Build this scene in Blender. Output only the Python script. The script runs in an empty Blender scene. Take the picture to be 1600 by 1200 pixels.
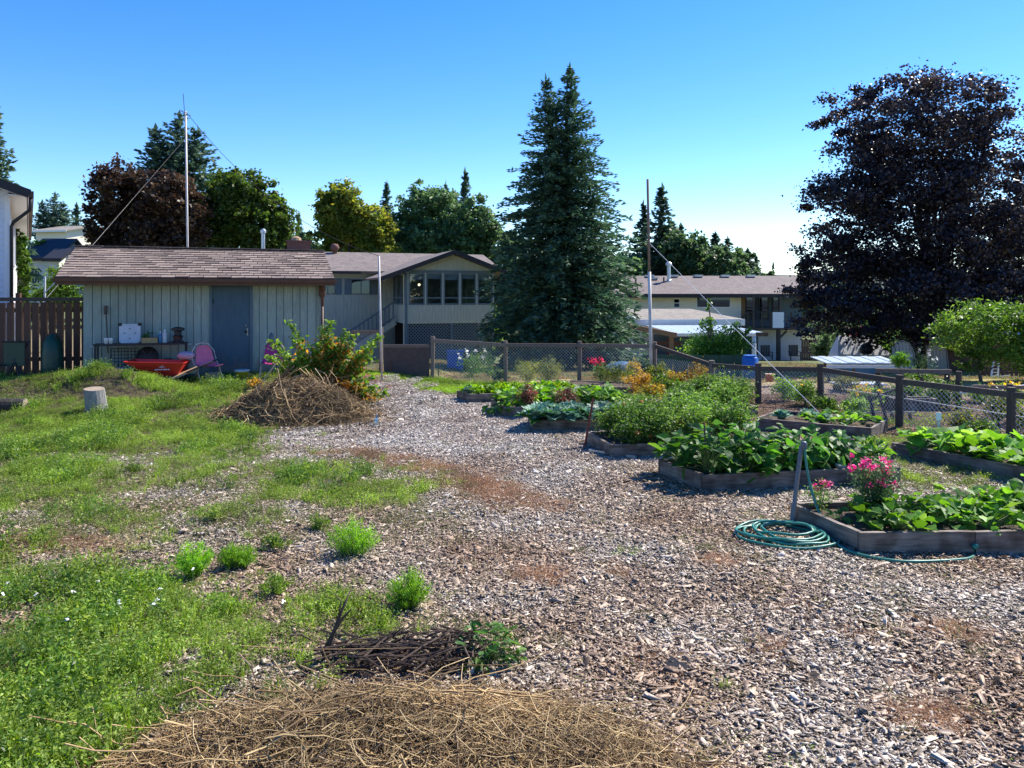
import bpy, math, random
import numpy as np
from mathutils import Vector, Matrix
R = math.radians
ORD = 'first second third fourth fifth sixth seventh eighth ninth tenth eleventh twelfth thirteenth fourteenth fifteenth sixteenth seventeenth eighteenth nineteenth twentieth twenty-first twenty-second twenty-third twenty-fourth twenty-fifth twenty-sixth'.split()
random.seed(7)
S = bpy.context.scene
COL = S.collection

# ---------------------------------------------------------------- camera, world, sun, exposure
CAM_H = 2.1
cd = bpy.data.cameras.new('camera'); cam = bpy.data.objects.new('camera', cd); COL.objects.link(cam)
cam.location = (0, 0, CAM_H); cam.rotation_euler = (R(90), 0, 0)
cd.sensor_width = 36; cd.lens = 27; cd.shift_y = -0.0875; cd.clip_start = 0.05; cd.clip_end = 9000
S.camera = cam
SUN_AZ, SUN_EL = 52.0, 47.0          # degrees to the right of the view axis, above the horizon
w = bpy.data.worlds.new('World'); S.world = w; w.use_nodes = True
wn = w.node_tree.nodes; wl = w.node_tree.links
sky = wn.new('ShaderNodeTexSky'); sky.sky_type = 'NISHITA'; sky.sun_disc = False
sky.sun_elevation = R(SUN_EL); sky.sun_rotation = R(SUN_AZ)
sky.air_density = 1.0; sky.dust_density = 0.1; sky.ozone_density = 4.0; sky.altitude = 300
bg = wn['Background']; bg.inputs['Strength'].default_value = 0.14
hs = wn.new('ShaderNodeHueSaturation'); hs.inputs['Saturation'].default_value = 1.34; hs.inputs['Value'].default_value = 0.85; hs.inputs['Hue'].default_value = 0.514
wl.new(sky.outputs[0], hs.inputs['Color']); wl.new(hs.outputs[0], bg.inputs['Color'])
sd = bpy.data.lights.new('sun', 'SUN'); sd.energy = 4.6; sd.angle = R(0.5); sd.color = (1.0, 0.94, 0.84)
sun = bpy.data.objects.new('sun', sd); COL.objects.link(sun)
ds = Vector((math.sin(R(SUN_AZ))*math.cos(R(SUN_EL)), math.cos(R(SUN_AZ))*math.cos(R(SUN_EL)), math.sin(R(SUN_EL))))
sun.rotation_euler = ds.to_track_quat('Z', 'Y').to_euler()
S.view_settings.view_transform = 'Standard'; S.view_settings.look = 'None'
S.view_settings.exposure = 1.1; S.view_settings.gamma = 1.0; S.view_settings.use_curve_mapping = False
S.render.engine = 'CYCLES'
S.cycles.max_bounces = 8; S.cycles.transparent_max_bounces = 12; S.cycles.use_denoising = True
S.render.film_transparent = False

# ---------------------------------------------------------------- pixel <-> place
def sstep(a, b, x):
    t = np.clip((x-a)/(b-a), 0, 1); return t*t*(3-2*t)
def H(x, y):
    """terrain height"""
    x = np.asarray(x, float); y = np.asarray(y, float)
    left = 0.30*sstep(11.5, 15.2, y)*sstep(-1.2, -3.6, x)
    fall = -0.072*np.clip(y-18.3, 0, 42)*sstep(-14, -6, x)
    mound = 0.37*np.exp(-((x+7.65)/1.0)**2-((y-14.6)/0.5)**2) + .2*np.exp(-((x+9.3)/1.0)**2-((y-14.5)/.5)**2)
    rough = (0.012*np.sin(1.7*x+0.6*y)+0.010*np.sin(-1.1*x+2.3*y+1)+0.006*np.sin(4.1*x+3.3*y))*sstep(2, 5, y)
    return left+fall+mound+rough
def W(px, py, z=0.0):
    h = 0.0
    for _ in range(14):
        y = 1200*(CAM_H-z-h)/(py-460.0); h = .5*h+.5*float(H((px-800)*y/1200, y))
    return ((px-800)*y/1200, y, z+h)
def D(px, py, y):
    return ((px-800)*y/1200, y, CAM_H-(py-460.0)*y/1200)
def G(px, y, dz=0.0):
    x = (px-800)*y/1200; return (x, y, float(H(x, y))+dz)
def zz(py, y): return CAM_H-(py-460.0)*y/1200

# ---------------------------------------------------------------- materials
def nt(name):
    m = bpy.data.materials.new(name); m.use_nodes = True
    t = m.node_tree; b = t.nodes['Principled BSDF']; return m, t, b
def ramp(t, stops):
    r = t.nodes.new('ShaderNodeValToRGB'); e = r.color_ramp.elements
    while len(e) < len(stops): e.new(0.5)
    for i, (p, c) in enumerate(stops): e[i].position = p; e[i].color = (*c, 1)
    return r
def mat(name, c1, c2=None, rough=0.7, scale=6.0, stretch=(1, 1, 1), bump=0.0, objrand=0.0, metal=0.0, spec=0.3, c3=None, detail=6):
    m, t, b = nt(name); L = t.links
    c2 = c2 or tuple(v*0.8 for v in c1)
    tc = t.nodes.new('ShaderNodeTexCoord'); mp = t.nodes.new('ShaderNodeMapping'); mp.inputs['Scale'].default_value = stretch
    L.new(tc.outputs['Object'], mp.inputs['Vector'])
    oi = t.nodes.new('ShaderNodeObjectInfo')
    ad = t.nodes.new('ShaderNodeVectorMath'); ad.operation = 'ADD'; L.new(mp.outputs[0], ad.inputs[0])
    ml = t.nodes.new('ShaderNodeMath'); ml.operation = 'MULTIPLY'; ml.inputs[1].default_value = 37.0
    L.new(oi.outputs['Random'], ml.inputs[0]); L.new(ml.outputs[0], ad.inputs[1])
    n = t.nodes.new('ShaderNodeTexNoise'); n.inputs['Scale'].default_value = scale; n.inputs['Detail'].default_value = detail; n.inputs['Roughness'].default_value = .65
    L.new(ad.outputs[0], n.inputs['Vector'])
    st = [(0.3, c1), (0.7, c2)] if c3 is None else [(0.3, c1), (0.5, c2), (0.7, c3)]
    r = ramp(t, st); L.new(n.outputs['Fac'], r.inputs[0])
    out = r.outputs[0]
    if objrand > 0:
        h = t.nodes.new('ShaderNodeHueSaturation'); mr = t.nodes.new('ShaderNodeMapRange')
        mr.inputs['To Min'].default_value = 1-objrand; mr.inputs['To Max'].default_value = 1+objrand
        L.new(oi.outputs['Random'], mr.inputs['Value']); L.new(mr.outputs[0], h.inputs['Value']); L.new(out, h.inputs['Color']); out = h.outputs[0]
    L.new(out, b.inputs['Base Color'])
    b.inputs['Roughness'].default_value = rough; b.inputs['Metallic'].default_value = metal; b.inputs['Specular IOR Level'].default_value = spec
    if bump > 0:
        bp = t.nodes.new('ShaderNodeBump'); bp.inputs['Strength'].default_value = bump; bp.inputs['Distance'].default_value = 0.02
        L.new(n.outputs['Fac'], bp.inputs['Height']); L.new(bp.outputs[0], b.inputs['Normal'])
    return m
def leafmat(name, cols, trans=0.4, rough=0.5, hue=0.0, spec=0.35, attr='v', tint=1.0):
    """leaf material: per-leaf random value picks its colour; translucent like real leaves"""
    m = bpy.data.materials.new(name); m.use_nodes = True; t = m.node_tree; L = t.links; t.nodes.clear()
    at = t.nodes.new('ShaderNodeAttribute'); at.attribute_name = attr
    r = ramp(t, [(i/(len(cols)-1), c) for i, c in enumerate(cols)]); L.new(at.outputs['Fac'], r.inputs[0])
    oi = t.nodes.new('ShaderNodeObjectInfo'); mr = t.nodes.new('ShaderNodeMapRange'); mr.inputs['To Min'].default_value = .70; mr.inputs['To Max'].default_value = 1.30
    L.new(oi.outputs['Random'], mr.inputs['Value'])
    ge = t.nodes.new('ShaderNodeNewGeometry'); nz = t.nodes.new('ShaderNodeTexNoise'); nz.inputs['Scale'].default_value = 1.3; nz.inputs['Detail'].default_value = 3; L.new(ge.outputs['Position'], nz.inputs['Vector'])
    nr = t.nodes.new('ShaderNodeMapRange'); nr.inputs['From Min'].default_value = .35; nr.inputs['From Max'].default_value = .65; nr.inputs['To Min'].default_value = .72; nr.inputs['To Max'].default_value = 1.28; L.new(nz.outputs['Fac'], nr.inputs['Value'])
    mu = t.nodes.new('ShaderNodeMath'); mu.operation = 'MULTIPLY'; L.new(mr.outputs[0], mu.inputs[0]); L.new(nr.outputs[0], mu.inputs[1])
    h = t.nodes.new('ShaderNodeHueSaturation'); L.new(r.outputs[0], h.inputs['Color']); L.new(mu.outputs[0], h.inputs['Value'])
    p = t.nodes.new('ShaderNodeBsdfPrincipled'); L.new(h.outputs[0], p.inputs['Base Color']); p.inputs['Roughness'].default_value = rough; p.inputs['Specular IOR Level'].default_value = spec
    tr = t.nodes.new('ShaderNodeBsdfTranslucent')
    h2 = t.nodes.new('ShaderNodeHueSaturation'); h2.inputs['Value'].default_value = 1.6*tint; h2.inputs['Saturation'].default_value = 1.1; h2.inputs['Hue'].default_value = 0.5-0.012
    L.new(h.outputs[0], h2.inputs['Color']); L.new(h2.outputs[0], tr.inputs['Color'])
    mx = t.nodes.new('ShaderNodeMixShader'); mx.inputs[0].default_value = trans
    L.new(p.outputs[0], mx.inputs[1]); L.new(tr.outputs[0], mx.inputs[2])
    o = t.nodes.new('ShaderNodeOutputMaterial'); L.new(mx.outputs[0], o.inputs[0]); return m
def glassmat(name, tint=(.75, .8, .85), amount=0.35, gl=(1, 1, 1)):
    m = bpy.data.materials.new(name); m.use_nodes = True; t = m.node_tree; L = t.links; t.nodes.clear()
    a = t.nodes.new('ShaderNodeBsdfTransparent'); a.inputs[0].default_value = (*tint, 1)
    g = t.nodes.new('ShaderNodeBsdfGlossy'); g.inputs['Roughness'].default_value = 0.03; g.inputs[0].default_value = (*gl, 1)
    mx = t.nodes.new('ShaderNodeMixShader'); mx.inputs[0].default_value = amount
    L.new(a.outputs[0], mx.inputs[1]); L.new(g.outputs[0], mx.inputs[2])
    o = t.nodes.new('ShaderNodeOutputMaterial'); L.new(mx.outputs[0], o.inputs[0]); return m

# ---------------------------------------------------------------- mesh helpers
class MB:
    def __init__(s): s.v = []; s.f = []; s.m = []; s.mi = 0
    def add(s, vs, fs):
        o = len(s.v); s.v += [tuple(v) for v in vs]; s.f += [tuple(i+o for i in f) for f in fs]; s.m += [s.mi]*len(fs); return s
    def box(s, x0, x1, y0, y1, z0, z1, M=None):
        vs = [Vector((x, y, z)) for z in (z0, z1) for y in (y0, y1) for x in (x0, x1)]
        if M is not None: vs = [M @ v for v in vs]
        return s.add(vs, [(0, 2, 3, 1), (4, 5, 7, 6), (0, 1, 5, 4), (2, 6, 7, 3), (0, 4, 6, 2), (1, 3, 7, 5)])
    def beam(s, p, q, w, h, up=(0, 0, 1)):
        p = Vector(p); q = Vector(q); d = (q-p).normalized(); u = Vector(up)
        sd = d.cross(u)
        if sd.length < 1e-4: sd = d.cross(Vector((0, 1, 0)))
        sd.normalize(); u = sd.cross(d).normalized()
        vs = []
        for c in (p, q):
            for a, b in ((-1, -1), (1, -1), (1, 1), (-1, 1)): vs.append(c+sd*(a*w/2)+u*(b*h/2))
        return s.add(vs, [(0, 1, 2, 3), (7, 6, 5, 4), (0, 4, 5, 1), (1, 5, 6, 2), (2, 6, 7, 3), (3, 7, 4, 0)])
    def tube(s, pts, r, n=6, caps=True):
        pts = [Vector(p) for p in pts]; k = len(pts)
        rs = r if isinstance(r, (list, tuple)) else [r]*k
        vs = []
        ref = Vector((0.13, 0.31, 1)) 
        for i, p in enumerate(pts):
            d = (pts[min(i+1, k-1)]-pts[max(i-1, 0)])
            if d.length < 1e-9: d = Vector((0, 0, 1))
            d.normalize()
            a = d.cross(ref)
            if a.length < 0.15: a = d.cross(Vector((1, .2, 0)))
            a.normalize(); b = d.cross(a)
            for j in range(n):
                t = 2*math.pi*j/n; vs.append(p+a*(math.cos(t)*rs[i])+b*(math.sin(t)*rs[i]))
        fs = [(i*n+j, i*n+(j+1) % n, (i+1)*n+(j+1) % n, (i+1)*n+j) for i in range(k-1) for j in range(n)]
        if caps: fs += [tuple(range(n))[::-1], tuple((k-1)*n+j for j in range(n))]
        return s.add(vs, fs)
    def lathe(s, prof, n=16, c=(0, 0, 0), M=None):
        vs = []; k = len(prof)
        for r, z in prof:
            for j in range(n):
                t = 2*math.pi*j/n; v = Vector((c[0]+r*math.cos(t), c[1]+r*math.sin(t), c[2]+z))
                vs.append(M @ v if M is not None else v)
        fs = [(i*n+j, i*n+(j+1) % n, (i+1)*n+(j+1) % n, (i+1)*n+j) for i in range(k-1) for j in range(n)]
        fs += [tuple(range(n))[::-1], tuple((k-1)*n+j for j in range(n))]
        return s.add(vs, fs)
    def prism(s, poly, d):
        """extrude a polygon by vector d"""
        n = len(poly); vs = [Vector(p) for p in poly]+[Vector(p)+Vector(d) for p in poly]
        return s.add(vs, [tuple(range(n)), tuple(range(2*n-1, n-1, -1))]+[(i, i+n, (i+1) % n+n, (i+1) % n) for i in range(n)])
    def build(s, name, m, parent=None, smooth=False, loc=None, rz=0, fix=True):
        me = bpy.data.meshes.new(name); me.from_pydata(s.v, [], s.f)
        ms = m if isinstance(m, (list, tuple)) else [m]
        for x in ms: me.materials.append(x)
        if len(ms) > 1: me.polygons.foreach_set('material_index', s.m)
        if fix:
            import bmesh
            b = bmesh.new(); b.from_mesh(me); bmesh.ops.recalc_face_normals(b, faces=b.faces); b.to_mesh(me); b.free()
        if smooth: me.polygons.foreach_set('use_smooth', [True]*len(me.polygons))
        me.update()
        return link(name, me, parent, loc, rz)
def link(name, me, parent=None, loc=None, rz=0):
    o = bpy.data.objects.new(name, me); COL.objects.link(o)
    if parent is not None: o.parent = parent
    if loc is not None: o.location = loc
    if rz: o.rotation_euler = (0, 0, rz)
    return o
def box(name, x0, x1, y0, y1, z0, z1, m, parent=None): return MB().box(x0, x1, y0, y1, z0, z1).build(name, m, parent, fix=False)
def beam(name, p, q, w, h, m, parent=None, up=(0, 0, 1)): return MB().beam(p, q, w, h, up).build(name, m, parent, fix=False)
def tag(o, label=None, cat=None, group=None, kind=None):
    if label: o['label'] = label
    if cat: o['category'] = cat
    if group: o['group'] = group
    if kind: o['kind'] = kind
    return o
def thing(name, label, cat, loc=(0, 0, 0), rz=0, group=None):
    o = link(name, None, None, loc, rz); o.empty_display_size = .1; return tag(o, label, cat, group)
def kids(o): return [c for c in bpy.data.objects if c.parent == o]
KIDS = {}
def copy_tree(o, loc, rz=0, label=None, sc=None, name=None):
    if o.name not in KIDS: KIDS[o.name] = [(c, kids(c)) for c in kids(o)]
    c = o.copy(); COL.objects.link(c); c.location = loc; c.rotation_euler = (0, 0, rz)
    if sc: c.scale = sc if isinstance(sc, tuple) else (sc, sc, sc)
    if label: c['label'] = label
    for k, sub in KIDS[o.name]:
        d = k.copy(); COL.objects.link(d); d.parent = c
        for g in sub:
            e = g.copy(); COL.objects.link(e); e.parent = d
    return c

def fast_mesh(name, V, F, mats, val=None, mi=None, smooth=False):
    """V (n,3), F (m,k) equal-size faces, val per-face random value"""
    V = np.asarray(V, np.float32); F = np.asarray(F, np.int32)
    me = bpy.data.meshes.new(name); m, k = F.shape
    me.vertices.add(len(V)); me.vertices.foreach_set('co', V.ravel())
    me.loops.add(m*k); me.loops.foreach_set('vertex_index', F.ravel())
    me.polygons.add(m); me.polygons.foreach_set('loop_start', np.arange(0, m*k, k, dtype=np.int32))
    for x in (mats if isinstance(mats, (list, tuple)) else [mats]): me.materials.append(x)
    if mi is not None: me.polygons.foreach_set('material_index', np.asarray(mi, np.int32))
    if smooth: me.polygons.foreach_set('use_smooth', np.ones(m, bool))
    me.update(calc_edges=True)
    if val is not None:
        a = me.attributes.new('v', 'FLOAT', 'FACE'); a.data.foreach_set('value', np.asarray(val, np.float32))
    return me
def unit(a): return a/np.maximum(np.linalg.norm(a, axis=1, keepdims=True), 1e-9)
def leaf_arrays(c, axis, nrm, Ln, Wd, fold=0.12):
    """rhombic leaves: centre, axis, normal -> V,F"""
    axis = unit(axis); s = unit(np.cross(axis, nrm)); n = np.cross(s, axis)
    Ln = np.asarray(Ln)[:, None]; Wd = np.asarray(Wd)[:, None]
    V = np.stack([c-axis*Ln/2, c+s*Wd/2+n*Wd*fold-axis*Ln*.08, c+axis*Ln/2, c-s*Wd/2+n*Wd*fold-axis*Ln*.08], 1)
    N = len(c); return V.reshape(-1, 3), np.arange(N*4).reshape(N, 4)
def rnd_leaves(c, size, rg, up=0.5, aspect=0.55, droop=0.0):
    N = len(c); ax = rg.normal(size=(N, 3)); ax[:, 2] = ax[:, 2]*.6-droop; nm = rg.normal(size=(N, 3)); nm[:, 2] += up*2
    s = size*rg.uniform(.65, 1.3, N); return leaf_arrays(c, ax, nm, s, s*aspect)
# ---------------------------------------------------------------- material library
M = {}
M['siding'] = mat('grey_green_siding', (.37, .42, .36), (.27, .31, .265), .75, 3, (6, 6, .6), .15, .06)
def splashed(m):
    # mud splashed up the foot of the boards
    t = m.node_tree; L = t.links; b = t.nodes['Principled BSDF']; src = b.inputs['Base Color'].links[0].from_socket
    tc = t.nodes.new('ShaderNodeTexCoord'); sp = t.nodes.new('ShaderNodeSeparateXYZ'); L.new(tc.outputs['Object'], sp.inputs[0])
    n = t.nodes.new('ShaderNodeTexNoise'); n.inputs['Scale'].default_value = 11; n.inputs['Detail'].default_value = 8; L.new(tc.outputs['Object'], n.inputs['Vector'])
    a = t.nodes.new('ShaderNodeMath'); a.operation = 'MULTIPLY_ADD'; a.inputs[1].default_value = -.9; L.new(n.outputs['Fac'], a.inputs[0]); L.new(sp.outputs['Z'], a.inputs[2])
    r = t.nodes.new('ShaderNodeMapRange'); r.inputs['From Min'].default_value = -.35; r.inputs['From Max'].default_value = .02; r.inputs['To Min'].default_value = .6; r.inputs['To Max'].default_value = 0; L.new(a.outputs[0], r.inputs['Value'])
    mx = t.nodes.new('ShaderNodeMix'); mx.data_type = 'RGBA'; L.new(r.outputs[0], mx.inputs[0]); L.new(src, mx.inputs[6]); mx.inputs[7].default_value = (.16, .12, .085, 1); L.new(mx.outputs[2], b.inputs['Base Color']); return m
M['shed_siding'] = splashed(mat('shed_siding', (.37, .42, .36), (.25, .29, .25), .75, 4, (9, 9, .7), .25, .10, c3=(.31, .35, .30)))
M['blue_door'] = splashed(mat('slate_blue_door', (.060, .108, .15), (.040, .078, .11), .5, 3, (3, 3, .8), .12))
M['trim'] = mat('blue_grey_trim', (.10, .15, .18), (.08, .12, .15), .6, 5)
M['brown'] = mat('brown_fascia', (.13, .06, .04), (.09, .045, .03), .5, 5)
def shingle_mat(name, c1, c2, c3):
    m, t, b = nt(name); L = t.links
    oi = t.nodes.new('ShaderNodeObjectInfo'); r = ramp(t, [(0, c1), (.5, c2), (1, c3)]); L.new(oi.outputs['Random'], r.inputs[0])
    n = t.nodes.new('ShaderNodeTexNoise'); n.inputs['Scale'].default_value = 60; n.inputs['Detail'].default_value = 8
    tc = t.nodes.new('ShaderNodeTexCoord'); L.new(tc.outputs['Object'], n.inputs['Vector'])
    mr = t.nodes.new('ShaderNodeMapRange'); mr.inputs['To Min'].default_value = .4; mr.inputs['To Max'].default_value = 1.5; L.new(n.outputs['Fac'], mr.inputs['Value'])
    h = t.nodes.new('ShaderNodeHueSaturation'); L.new(r.outputs[0], h.inputs['Color']); L.new(mr.outputs[0], h.inputs['Value']); L.new(h.outputs[0], b.inputs['Base Color'])
    b.inputs['Roughness'].default_value = .85
    bp = t.nodes.new('ShaderNodeBump'); bp.inputs['Strength'].default_value = .5; bp.inputs['Distance'].default_value = .01; L.new(n.outputs['Fac'], bp.inputs['Height']); L.new(bp.outputs[0], b.inputs['Normal'])
    return m
M['shingle'] = shingle_mat('brown_shingle', (.12, .085, .068), (.28, .21, .17), (.18, .132, .108))
def roofmat(name, c1, c2, row=0.14, tab=0.3):
    """far roof: courses too fine to build singly"""
    m, t, b = nt(name); L = t.links
    tc = t.nodes.new('ShaderNodeTexCoord'); br = t.nodes.new('ShaderNodeTexBrick'); L.new(tc.outputs['UV'], br.inputs['Vector'])
    n = t.nodes.new('ShaderNodeTexNoise'); n.inputs['Scale'].default_value = 7; n.inputs['Detail'].default_value = 10; L.new(tc.outputs['Object'], n.inputs['Vector'])
    r = ramp(t, [(.3, c1), (.7, c2)]); L.new(n.outputs['Fac'], r.inputs[0])
    w_ = t.nodes.new('ShaderNodeTexWhiteNoise'); sn = t.nodes.new('ShaderNodeVectorMath'); sn.operation = 'SNAP'; sn.inputs[1].default_value = (tab, tab, row)
    L.new(tc.outputs['Object'], sn.inputs[0]); L.new(sn.outputs[0], w_.inputs['Vector'])
    h = t.nodes.new('ShaderNodeHueSaturation'); mr = t.nodes.new('ShaderNodeMapRange'); mr.inputs['To Min'].default_value = .84; mr.inputs['To Max'].default_value = 1.14
    L.new(w_.outputs['Value'], mr.inputs['Value']); L.new(mr.outputs[0], h.inputs['Value']); L.new(r.outputs[0], h.inputs['Color']); L.new(h.outputs[0], b.inputs['Base Color'])
    b.inputs['Roughness'].default_value = .9; return m
M['roof_far'] = roofmat('grey_brown_shingles', (.12, .095, .085), (.19, .155, .135))
M['roof_tan'] = roofmat('tan_grey_shingles', (.18, .155, .125), (.26, .23, .19))
M['fence'] = mat('dark_brown_fence', (.075, .038, .025), (.12, .06, .038), .75, 5, (8, 8, .8), .2, .2)
M['post'] = mat('weathered_brown_wood', (.15, .10, .075), (.22, .17, .14), .85, 5, (8, 8, 1), .4, .15)
M['dkpost'] = mat('dark_weathered_wood', (.055, .042, .034), (.10, .08, .065), .85, 5, (8, 8, 1), .4, .15)
def boardmat(name, c):
    m, t, b = nt(name); L = t.links
    tc = t.nodes.new('ShaderNodeTexCoord'); oi = t.nodes.new('ShaderNodeObjectInfo')
    mp = t.nodes.new('ShaderNodeMapping'); mp.inputs['Scale'].default_value = (1.5, 1.5, 14); L.new(tc.outputs['Object'], mp.inputs['Vector'])
    n = t.nodes.new('ShaderNodeTexNoise'); n.noise_dimensions = '4D'; n.inputs['Scale'].default_value = 2.2; n.inputs['Detail'].default_value = 9; n.inputs['Distortion'].default_value = .6
    ml = t.nodes.new('ShaderNodeMath'); ml.operation = 'MULTIPLY'; ml.inputs[1].default_value = 50; L.new(oi.outputs['Random'], ml.inputs[0]); L.new(ml.outputs[0], n.inputs['W'])
    L.new(mp.outputs[0], n.inputs['Vector'])
    n2 = t.nodes.new('ShaderNodeTexNoise'); n2.noise_dimensions = '4D'; n2.inputs['Scale'].default_value = 5; n2.inputs['Detail'].default_value = 5; L.new(tc.outputs['Object'], n2.inputs['Vector']); L.new(ml.outputs[0], n2.inputs['W'])
    r = ramp(t, [(.28, tuple(v*.35 for v in c)), (.5, c), (.72, tuple(min(1, v*1.5) for v in c))]); L.new(n.outputs['Fac'], r.inputs[0])
    r2 = ramp(t, [(.38, (.45, .40, .36)), (.6, (1.0, 1.0, 1.0))]); L.new(n2.outputs['Fac'], r2.inputs[0])
    mx = t.nodes.new('ShaderNodeMix'); mx.data_type = 'RGBA'; mx.blend_type = 'MULTIPLY'; mx.inputs[0].default_value = 1; L.new(r.outputs[0], mx.inputs[6]); L.new(r2.outputs[0], mx.inputs[7])
    L.new(mx.outputs[2], b.inputs['Base Color']); b.inputs['Roughness'].default_value = .85
    bp = t.nodes.new('ShaderNodeBump'); bp.inputs['Strength'].default_value = .6; bp.inputs['Distance'].default_value = .008; L.new(n.outputs['Fac'], bp.inputs['Height']); L.new(bp.outputs[0], b.inputs['Normal'])
    return m
M['bed'] = boardmat('weathered_bed_board', (.20, .165, .135))
M['soil'] = mat('dark_soil', (.055, .038, .026), (.10, .072, .05), .95, 30, (1, 1, 1), .8)
M['white'] = mat('white_paint', (.78, .78, .77), (.70, .70, .69), .5, 4)
M['cream'] = mat('cream_stucco', (.74, .68, .55), (.66, .60, .49), .85, 2, (1, 1, 3), .1)
M['stucco'] = mat('white_stucco', (.66, .65, .62), (.57, .56, .54), .9, 3)
M['wside'] = mat('white_clapboard', (.68, .70, .74), (.60, .63, .68), .6, 4)
M['black'] = mat('black_paint', (.018, .018, .02), (.028, .028, .03), .55, 5)
M['dark'] = mat('dark_void', (.012, .012, .013), (.02, .02, .02), .9, 5)
M['metal'] = mat('galvanised_metal', (.42, .43, .44), (.55, .56, .57), .35, 8, metal=.8)
M['wire'] = mat('grey_wire', (.45, .46, .45), (.56, .56, .56), .5, 8, metal=.3)
M['whitepole'] = mat('weathered_white_pole', (.62, .60, .57), (.42, .36, .32), .55, 10, (1, 1, .3))
M['brick'] = mat('red_brick', (.20, .09, .065), (.13, .07, .055), .85, 14, bump=.3)
M['red'] = mat('red_wheelbarrow_paint', (.50, .022, .014), (.42, .02, .012), .4, 6, spec=.5)
M['reddoor'] = mat('faded_red_paint', (.36, .03, .025), (.28, .02, .02), .5, 6)
M['pink'] = mat('pink_paint', (.62, .16, .24), (.52, .12, .19), .5, 10)
M['magenta'] = mat('magenta_paint', (.38, .03, .16), (.30, .025, .14), .5, 10)
M['rustwhite'] = mat('chipped_white_paint', (.62, .56, .5), (.36, .22, .16), .6, 22)
M['plank'] = mat('bare_plank', (.42, .29, .16), (.32, .21, .12), .7, 5, (1, 8, 8), .2)
M['cardboard'] = mat('cardboard', (.42, .27, .12), (.36, .23, .10), .85, 8)
M['yellow'] = mat('yellow_plastic', (.42, .34, .03), (.34, .27, .02), .5, 7)
M['bluebin'] = mat('blue_plastic', (.02, .12, .42), (.015, .09, .34), .45, 6)
M['green_tarp'] = mat('dark_green_vinyl', (.008, .045, .03), (.012, .06, .04), .35, 7, bump=.4)
M['green_b'] = mat('green_plastic', (.03, .38, .16), (.02, .3, .12), .4, 6)
M['blue_b'] = mat('blue_plastic_bottle', (.05, .16, .28), (.04, .13, .24), .35, 6)
M['lid'] = mat('grey_white_plastic', (.55, .56, .56), (.45, .46, .46), .5, 8)
M['stump'] = mat('weathered_stump', (.15, .14, .125), (.27, .26, .24), .9, 6, (6, 6, .7), .8, c3=(.09, .08, .07))
M['stumptop'] = mat('stump_end_grain', (.34, .28, .21), (.22, .17, .12), .9, 14, bump=.3)
M['hose'] = mat('green_hose', (.015, .15, .11), (.02, .19, .135), .38, 9, spec=.5)
M['hosegrey'] = mat('grey_connector', (.14, .15, .16), (.10, .11, .12), .4, 9)
M['bark'] = mat('brown_bark', (.085, .06, .045), (.14, .105, .08), .9, 6, (5, 5, .8), .8)
M['dkbark'] = mat('dark_bark', (.035, .028, .025), (.06, .05, .042), .9, 6, (5, 5, .8), .8)
M['framelid'] = mat('clouded_roof_sheet', (.34, .42, .48), (.55, .62, .68), .3, 9, (1, 8, 1), .3)
M['corr'] = mat('pale_blue_roof_panel', (.42, .50, .56), (.34, .42, .50), .45, 3)
M['beamwood'] = mat('tan_beam', (.32, .20, .11), (.26, .15, .08), .7, 5, (1, 8, 8), .1)
M['tarp'] = mat('grey_tarp', (.74, .75, .78), (.58, .59, .62), .6, 5, bump=.6)
M['arch'] = mat('tan_wood_panel', (.46, .36, .26), (.36, .28, .20), .8, 5, (8, 8, 1))
M['rust'] = mat('rusty_red_metal', (.22, .06, .03), (.15, .045, .025), .8, 12)
M['solar'] = mat('dark_lantern', (.03, .028, .03), (.02, .02, .022), .4, 6)
M['cloth'] = mat('patterned_cloth', (.5, .42, .5), (.3, .12, .16), .9, 24)
M['curtain'] = mat('blue_curtain', (.10, .25, .38), (.08, .2, .32), .6, 3, (1, 1, .2))
M['glass'] = glassmat('window_glass', (.62, .70, .75), .06)
M['glass_dark'] = glassmat('dark_window_glass', (.10, .13, .17), .10, (.35, .55, .85))  # blue of the reflected sky put into the gloss colour
M['plastic_blk'] = mat('black_plastic_sheet', (.010, .011, .014), (.016, .018, .022), .6, 10, spec=.2)
M['stucco_lid'] = M['lid']
em, et, eb = nt('lamp_glow'); eb.inputs['Emission Color'].default_value = (1, .72, .38, 1); eb.inputs['Emission Strength'].default_value = 3; M['lamp'] = em
g3 = lambda *c: list(c)
M['spruce'] = leafmat('spruce_needles', g3((.024, .058, .036), (.050, .105, .060), (.10, .175, .09)), .24, .6)
M['fir'] = leafmat('far_conifer_needles', g3((.038, .07, .050), (.07, .12, .076), (.115, .175, .105)), .28, .6)
M['maple'] = leafmat('purple_maple_leaf', g3((.020, .019, .030), (.038, .034, .046), (.088, .062, .050)), .30, .45, spec=.45)
M['copper'] = leafmat('copper_leaf', g3((.032, .020, .018), (.065, .040, .024), (.13, .085, .04)), .28, .5)
M['gmaple'] = leafmat('green_maple_leaf', g3((.035, .08, .016), (.075, .14, .024), (.16, .21, .04)), .45, .5)
M['ymaple'] = leafmat('yellow_green_leaf', g3((.045, .08, .014), (.11, .15, .025), (.26, .24, .04)), .45, .5)
M['bgreen'] = leafmat('blue_green_leaf', g3((.045, .095, .042), (.09, .165, .065), (.16, .25, .095)), .45, .5)
M['bush'] = leafmat('bush_leaf', g3((.04, .10, .014), (.08, .17, .024), (.17, .28, .05)), .45, .45)
M['lime'] = leafmat('bright_leaf', g3((.045, .12, .014), (.09, .20, .022), (.20, .32, .05)), .45, .45)
M['autumn'] = leafmat('orange_leaf', g3((.26, .22, .04), (.55, .22, .04), (.62, .38, .09)), .45, .5)
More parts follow.
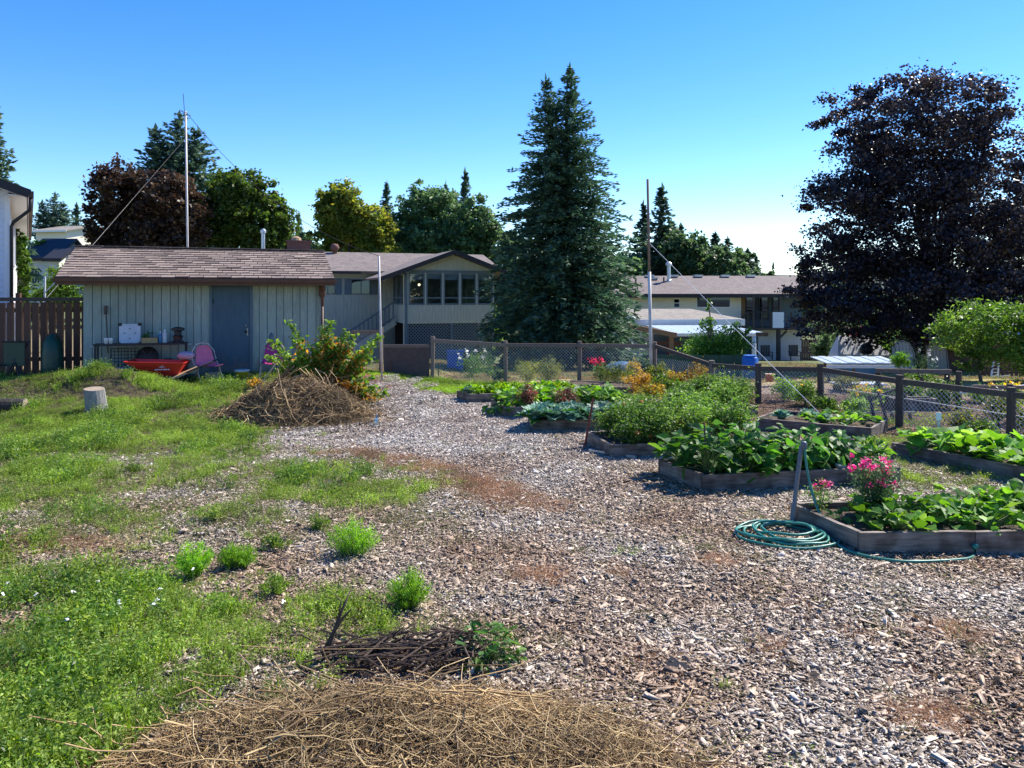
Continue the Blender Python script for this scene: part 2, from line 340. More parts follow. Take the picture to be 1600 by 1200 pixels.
M['gold'] = leafmat('yellow_orange_leaf', g3((.18, .20, .03), (.40, .26, .04), (.50, .30, .06)), .4, .5)
M['weed'] = leafmat('weed_leaf', g3((.075, .14, .016), (.16, .27, .030), (.34, .43, .10)), .44, .6)
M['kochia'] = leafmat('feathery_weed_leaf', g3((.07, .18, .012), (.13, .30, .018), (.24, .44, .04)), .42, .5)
M['olive'] = leafmat('olive_weed_leaf', g3((.10, .12, .045), (.17, .19, .07), (.30, .25, .12)), .3, .6)
M['dead'] = leafmat('dead_red_brown_grass', g3((.17, .09, .048), (.31, .17, .088), (.46, .30, .17)), .25, .7)
M['straw'] = leafmat('dry_straw_stem', g3((.16, .09, .04), (.42, .28, .12), (.72, .54, .27)), .12, .55)
M['brush'] = leafmat('dry_brown_stem', g3((.09, .06, .034), (.23, .155, .085), (.42, .31, .18)), .1, .8)
M['twig'] = mat('dark_twig', (.055, .035, .025), (.10, .07, .05), .85, 12, bump=.3)
M['twiglight'] = mat('pale_twig', (.38, .29, .21), (.28, .2, .14), .8, 12)
M['veg'] = leafmat('vegetable_leaf', g3((.03, .10, .016), (.055, .16, .022), (.12, .25, .035)), .45, .5, spec=.3)
M['vegd'] = leafmat('dark_vegetable_leaf', g3((.032, .10, .024), (.065, .18, .034), (.13, .28, .05)), .44, .5, spec=.3)
M['squash'] = leafmat('squash_leaf', g3((.06, .16, .018), (.11, .26, .03), (.23, .40, .07)), .42, .55)
M['hib'] = leafmat('fresh_green_leaf', g3((.06, .15, .02), (.13, .26, .03), (.30, .42, .08)), .48, .45)
M['cabbage'] = leafmat('cabbage_leaf', g3((.08, .17, .12), (.13, .25, .18), (.24, .36, .26)), .25, .5)
M['lettuce'] = leafmat('lettuce_leaf', g3((.12, .26, .02), (.20, .38, .03), (.32, .48, .05)), .45, .45)
M['tomato_l'] = leafmat('tomato_leaf', g3((.055, .13, .022), (.11, .22, .035), (.22, .34, .08)), .45, .5)
M['stem'] = mat('green_stem', (.10, .18, .05), (.14, .2, .07), .6, 9)
M['amaranth'] = leafmat('red_green_leaf', g3((.06, .12, .03), (.2, .03, .04), (.10, .12, .05)), .35, .5)
M['petal'] = leafmat('pink_petal', g3((.55, .03, .14), (.70, .07, .22), (.80, .25, .38)), .4, .5)
M['redpetal'] = leafmat('red_petal', g3((.55, .02, .05), (.65, .05, .08), (.7, .1, .12)), .35, .5)
M['whitepetal'] = leafmat('white_petal', g3((.75, .75, .7), (.8, .8, .75), (.85, .85, .8)), .3, .5)
M['yellowpetal'] = leafmat('yellow_petal', g3((.65, .40, .02), (.75, .5, .03), (.8, .6, .05)), .3, .5)
M['tomato'] = mat('ripe_tomato', (.55, .05, .015), (.6, .12, .02), .25, 4, spec=.5)

# wood chips: the colour of each chip from its own random value
def chipmat():
    m, t, b = nt('wood_chip'); L = t.links
    at = t.nodes.new('ShaderNodeAttribute'); at.attribute_name = 'v'
    r = ramp(t, [(0, (.08, .055, .038)), (.2, (.20, .15, .11)), (.48, (.37, .30, .23)), (.76, (.52, .45, .37)), (1, (.76, .69, .59))]); L.new(at.outputs['Fac'], r.inputs[0])
    geo = t.nodes.new('ShaderNodeNewGeometry'); n = t.nodes.new('ShaderNodeTexNoise'); n.inputs['Scale'].default_value = .9; n.inputs['Detail'].default_value = 4; L.new(geo.outputs['Position'], n.inputs['Vector'])
    r2 = ramp(t, [(.36, (.72, .56, .42)), (.5, (.95, .86, .76)), (.6, (1.0, 1.0, .98))]); L.new(n.outputs['Fac'], r2.inputs[0])
    mx = t.nodes.new('ShaderNodeMix'); mx.data_type = 'RGBA'; mx.blend_type = 'MULTIPLY'; mx.inputs[0].default_value = 1; L.new(r.outputs[0], mx.inputs[6]); L.new(r2.outputs[0], mx.inputs[7])
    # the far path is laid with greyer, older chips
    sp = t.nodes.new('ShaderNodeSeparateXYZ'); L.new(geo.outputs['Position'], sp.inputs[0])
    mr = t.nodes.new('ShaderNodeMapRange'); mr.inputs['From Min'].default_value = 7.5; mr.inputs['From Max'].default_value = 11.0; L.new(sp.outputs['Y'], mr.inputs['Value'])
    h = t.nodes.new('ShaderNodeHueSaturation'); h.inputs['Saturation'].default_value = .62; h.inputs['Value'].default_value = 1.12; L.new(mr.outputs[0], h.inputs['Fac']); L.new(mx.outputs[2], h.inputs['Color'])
    L.new(h.outputs[0], b.inputs['Base Color']); b.inputs['Roughness'].default_value = .55; b.inputs['Specular IOR Level'].default_value = .45
    return m
M['chip'] = chipmat()

# ---------------------------------------------------------------- ground
def ell(px, py, cx, cy, rx, ry, rot=0):
    a = R(rot); dx = px-cx; dy = py-cy; u = dx*math.cos(a)+dy*math.sin(a); v = -dx*math.sin(a)+dy*math.cos(a)
    return np.clip(1.35-np.sqrt((u/rx)**2+(v/ry)**2)*1.0, 0, 1)
def fbm(x, y, s=1.0, seed=0):
    r = np.random.default_rng(seed); o = 0
    for k in range(5):
        f = s*1.9**k; a, b_, c = r.uniform(0, 6.3, 3); t = r.uniform(0, 6.3)
        o = o+np.sin(f*(x*math.cos(t)+y*math.sin(t))+a+1.3*np.sin(f*.7*(y*math.cos(t)-x*math.sin(t))+b_))/1.35**k
    return o/2.6
def pix(x, y): yy = np.maximum(y, .3); return 800+1200*x/yy, 460+1200*CAM_H/yy
def green_density(x, y):
    px, py = pix(x, y); d = np.zeros_like(px)
    for e in ((180, 668, 260, 62), (70, 720, 130, 75), (60, 640, 250, 40), (330, 690, 95, 40), (250, 625, 260, 28), (330, 612, 180, 26), (-60, 760, 120, 120), (-200, 900, 300, 400)):
        d = np.maximum(d, ell(px, py, *e))
    for e, k in (((470, 755, 200, 34), .8), ((560, 762, 100, 34), .85), ((120, 800, 190, 60), .62), ((300, 770, 200, 70), .30), ((330, 800, 70, 22), .5),
                 ((420, 815, 60, 22), .3), ((560, 860, 70, 40), .35), ((500, 965, 120, 60), .75), ((700, 1000, 120, 38), .6), ((600, 985, 90, 45), .6), ((780, 1010, 60, 25), .35),
                 ((1460, 750, 110, 22), .45), ((1390, 700, 60, 14), .5), ((1400, 720, 70, 14), .3), ((1430, 660, 110, 12), .3), ((1200, 1075, 80, 30), .28), ((1000, 865, 35, 9), .5), ((700, 606, 110, 11), 1.0), ((760, 598, 140, 8), .7)):
        d = np.maximum(d, ell(px, py, *e)*k)
    # thick weeds in the lower left
    ll = np.clip((1-px/360.)*3.2, 0, 1)*np.clip((py-850-(px*.12))/40., 0, 1)
    d = np.maximum(d, ll)
    d = np.maximum(d, np.clip(ell(px, py, 400, 985, 150, 75)*.8, 0, 1)); d = np.maximum(d, ell(px, py, 330, 1080, 170, 60)*.7)
    bare = np.exp(-((x+7.1)/1.0)**2-((y-14.0)/.28)**2)+np.exp(-((x+9.0)/.9)**2-((y-13.8)/.25)**2)*.8
    d = d*(1-np.clip(bare*1.3, 0, .95))
    d = np.where(y > 18.2, 0, d)
    return d
def dead_density(x, y):
    px, py = pix(x, y); d = np.zeros_like(px)
    for e, k in (((640, 728, 95, 13, 6), 1), ((735, 762, 85, 24, 12), 1), ((800, 785, 75, 12, 4), 1), ((560, 712, 60, 8), .6), ((905, 858, 40, 10), .6), ((990, 888, 45, 10), .6), ((840, 905, 35, 12), .5),
                 ((1235, 948, 35, 9), .45), ((1200, 1010, 35, 14), .6), ((1470, 1118, 60, 16), .7), ((1425, 1050, 25, 8), .5), ((1110, 880, 30, 8), .3), ((1000, 1020, 40, 12), .35), ((1330, 990, 25, 8), .35),
                 ((100, 850, 90, 20), .4), ((1560, 880, 60, 10), .4), ((1110, 960, 40, 10), .35), ((1500, 990, 40, 12), .3)):
        d = np.maximum(d, ell(px, py, *e)*k)
    return d
def in_view(x, y, m=0.1): return np.abs(x)/np.maximum(y, .1) < (.667+m)

def terrain():
    xs = np.concatenate([np.linspace(-4000, -60, 10), np.linspace(-55, -14, 20), np.arange(-13.5, 13.6, .22), np.linspace(14, 55, 20), np.linspace(60, 4000, 10)])
    ys = np.concatenate([np.linspace(-200, 1.5, 8), np.arange(1.8, 19.5, .22), np.linspace(19.8, 62, 60), np.linspace(66, 6000, 14)])
    X, Y = np.meshgrid(xs, ys); nx = len(xs); ny = len(ys)
    Z = H(X, Y)
    V = np.stack([X, Y, Z], -1).reshape(-1, 3)
    i = np.arange(nx*ny).reshape(ny, nx)
    F = np.stack([i[:-1, :-1], i[:-1, 1:], i[1:, 1:], i[1:, :-1]], -1).reshape(-1, 4)
    m, t, b = nt('ground_earth'); L = t.links
    ca = t.nodes.new('ShaderNodeVertexColor'); ca.layer_name = 'cover'
    geo = t.nodes.new('ShaderNodeNewGeometry')
    n = t.nodes.new('ShaderNodeTexNoise'); n.inputs['Scale'].default_value = 9; n.inputs['Detail'].default_value = 12; n.inputs['Roughness'].default_value = .7; L.new(geo.outputs['Position'], n.inputs['Vector'])
    mr = t.nodes.new('ShaderNodeMapRange'); mr.inputs['From Min'].default_value = .3; mr.inputs['From Max'].default_value = .7; mr.inputs['To Min'].default_value = .5; mr.inputs['To Max'].default_value = 1.5; L.new(n.outputs['Fac'], mr.inputs['Value'])
    h = t.nodes.new('ShaderNodeHueSaturation'); L.new(ca.outputs[0], h.inputs['Color']); L.new(mr.outputs[0], h.inputs['Value']); L.new(h.outputs[0], b.inputs['Base Color'])
    b.inputs['Roughness'].default_value = .95; b.inputs['Specular IOR Level'].default_value = .1
    bp = t.nodes.new('ShaderNodeBump'); bp.inputs['Strength'].default_value = .7; bp.inputs['Distance'].default_value = .03; L.new(n.outputs['Fac'], bp.inputs['Height']); L.new(bp.outputs[0], b.inputs['Normal'])
    me = fast_mesh('ground', V, F, m, smooth=True)
    x = V[:, 0]; y = V[:, 1]
    px, py = pix(x, y)
    C = np.tile(np.array([.20, .15, .11]), (len(V), 1))            # earth under the chips
    def mixc(mask, c):
        nonlocal C; C = C*(1-mask[:, None])+np.array(c)*mask[:, None]
    mixc(green_density(x, y)*.5, (.07, .085, .03))
    mound = np.exp(-((x+6.9)/1.4)**2-((y-13.95)/.5)**2)+np.exp(-((x+9.1)/1.1)**2-((y-13.9)/.4)**2); mixc(np.clip(mound*1.4, 0, .9), (.075, .052, .038))
    mixc(np.clip((px-1150)/60, 0, 1)*np.clip((740-py)/30, 0, 1)*np.clip((py-640)/10, 0, 1)*.8*(y < 18), (.20, .13, .085))   # bark mulch between right beds
    mixc(np.clip(1.3-np.hypot((px-1240)/120, (py-640)/16), 0, 1), (.36, .25, .14))
    mixc(sstep(17.4, 18.4, y)*(x > -5), (.30, .25, .11))              # dry lawn behind the fence
    mixc(np.clip(fbm(x, y, .5, 3)*.8, 0, 1)*sstep(18, 20, y), (.13, .16, .05))
    mixc(sstep(30, 45, y), (.12, .14, .06))
    mixc(sstep(150, 400, y), (.05, .075, .05))
    a = me.color_attributes.new('cover', 'FLOAT_COLOR', 'POINT')
    a.data.foreach_set('color', np.concatenate([C, np.ones((len(C), 1))], 1).astype(np.float32).ravel())
    return tag(link('ground', me), kind='structure')
terrain()

def hills():
    rg = np.random.default_rng(5); n = 160; xs = np.linspace(-2600, 3600, n)
    h = 95+28*np.sin(xs/420+1)+16*np.sin(xs/170)+6*np.sin(xs/50+2)
    V = []; F = []
    rows = 8
    for j in range(rows):
        t = j/(rows-1)
        for i in range(n): V.append((xs[i], 2300+700*t+20*math.sin(i*.7+j), -3+h[i]*math.sin(t*math.pi/2)+(3*math.sin(i*1.3+j*2) if 0 < t < 1 else 0)))
    V = np.array(V); ix = np.arange(rows*n).reshape(rows, n)
    F = np.stack([ix[:-1, :-1], ix[:-1, 1:], ix[1:, 1:], ix[1:, :-1]], -1).reshape(-1, 4)
    tag(link('hills', fast_mesh('hills', V, F, mat('forested_hill', (.05, .085, .07), (.09, .11, .085), .95, .02), smooth=True)), kind='structure')  # distance haze put into the hill colour as a blue-green tint
hills()

# ---------------------------------------------------------------- scattered cover
def scatter(name, protos, P, rz, sc, idx, label, cat=None):
    """one stuff object: small pieces instanced on computed points"""
    me = bpy.data.meshes.new(name); me.vertices.add(len(P)); me.vertices.foreach_set('co', np.asarray(P, np.float32).ravel())
    rot = np.zeros((len(P), 3), np.float32); rot[:, 2] = rz
    a = me.attributes.new('rot', 'FLOAT_VECTOR', 'POINT'); a.data.foreach_set('vector', rot.ravel())
    a = me.attributes.new('scl', 'FLOAT', 'POINT'); a.data.foreach_set('value', np.asarray(sc, np.float32))
    a = me.attributes.new('idx', 'INT', 'POINT'); a.data.foreach_set('value', np.asarray(idx, np.int32))
    o = link(name, me)
    c = bpy.data.collections.new(name+'_pieces')
    for i, p in enumerate(protos):
        q = bpy.data.objects.new('%s_piece_%02d' % (name, i), p); c.objects.link(q)
    g = bpy.data.node_groups.new(name, 'GeometryNodeTree')
    g.interface.new_socket('Geometry', in_out='INPUT', socket_type='NodeSocketGeometry'); g.interface.new_socket('Geometry', in_out='OUTPUT', socket_type='NodeSocketGeometry')
    N = g.nodes; L = g.links
    gi = N.new('NodeGroupInput'); go = N.new('NodeGroupOutput'); ip = N.new('GeometryNodeInstanceOnPoints'); ci = N.new('GeometryNodeCollectionInfo')
    ci.inputs['Collection'].default_value = c; ci.inputs['Separate Children'].default_value = True; ci.inputs['Reset Children'].default_value = True
    ip.inputs['Pick Instance'].default_value = True
    def na(n, t):
        x = N.new('GeometryNodeInputNamedAttribute'); x.data_type = t; x.inputs['Name'].default_value = n; return x.outputs[0]
    L.new(gi.outputs[0], ip.inputs['Points']); L.new(ci.outputs[0], ip.inputs['Instance'])
    L.new(na('idx', 'INT'), ip.inputs['Instance Index']); L.new(na('rot', 'FLOAT_VECTOR'), ip.inputs['Rotation']); L.new(na('scl', 'FLOAT'), ip.inputs['Scale'])
    L.new(ip.outputs[0], go.inputs[0])
    md = o.modifiers.new('scatter', 'NODES'); md.node_group = g
    return tag(o, label, cat, kind='stuff')

def chip_patch(seed, n=2300, rad=.62):
    rg = np.random.default_rng(seed)
    r = rad*np.sqrt(rg.uniform(0, 1, n)); a = rg.uniform(0, 6.283, n)
    c = np.stack([r*np.cos(a), r*np.sin(a), rg.uniform(0.001, .022, n)], 1)
    L = rg.lognormal(math.log(.0195), .62, n).clip(.006, .11)/2; Wd = L*rg.uniform(.14, .5, n); T = rg.uniform(.0012, .004, n)
    yaw = rg.uniform(0, 6.283, n); ti = rg.normal(0, .20, n); ro = rg.normal(0, .28, n)
    ax = np.stack([np.cos(yaw)*np.cos(ti), np.sin(yaw)*np.cos(ti), np.sin(ti)], 1)
    sd = np.stack([-np.sin(yaw)*np.cos(ro), np.cos(yaw)*np.cos(ro), np.sin(ro)], 1); sd = unit(sd-ax*(sd*ax).sum(1, keepdims=True)); nm = np.cross(ax, sd)
    V = []
    j = lambda: rg.uniform(.6, 1.1, (n, 1))
    for s1, s2, s3 in ((-1, -1, 0), (1, -1, 0), (1, 1, 0), (-1, 1, 0), (-1, -1, 1), (1, -1, 1), (1, 1, 1), (-1, 1, 1)):
        V.append(c+ax*L[:, None]*s1*j()+sd*Wd[:, None]*s2*j()+nm*T[:, None]*s3)
    V = np.stack(V, 1).reshape(-1, 3)
    f = np.array([(4, 5, 6, 7), (0, 1, 5, 4), (1, 2, 6, 5), (2, 3, 7, 6), (3, 0, 4, 7)])
    F = (f[None]+np.arange(n)[:, None, None]*8).reshape(-1, 4)
    v = np.repeat(rg.beta(1.7, 2.0, n), 5)
    return fast_mesh('chip_patch', V, F, M['chip'], v)
patches = [chip_patch(i) for i in range(6)]
rg = np.random.default_rng(11)
gx, gy = np.meshgrid(np.arange(-9.5, 12, .46), np.arange(2.2, 17.6, .46))
gx = (gx+rg.uniform(-.12, .12, gx.shape)).ravel(); gy = (gy+rg.uniform(-.12, .12, gy.shape)).ravel()
px, py = pix(gx, gy)
keep = in_view(gx, gy, .12) & ~((gy > 11.8) & (gx < -3.2)) & ~((gy > 9.6) & (px < 330)) & ~((gy > 15.6) & (px > 640)) & ~((px > 1130) & (py < 700))
gx, gy = gx[keep], gy[keep]
scatter('wood_chips', patches, np.stack([gx, gy, H(gx, gy)-.004], 1), rg.uniform(0, 6.28, len(gx)), rg.uniform(.9, 1.1, len(gx)), rg.integers(0, 6, len(gx)), 'grey and tan wood chip mulch covering the open ground and path')

def tuft(seed, n=45, h=.1, spread=.07, wid=.006, leaf=.016, leaves=40, m='weed', lean=.5):
    rg = np.random.default_rng(seed)
    a = rg.uniform(0, 6.283, n); r = spread*np.sqrt(rg.uniform(0, 1, n)); b = np.stack([r*np.cos(a), r*np.sin(a), np.zeros(n)-.01], 1)
    hh = h*rg.uniform(.5, 1.15, n); ln = rg.normal(0, lean, (n, 2))
    d = np.concatenate([ln*hh[:, None], hh[:, None]], 1); sd = unit(np.stack([rg.normal(size=n), rg.normal(size=n), np.zeros(n)], 1))*wid/2
    mid = b+d*.55; tip = b+d; tip[:, 2] -= np.linalg.norm(ln, axis=1)*hh*.25
    V = np.stack([b-sd, b+sd, mid+sd*.9, mid-sd*.9, tip], 1).reshape(-1, 3); k = np.arange(n)[:, None]*5
    F1 = np.concatenate([k+np.array([[0, 1, 2, 3]]), k+np.array([[3, 2, 4, 4]])], 0)
    # keep all quads: tip is doubled
    V2 = V.reshape(n, 5, 3); tip2 = V2[:, 4]+sd*.15
    V = np.concatenate([V2, tip2[:, None]], 1).reshape(-1, 3); k = np.arange(n)[:, None]*6
    F1 = np.concatenate([k+np.array([[0, 1, 2, 3]]), k+np.array([[3, 2, 5, 4]])], 0)
    val = np.tile(rg.uniform(0, 1, n), 2)
    if leaves:
        i = rg.integers(0, n, leaves); t = rg.uniform(.25, 1.05, (leaves, 1)); c = b[i]+d[i]*t+rg.normal(0, leaf*.5, (leaves, 3))
        c[:, 2] = np.maximum(c[:, 2], .004)
        LV, LF = rnd_leaves(c, leaf, rg, .5, .42)
        F = np.concatenate([F1, LF+len(V)]); V = np.concatenate([V, LV]); val = np.concatenate([val, rg.uniform(0, 1, leaves)])
    else: F = F1
    return fast_mesh('tuft', V, F, M[m], val)
def sample(dens, n, seed, x0=-12, x1=12, y0=2.2, y1=18.2, nz=.9, ns=1.2, pw=1.0):
    rg = np.random.default_rng(seed); x = rg.uniform(x0, x1, n); y = rg.uniform(y0, y1, n)
    d = dens(x, y); d = np.clip(d*(1+nz*fbm(x, y, ns, seed)), 0, 1)**pw
    k = (rg.uniform(0, 1, n) < d) & in_view(x, y)
    x, y = x[k], y[k]; return x, y, np.stack([x, y, H(x, y)], 1), rg
KEEP_OUT = []      # ellipses in plan where no weed grows (piles, beds, stump)
def outside(x, y):
    k = np.ones(len(x), bool)
    for cx, cy, rx, ry in KEEP_OUT: k &= ((x-cx)/rx)**2+((y-cy)/ry)**2 > 1
    return k
# ---------------------------------------------------------------- shed (local x along the wall, -y towards the yard)
TH = R(20)
SL = (-8.82, 15.8, 0.30)
def frame(px, C, th, v=0.0):
    """distance along a wall that starts at C and runs at angle th, where picture column px meets it"""
    k = (px-800)/1200; c, s = math.cos(th), math.sin(th); cx, cy = C[0]+s*v, C[1]-c*v
    return (k*cy-cx)/(c-k*s)
shed = thing('garden_shed', 'low grey green board shed with brown shingle roof and slate blue door', 'shed', SL, TH)
SW, SD, SH = 4.75, 3.4, 2.10
du0, du1 = frame(328, SL, TH), frame(394, SL, TH)
rg_ = random.Random(3)
x = 0.0; k = 0
while x < SW-.02:
    wd = rg_.choice((.15, .17, .19, .16)); x1 = min(x+wd, SW)
    if x1 <= du0 or x >= du1: segs = [(x, x1, 0)]
    else:
        segs = []
        if x < du0-.02: segs.append((x, du0, 0))
        if x1 > du1+.02: segs.append((du1, x1, 0))
    for a, b, z0 in segs:
        if b-a > .03:
            box('siding_board', a+.006, b-.006, -.022-rg_.uniform(0, .005), 0, -.12, SH+.02, M['shed_siding'], shed)
    x = x1
box('wall_backing', .01, SW-.01, 0.0, .06, -.12, SH, M['trim'], shed)
box('side_wall', -.0, .06, .062, SD, -.12, SH+.02, M['siding'], shed); box('side_wall', SW-.06, SW, .062, SD, -.12, SH+.02, M['siding'], shed)
box('back_wall', .062, SW-.062, SD-.06, SD, -.12, SH+.02, M['siding'], shed)
MB().prism([(0, 0, SH+.021), (0, SD, SH+.021), (0, SD/2, SH+.62)], (.05, 0, 0)).build('gable', M['siding'], shed)
MB().prism([(SW-.05, 0, SH+.021), (SW-.05, SD, SH+.021), (SW-.05, SD/2, SH+.62)], (.05, 0, 0)).build('gable', M['siding'], shed)
dr = box('door', du0+.055, du1-.055, -.028, -.008, -.02, SH-.065, M['blue_door'], shed)
kn = MB(); kn.lathe([(.004, 0), (.028, .003), (.03, .02), (.014, .03), (.012, .05)], 12, M=Matrix.Translation((du1-.13, -.03, .98)) @ Matrix.Rotation(R(90), 4, 'X')); kn.build('door_knob', M['dark'], dr, True)
box('strike_plate', du1-.115, du1-.085, -.034, -.0285, .9, 1.06, M['metal'], dr); MB().lathe([(.024, 0), (.024, .012), (.01, .016)], 10, M=Matrix.Translation((du1-.13, -.03, 1.12)) @ Matrix.Rotation(R(90), 4, 'X')).build('deadbolt', M['metal'], dr, True)
box('hinge', du0+.05, du0+.075, -.036, -.028, 1.6, 1.7, M['dark'], dr); box('strike_plate', du1-.115, du1-.085, -.034, -.0285, .9, 1.06, M['metal'], dr); MB().lathe([(.024, 0), (.024, .012), (.01, .016)], 10, M=Matrix.Translation((du1-.13, -.03, 1.12)) @ Matrix.Rotation(R(90), 4, 'X')).build('deadbolt', M['metal'], dr, True)
box('hinge', du0+.05, du0+.075, -.036, -.028, .3, .4, M['dark'], dr)
for a, b in ((du0-.01, du0+.05), (du1-.05, du1+.01)): box('door_jamb', a, b, -.045, 0, -.1, SH-.01, M['trim'], shed)
box('door_head', du0+.051, du1-.051, -.044, 0, SH-.06, SH-.01, M['trim'], shed)
box('door_sill', du0+.051, du1-.051, -.10, 0, -.10, -.03, M['dkpost'], shed)
RX0, RX1, RV0, RV1 = -.42, SW+.27, -.46, 1.70
rz0, rz1 = 2.14, 2.87
sl = math.hypot(RV1-RV0, rz1-rz0); sdir = Vector((0, RV1-RV0, rz1-rz0))/sl; snrm = Vector((0, -(rz1-rz0), RV1-RV0))/sl
def roofpt(u, s, n=0): return Vector((u, RV0, rz0))+sdir*s+snrm*n
MB().prism([roofpt(RX0, 0, -.05), roofpt(RX1, 0, -.05), roofpt(RX1, sl, -.05), roofpt(RX0, sl, -.05)], snrm*.045).build('roof_deck', M['brown'], shed)
b_ = Vector((RX0, 2*RV1-RV0, rz0)); MB().prism([roofpt(RX0, sl, 0), roofpt(RX1, sl, 0), Vector((RX1, 2*RV1-RV0, rz0)), b_], (0, 0, .02)).build('back_roof', M['roof_far'], shed)
rows = 13; ex = sl/rows
sh_me = []
for q in range(6):
    r_ = random.Random(q); mb = MB(); wv = .275
    t = .016+.006*r_.random(); z_ = ex*1.25; sk = r_.uniform(-.006, .006)
    # a tab: thick at its lower edge, slipping under the course above
    vs = [(0.006, 0, .002), (wv-.006, 0+sk, .002), (wv-.006, z_, .0), (0.006, z_, .0), (0.006, 0, .004+t), (wv-.006, 0+sk, .004+t*r_.uniform(.9, 1.6)), (wv-.006, z_, .002), (0.006, z_, .002)]
    mb.add(vs, [(4, 5, 6, 7), (0, 1, 5, 4), (1, 2, 6, 5), (2, 3, 7, 6), (3, 0, 4, 7)])
    o = mb.build('shingle', M['shingle'], None); sh_me.append(o.data); bpy.data.objects.remove(o)
rm = Matrix((Vector((1, 0, 0)), sdir, snrm)).transposed().to_4x4()
cnt = 0
for i in range(rows):
    off = (i % 3)*.092+rg_.uniform(-.02, .02); u = RX0-off
    while u < RX1-.02:
        u0 = max(u, RX0); u1 = min(u+.275, RX1)
        if u1-u0 > .03:
            o = link('shingle', rg_.choice(sh_me), shed); s = (u1-u0)/.275
            jz = 0 if rg_.random() > .05 else rg_.uniform(.004, .015)
            o.matrix_local = Matrix.Translation(roofpt(u0, i*ex, .001+jz)) @ rm @ Matrix.Diagonal((s, 1 if rg_.random() > .05 else .8, 1, 1)); cnt += 1
        u += .275
u = RX0
while u < RX1-.02:
    o = box('ridge_cap', 0, .27, -.13, .13, 0, .02, M['shingle'], shed); o.location = roofpt(u, sl, .012); u += .28
    o.scale.x = min(1, (RX1-(u-.28))/.27)
box('fascia', RX0, RX1, RV0-.03, RV0-.004, rz0-.15, rz0-.01, M['brown'], shed)
g = MB(); g.prism([(RX0-.03, RV0-.031, rz0-.02), (RX0-.03, RV0-.13, rz0-.02), (RX0-.03, RV0-.12, rz0-.085), (RX0-.03, RV0-.031, rz0-.085)], (RX1-RX0+.06, 0, 0)); g.build('gutter', M['brown'], shed)
box('soffit', RX0+.02, RX1-.02, RV0, -.03, rz0-.10, rz0-.085, M['brown'], shed)
for ue in (RX0, RX1-.03): MB().prism([roofpt(ue, 0, -.14), roofpt(ue, sl, -.14), roofpt(ue, sl, -.005), roofpt(ue, 0, -.005)], (.03, 0, 0)).build('rake_board', M['brown'], shed)
dsx = SW+.04
MB().tube([(dsx, -.30, rz0-.09), (dsx, -.22, rz0-.15), (dsx, -.10, rz0-.33)], .04, 10).build('gutter_elbow', M['brown'], shed, True)
hd = MB().lathe([(.02, -.62), (.035, -.60), (.038, -.42), (.075, -.36), (.08, -.18), (.05, -.12), (.035, -.10)], 14, c=(dsx, -.10, rz0)); hd.build('rain_head', M['brown'], shed, True)
MB().tube([(dsx, -.10, rz0-.6), (dsx, -.10, 0.02), (dsx, -.2, -.05)], .028, 8).build('downspout', M['brown'], shed, True)

def shed_pt(px, v, z): u = frame(px, SL, TH, v); return Vector((SL[0]+math.cos(TH)*u+math.sin(TH)*v, SL[1]+math.sin(TH)*u-math.cos(TH)*v, z))
GZ = .27
# ---------------------------------------------------------------- left fence
fl0 = Vector((-12.6, 16.4, 0)); fl1 = Vector((-8.95, 16.9, 0))
fz = float(H(-10, 16.5))
M['sunlit_edge'] = mat('painted_sunlit_edge', (.62, .38, .22), (.52, .31, .17), .8, 5, (8, 8, 1), .1, .2)  # sunlight in the slits, painted as a tan colour on the board edges
fence = thing('board_fence', 'dark brown board fence with light slits left of the shed', 'fence', (fl0.x, fl0.y, fz), math.atan2(fl1.y-fl0.y, fl1.x-fl0.x))
FLn = (fl1-fl0).length; n_ = int(FLn/.165)
def fence_board(x, wd, hh):
    mb = MB(); mb.box(x, x+wd, 0, .055, .03, hh); mb.m = [0, 0, 0, 0, 1, 1]; mb.build('fence_board', [M['fence'], M['sunlit_edge']], fence, fix=False)
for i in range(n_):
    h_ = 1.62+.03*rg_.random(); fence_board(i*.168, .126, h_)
for zr in (.35, 1.42): box('rail', 0, FLn, .056, .095, zr, zr+.09, M['fence'], fence)
box('cap_rail', -.02, FLn, -.02, .07, 1.66, 1.74, M['dkpost'], fence)
for xp in (0.05, 1.85, FLn-.06): box('post', xp-.045, xp+.045, .0955, .18, -.1, 1.80 if xp != 1.85 else 1.84, M['fence'], fence)

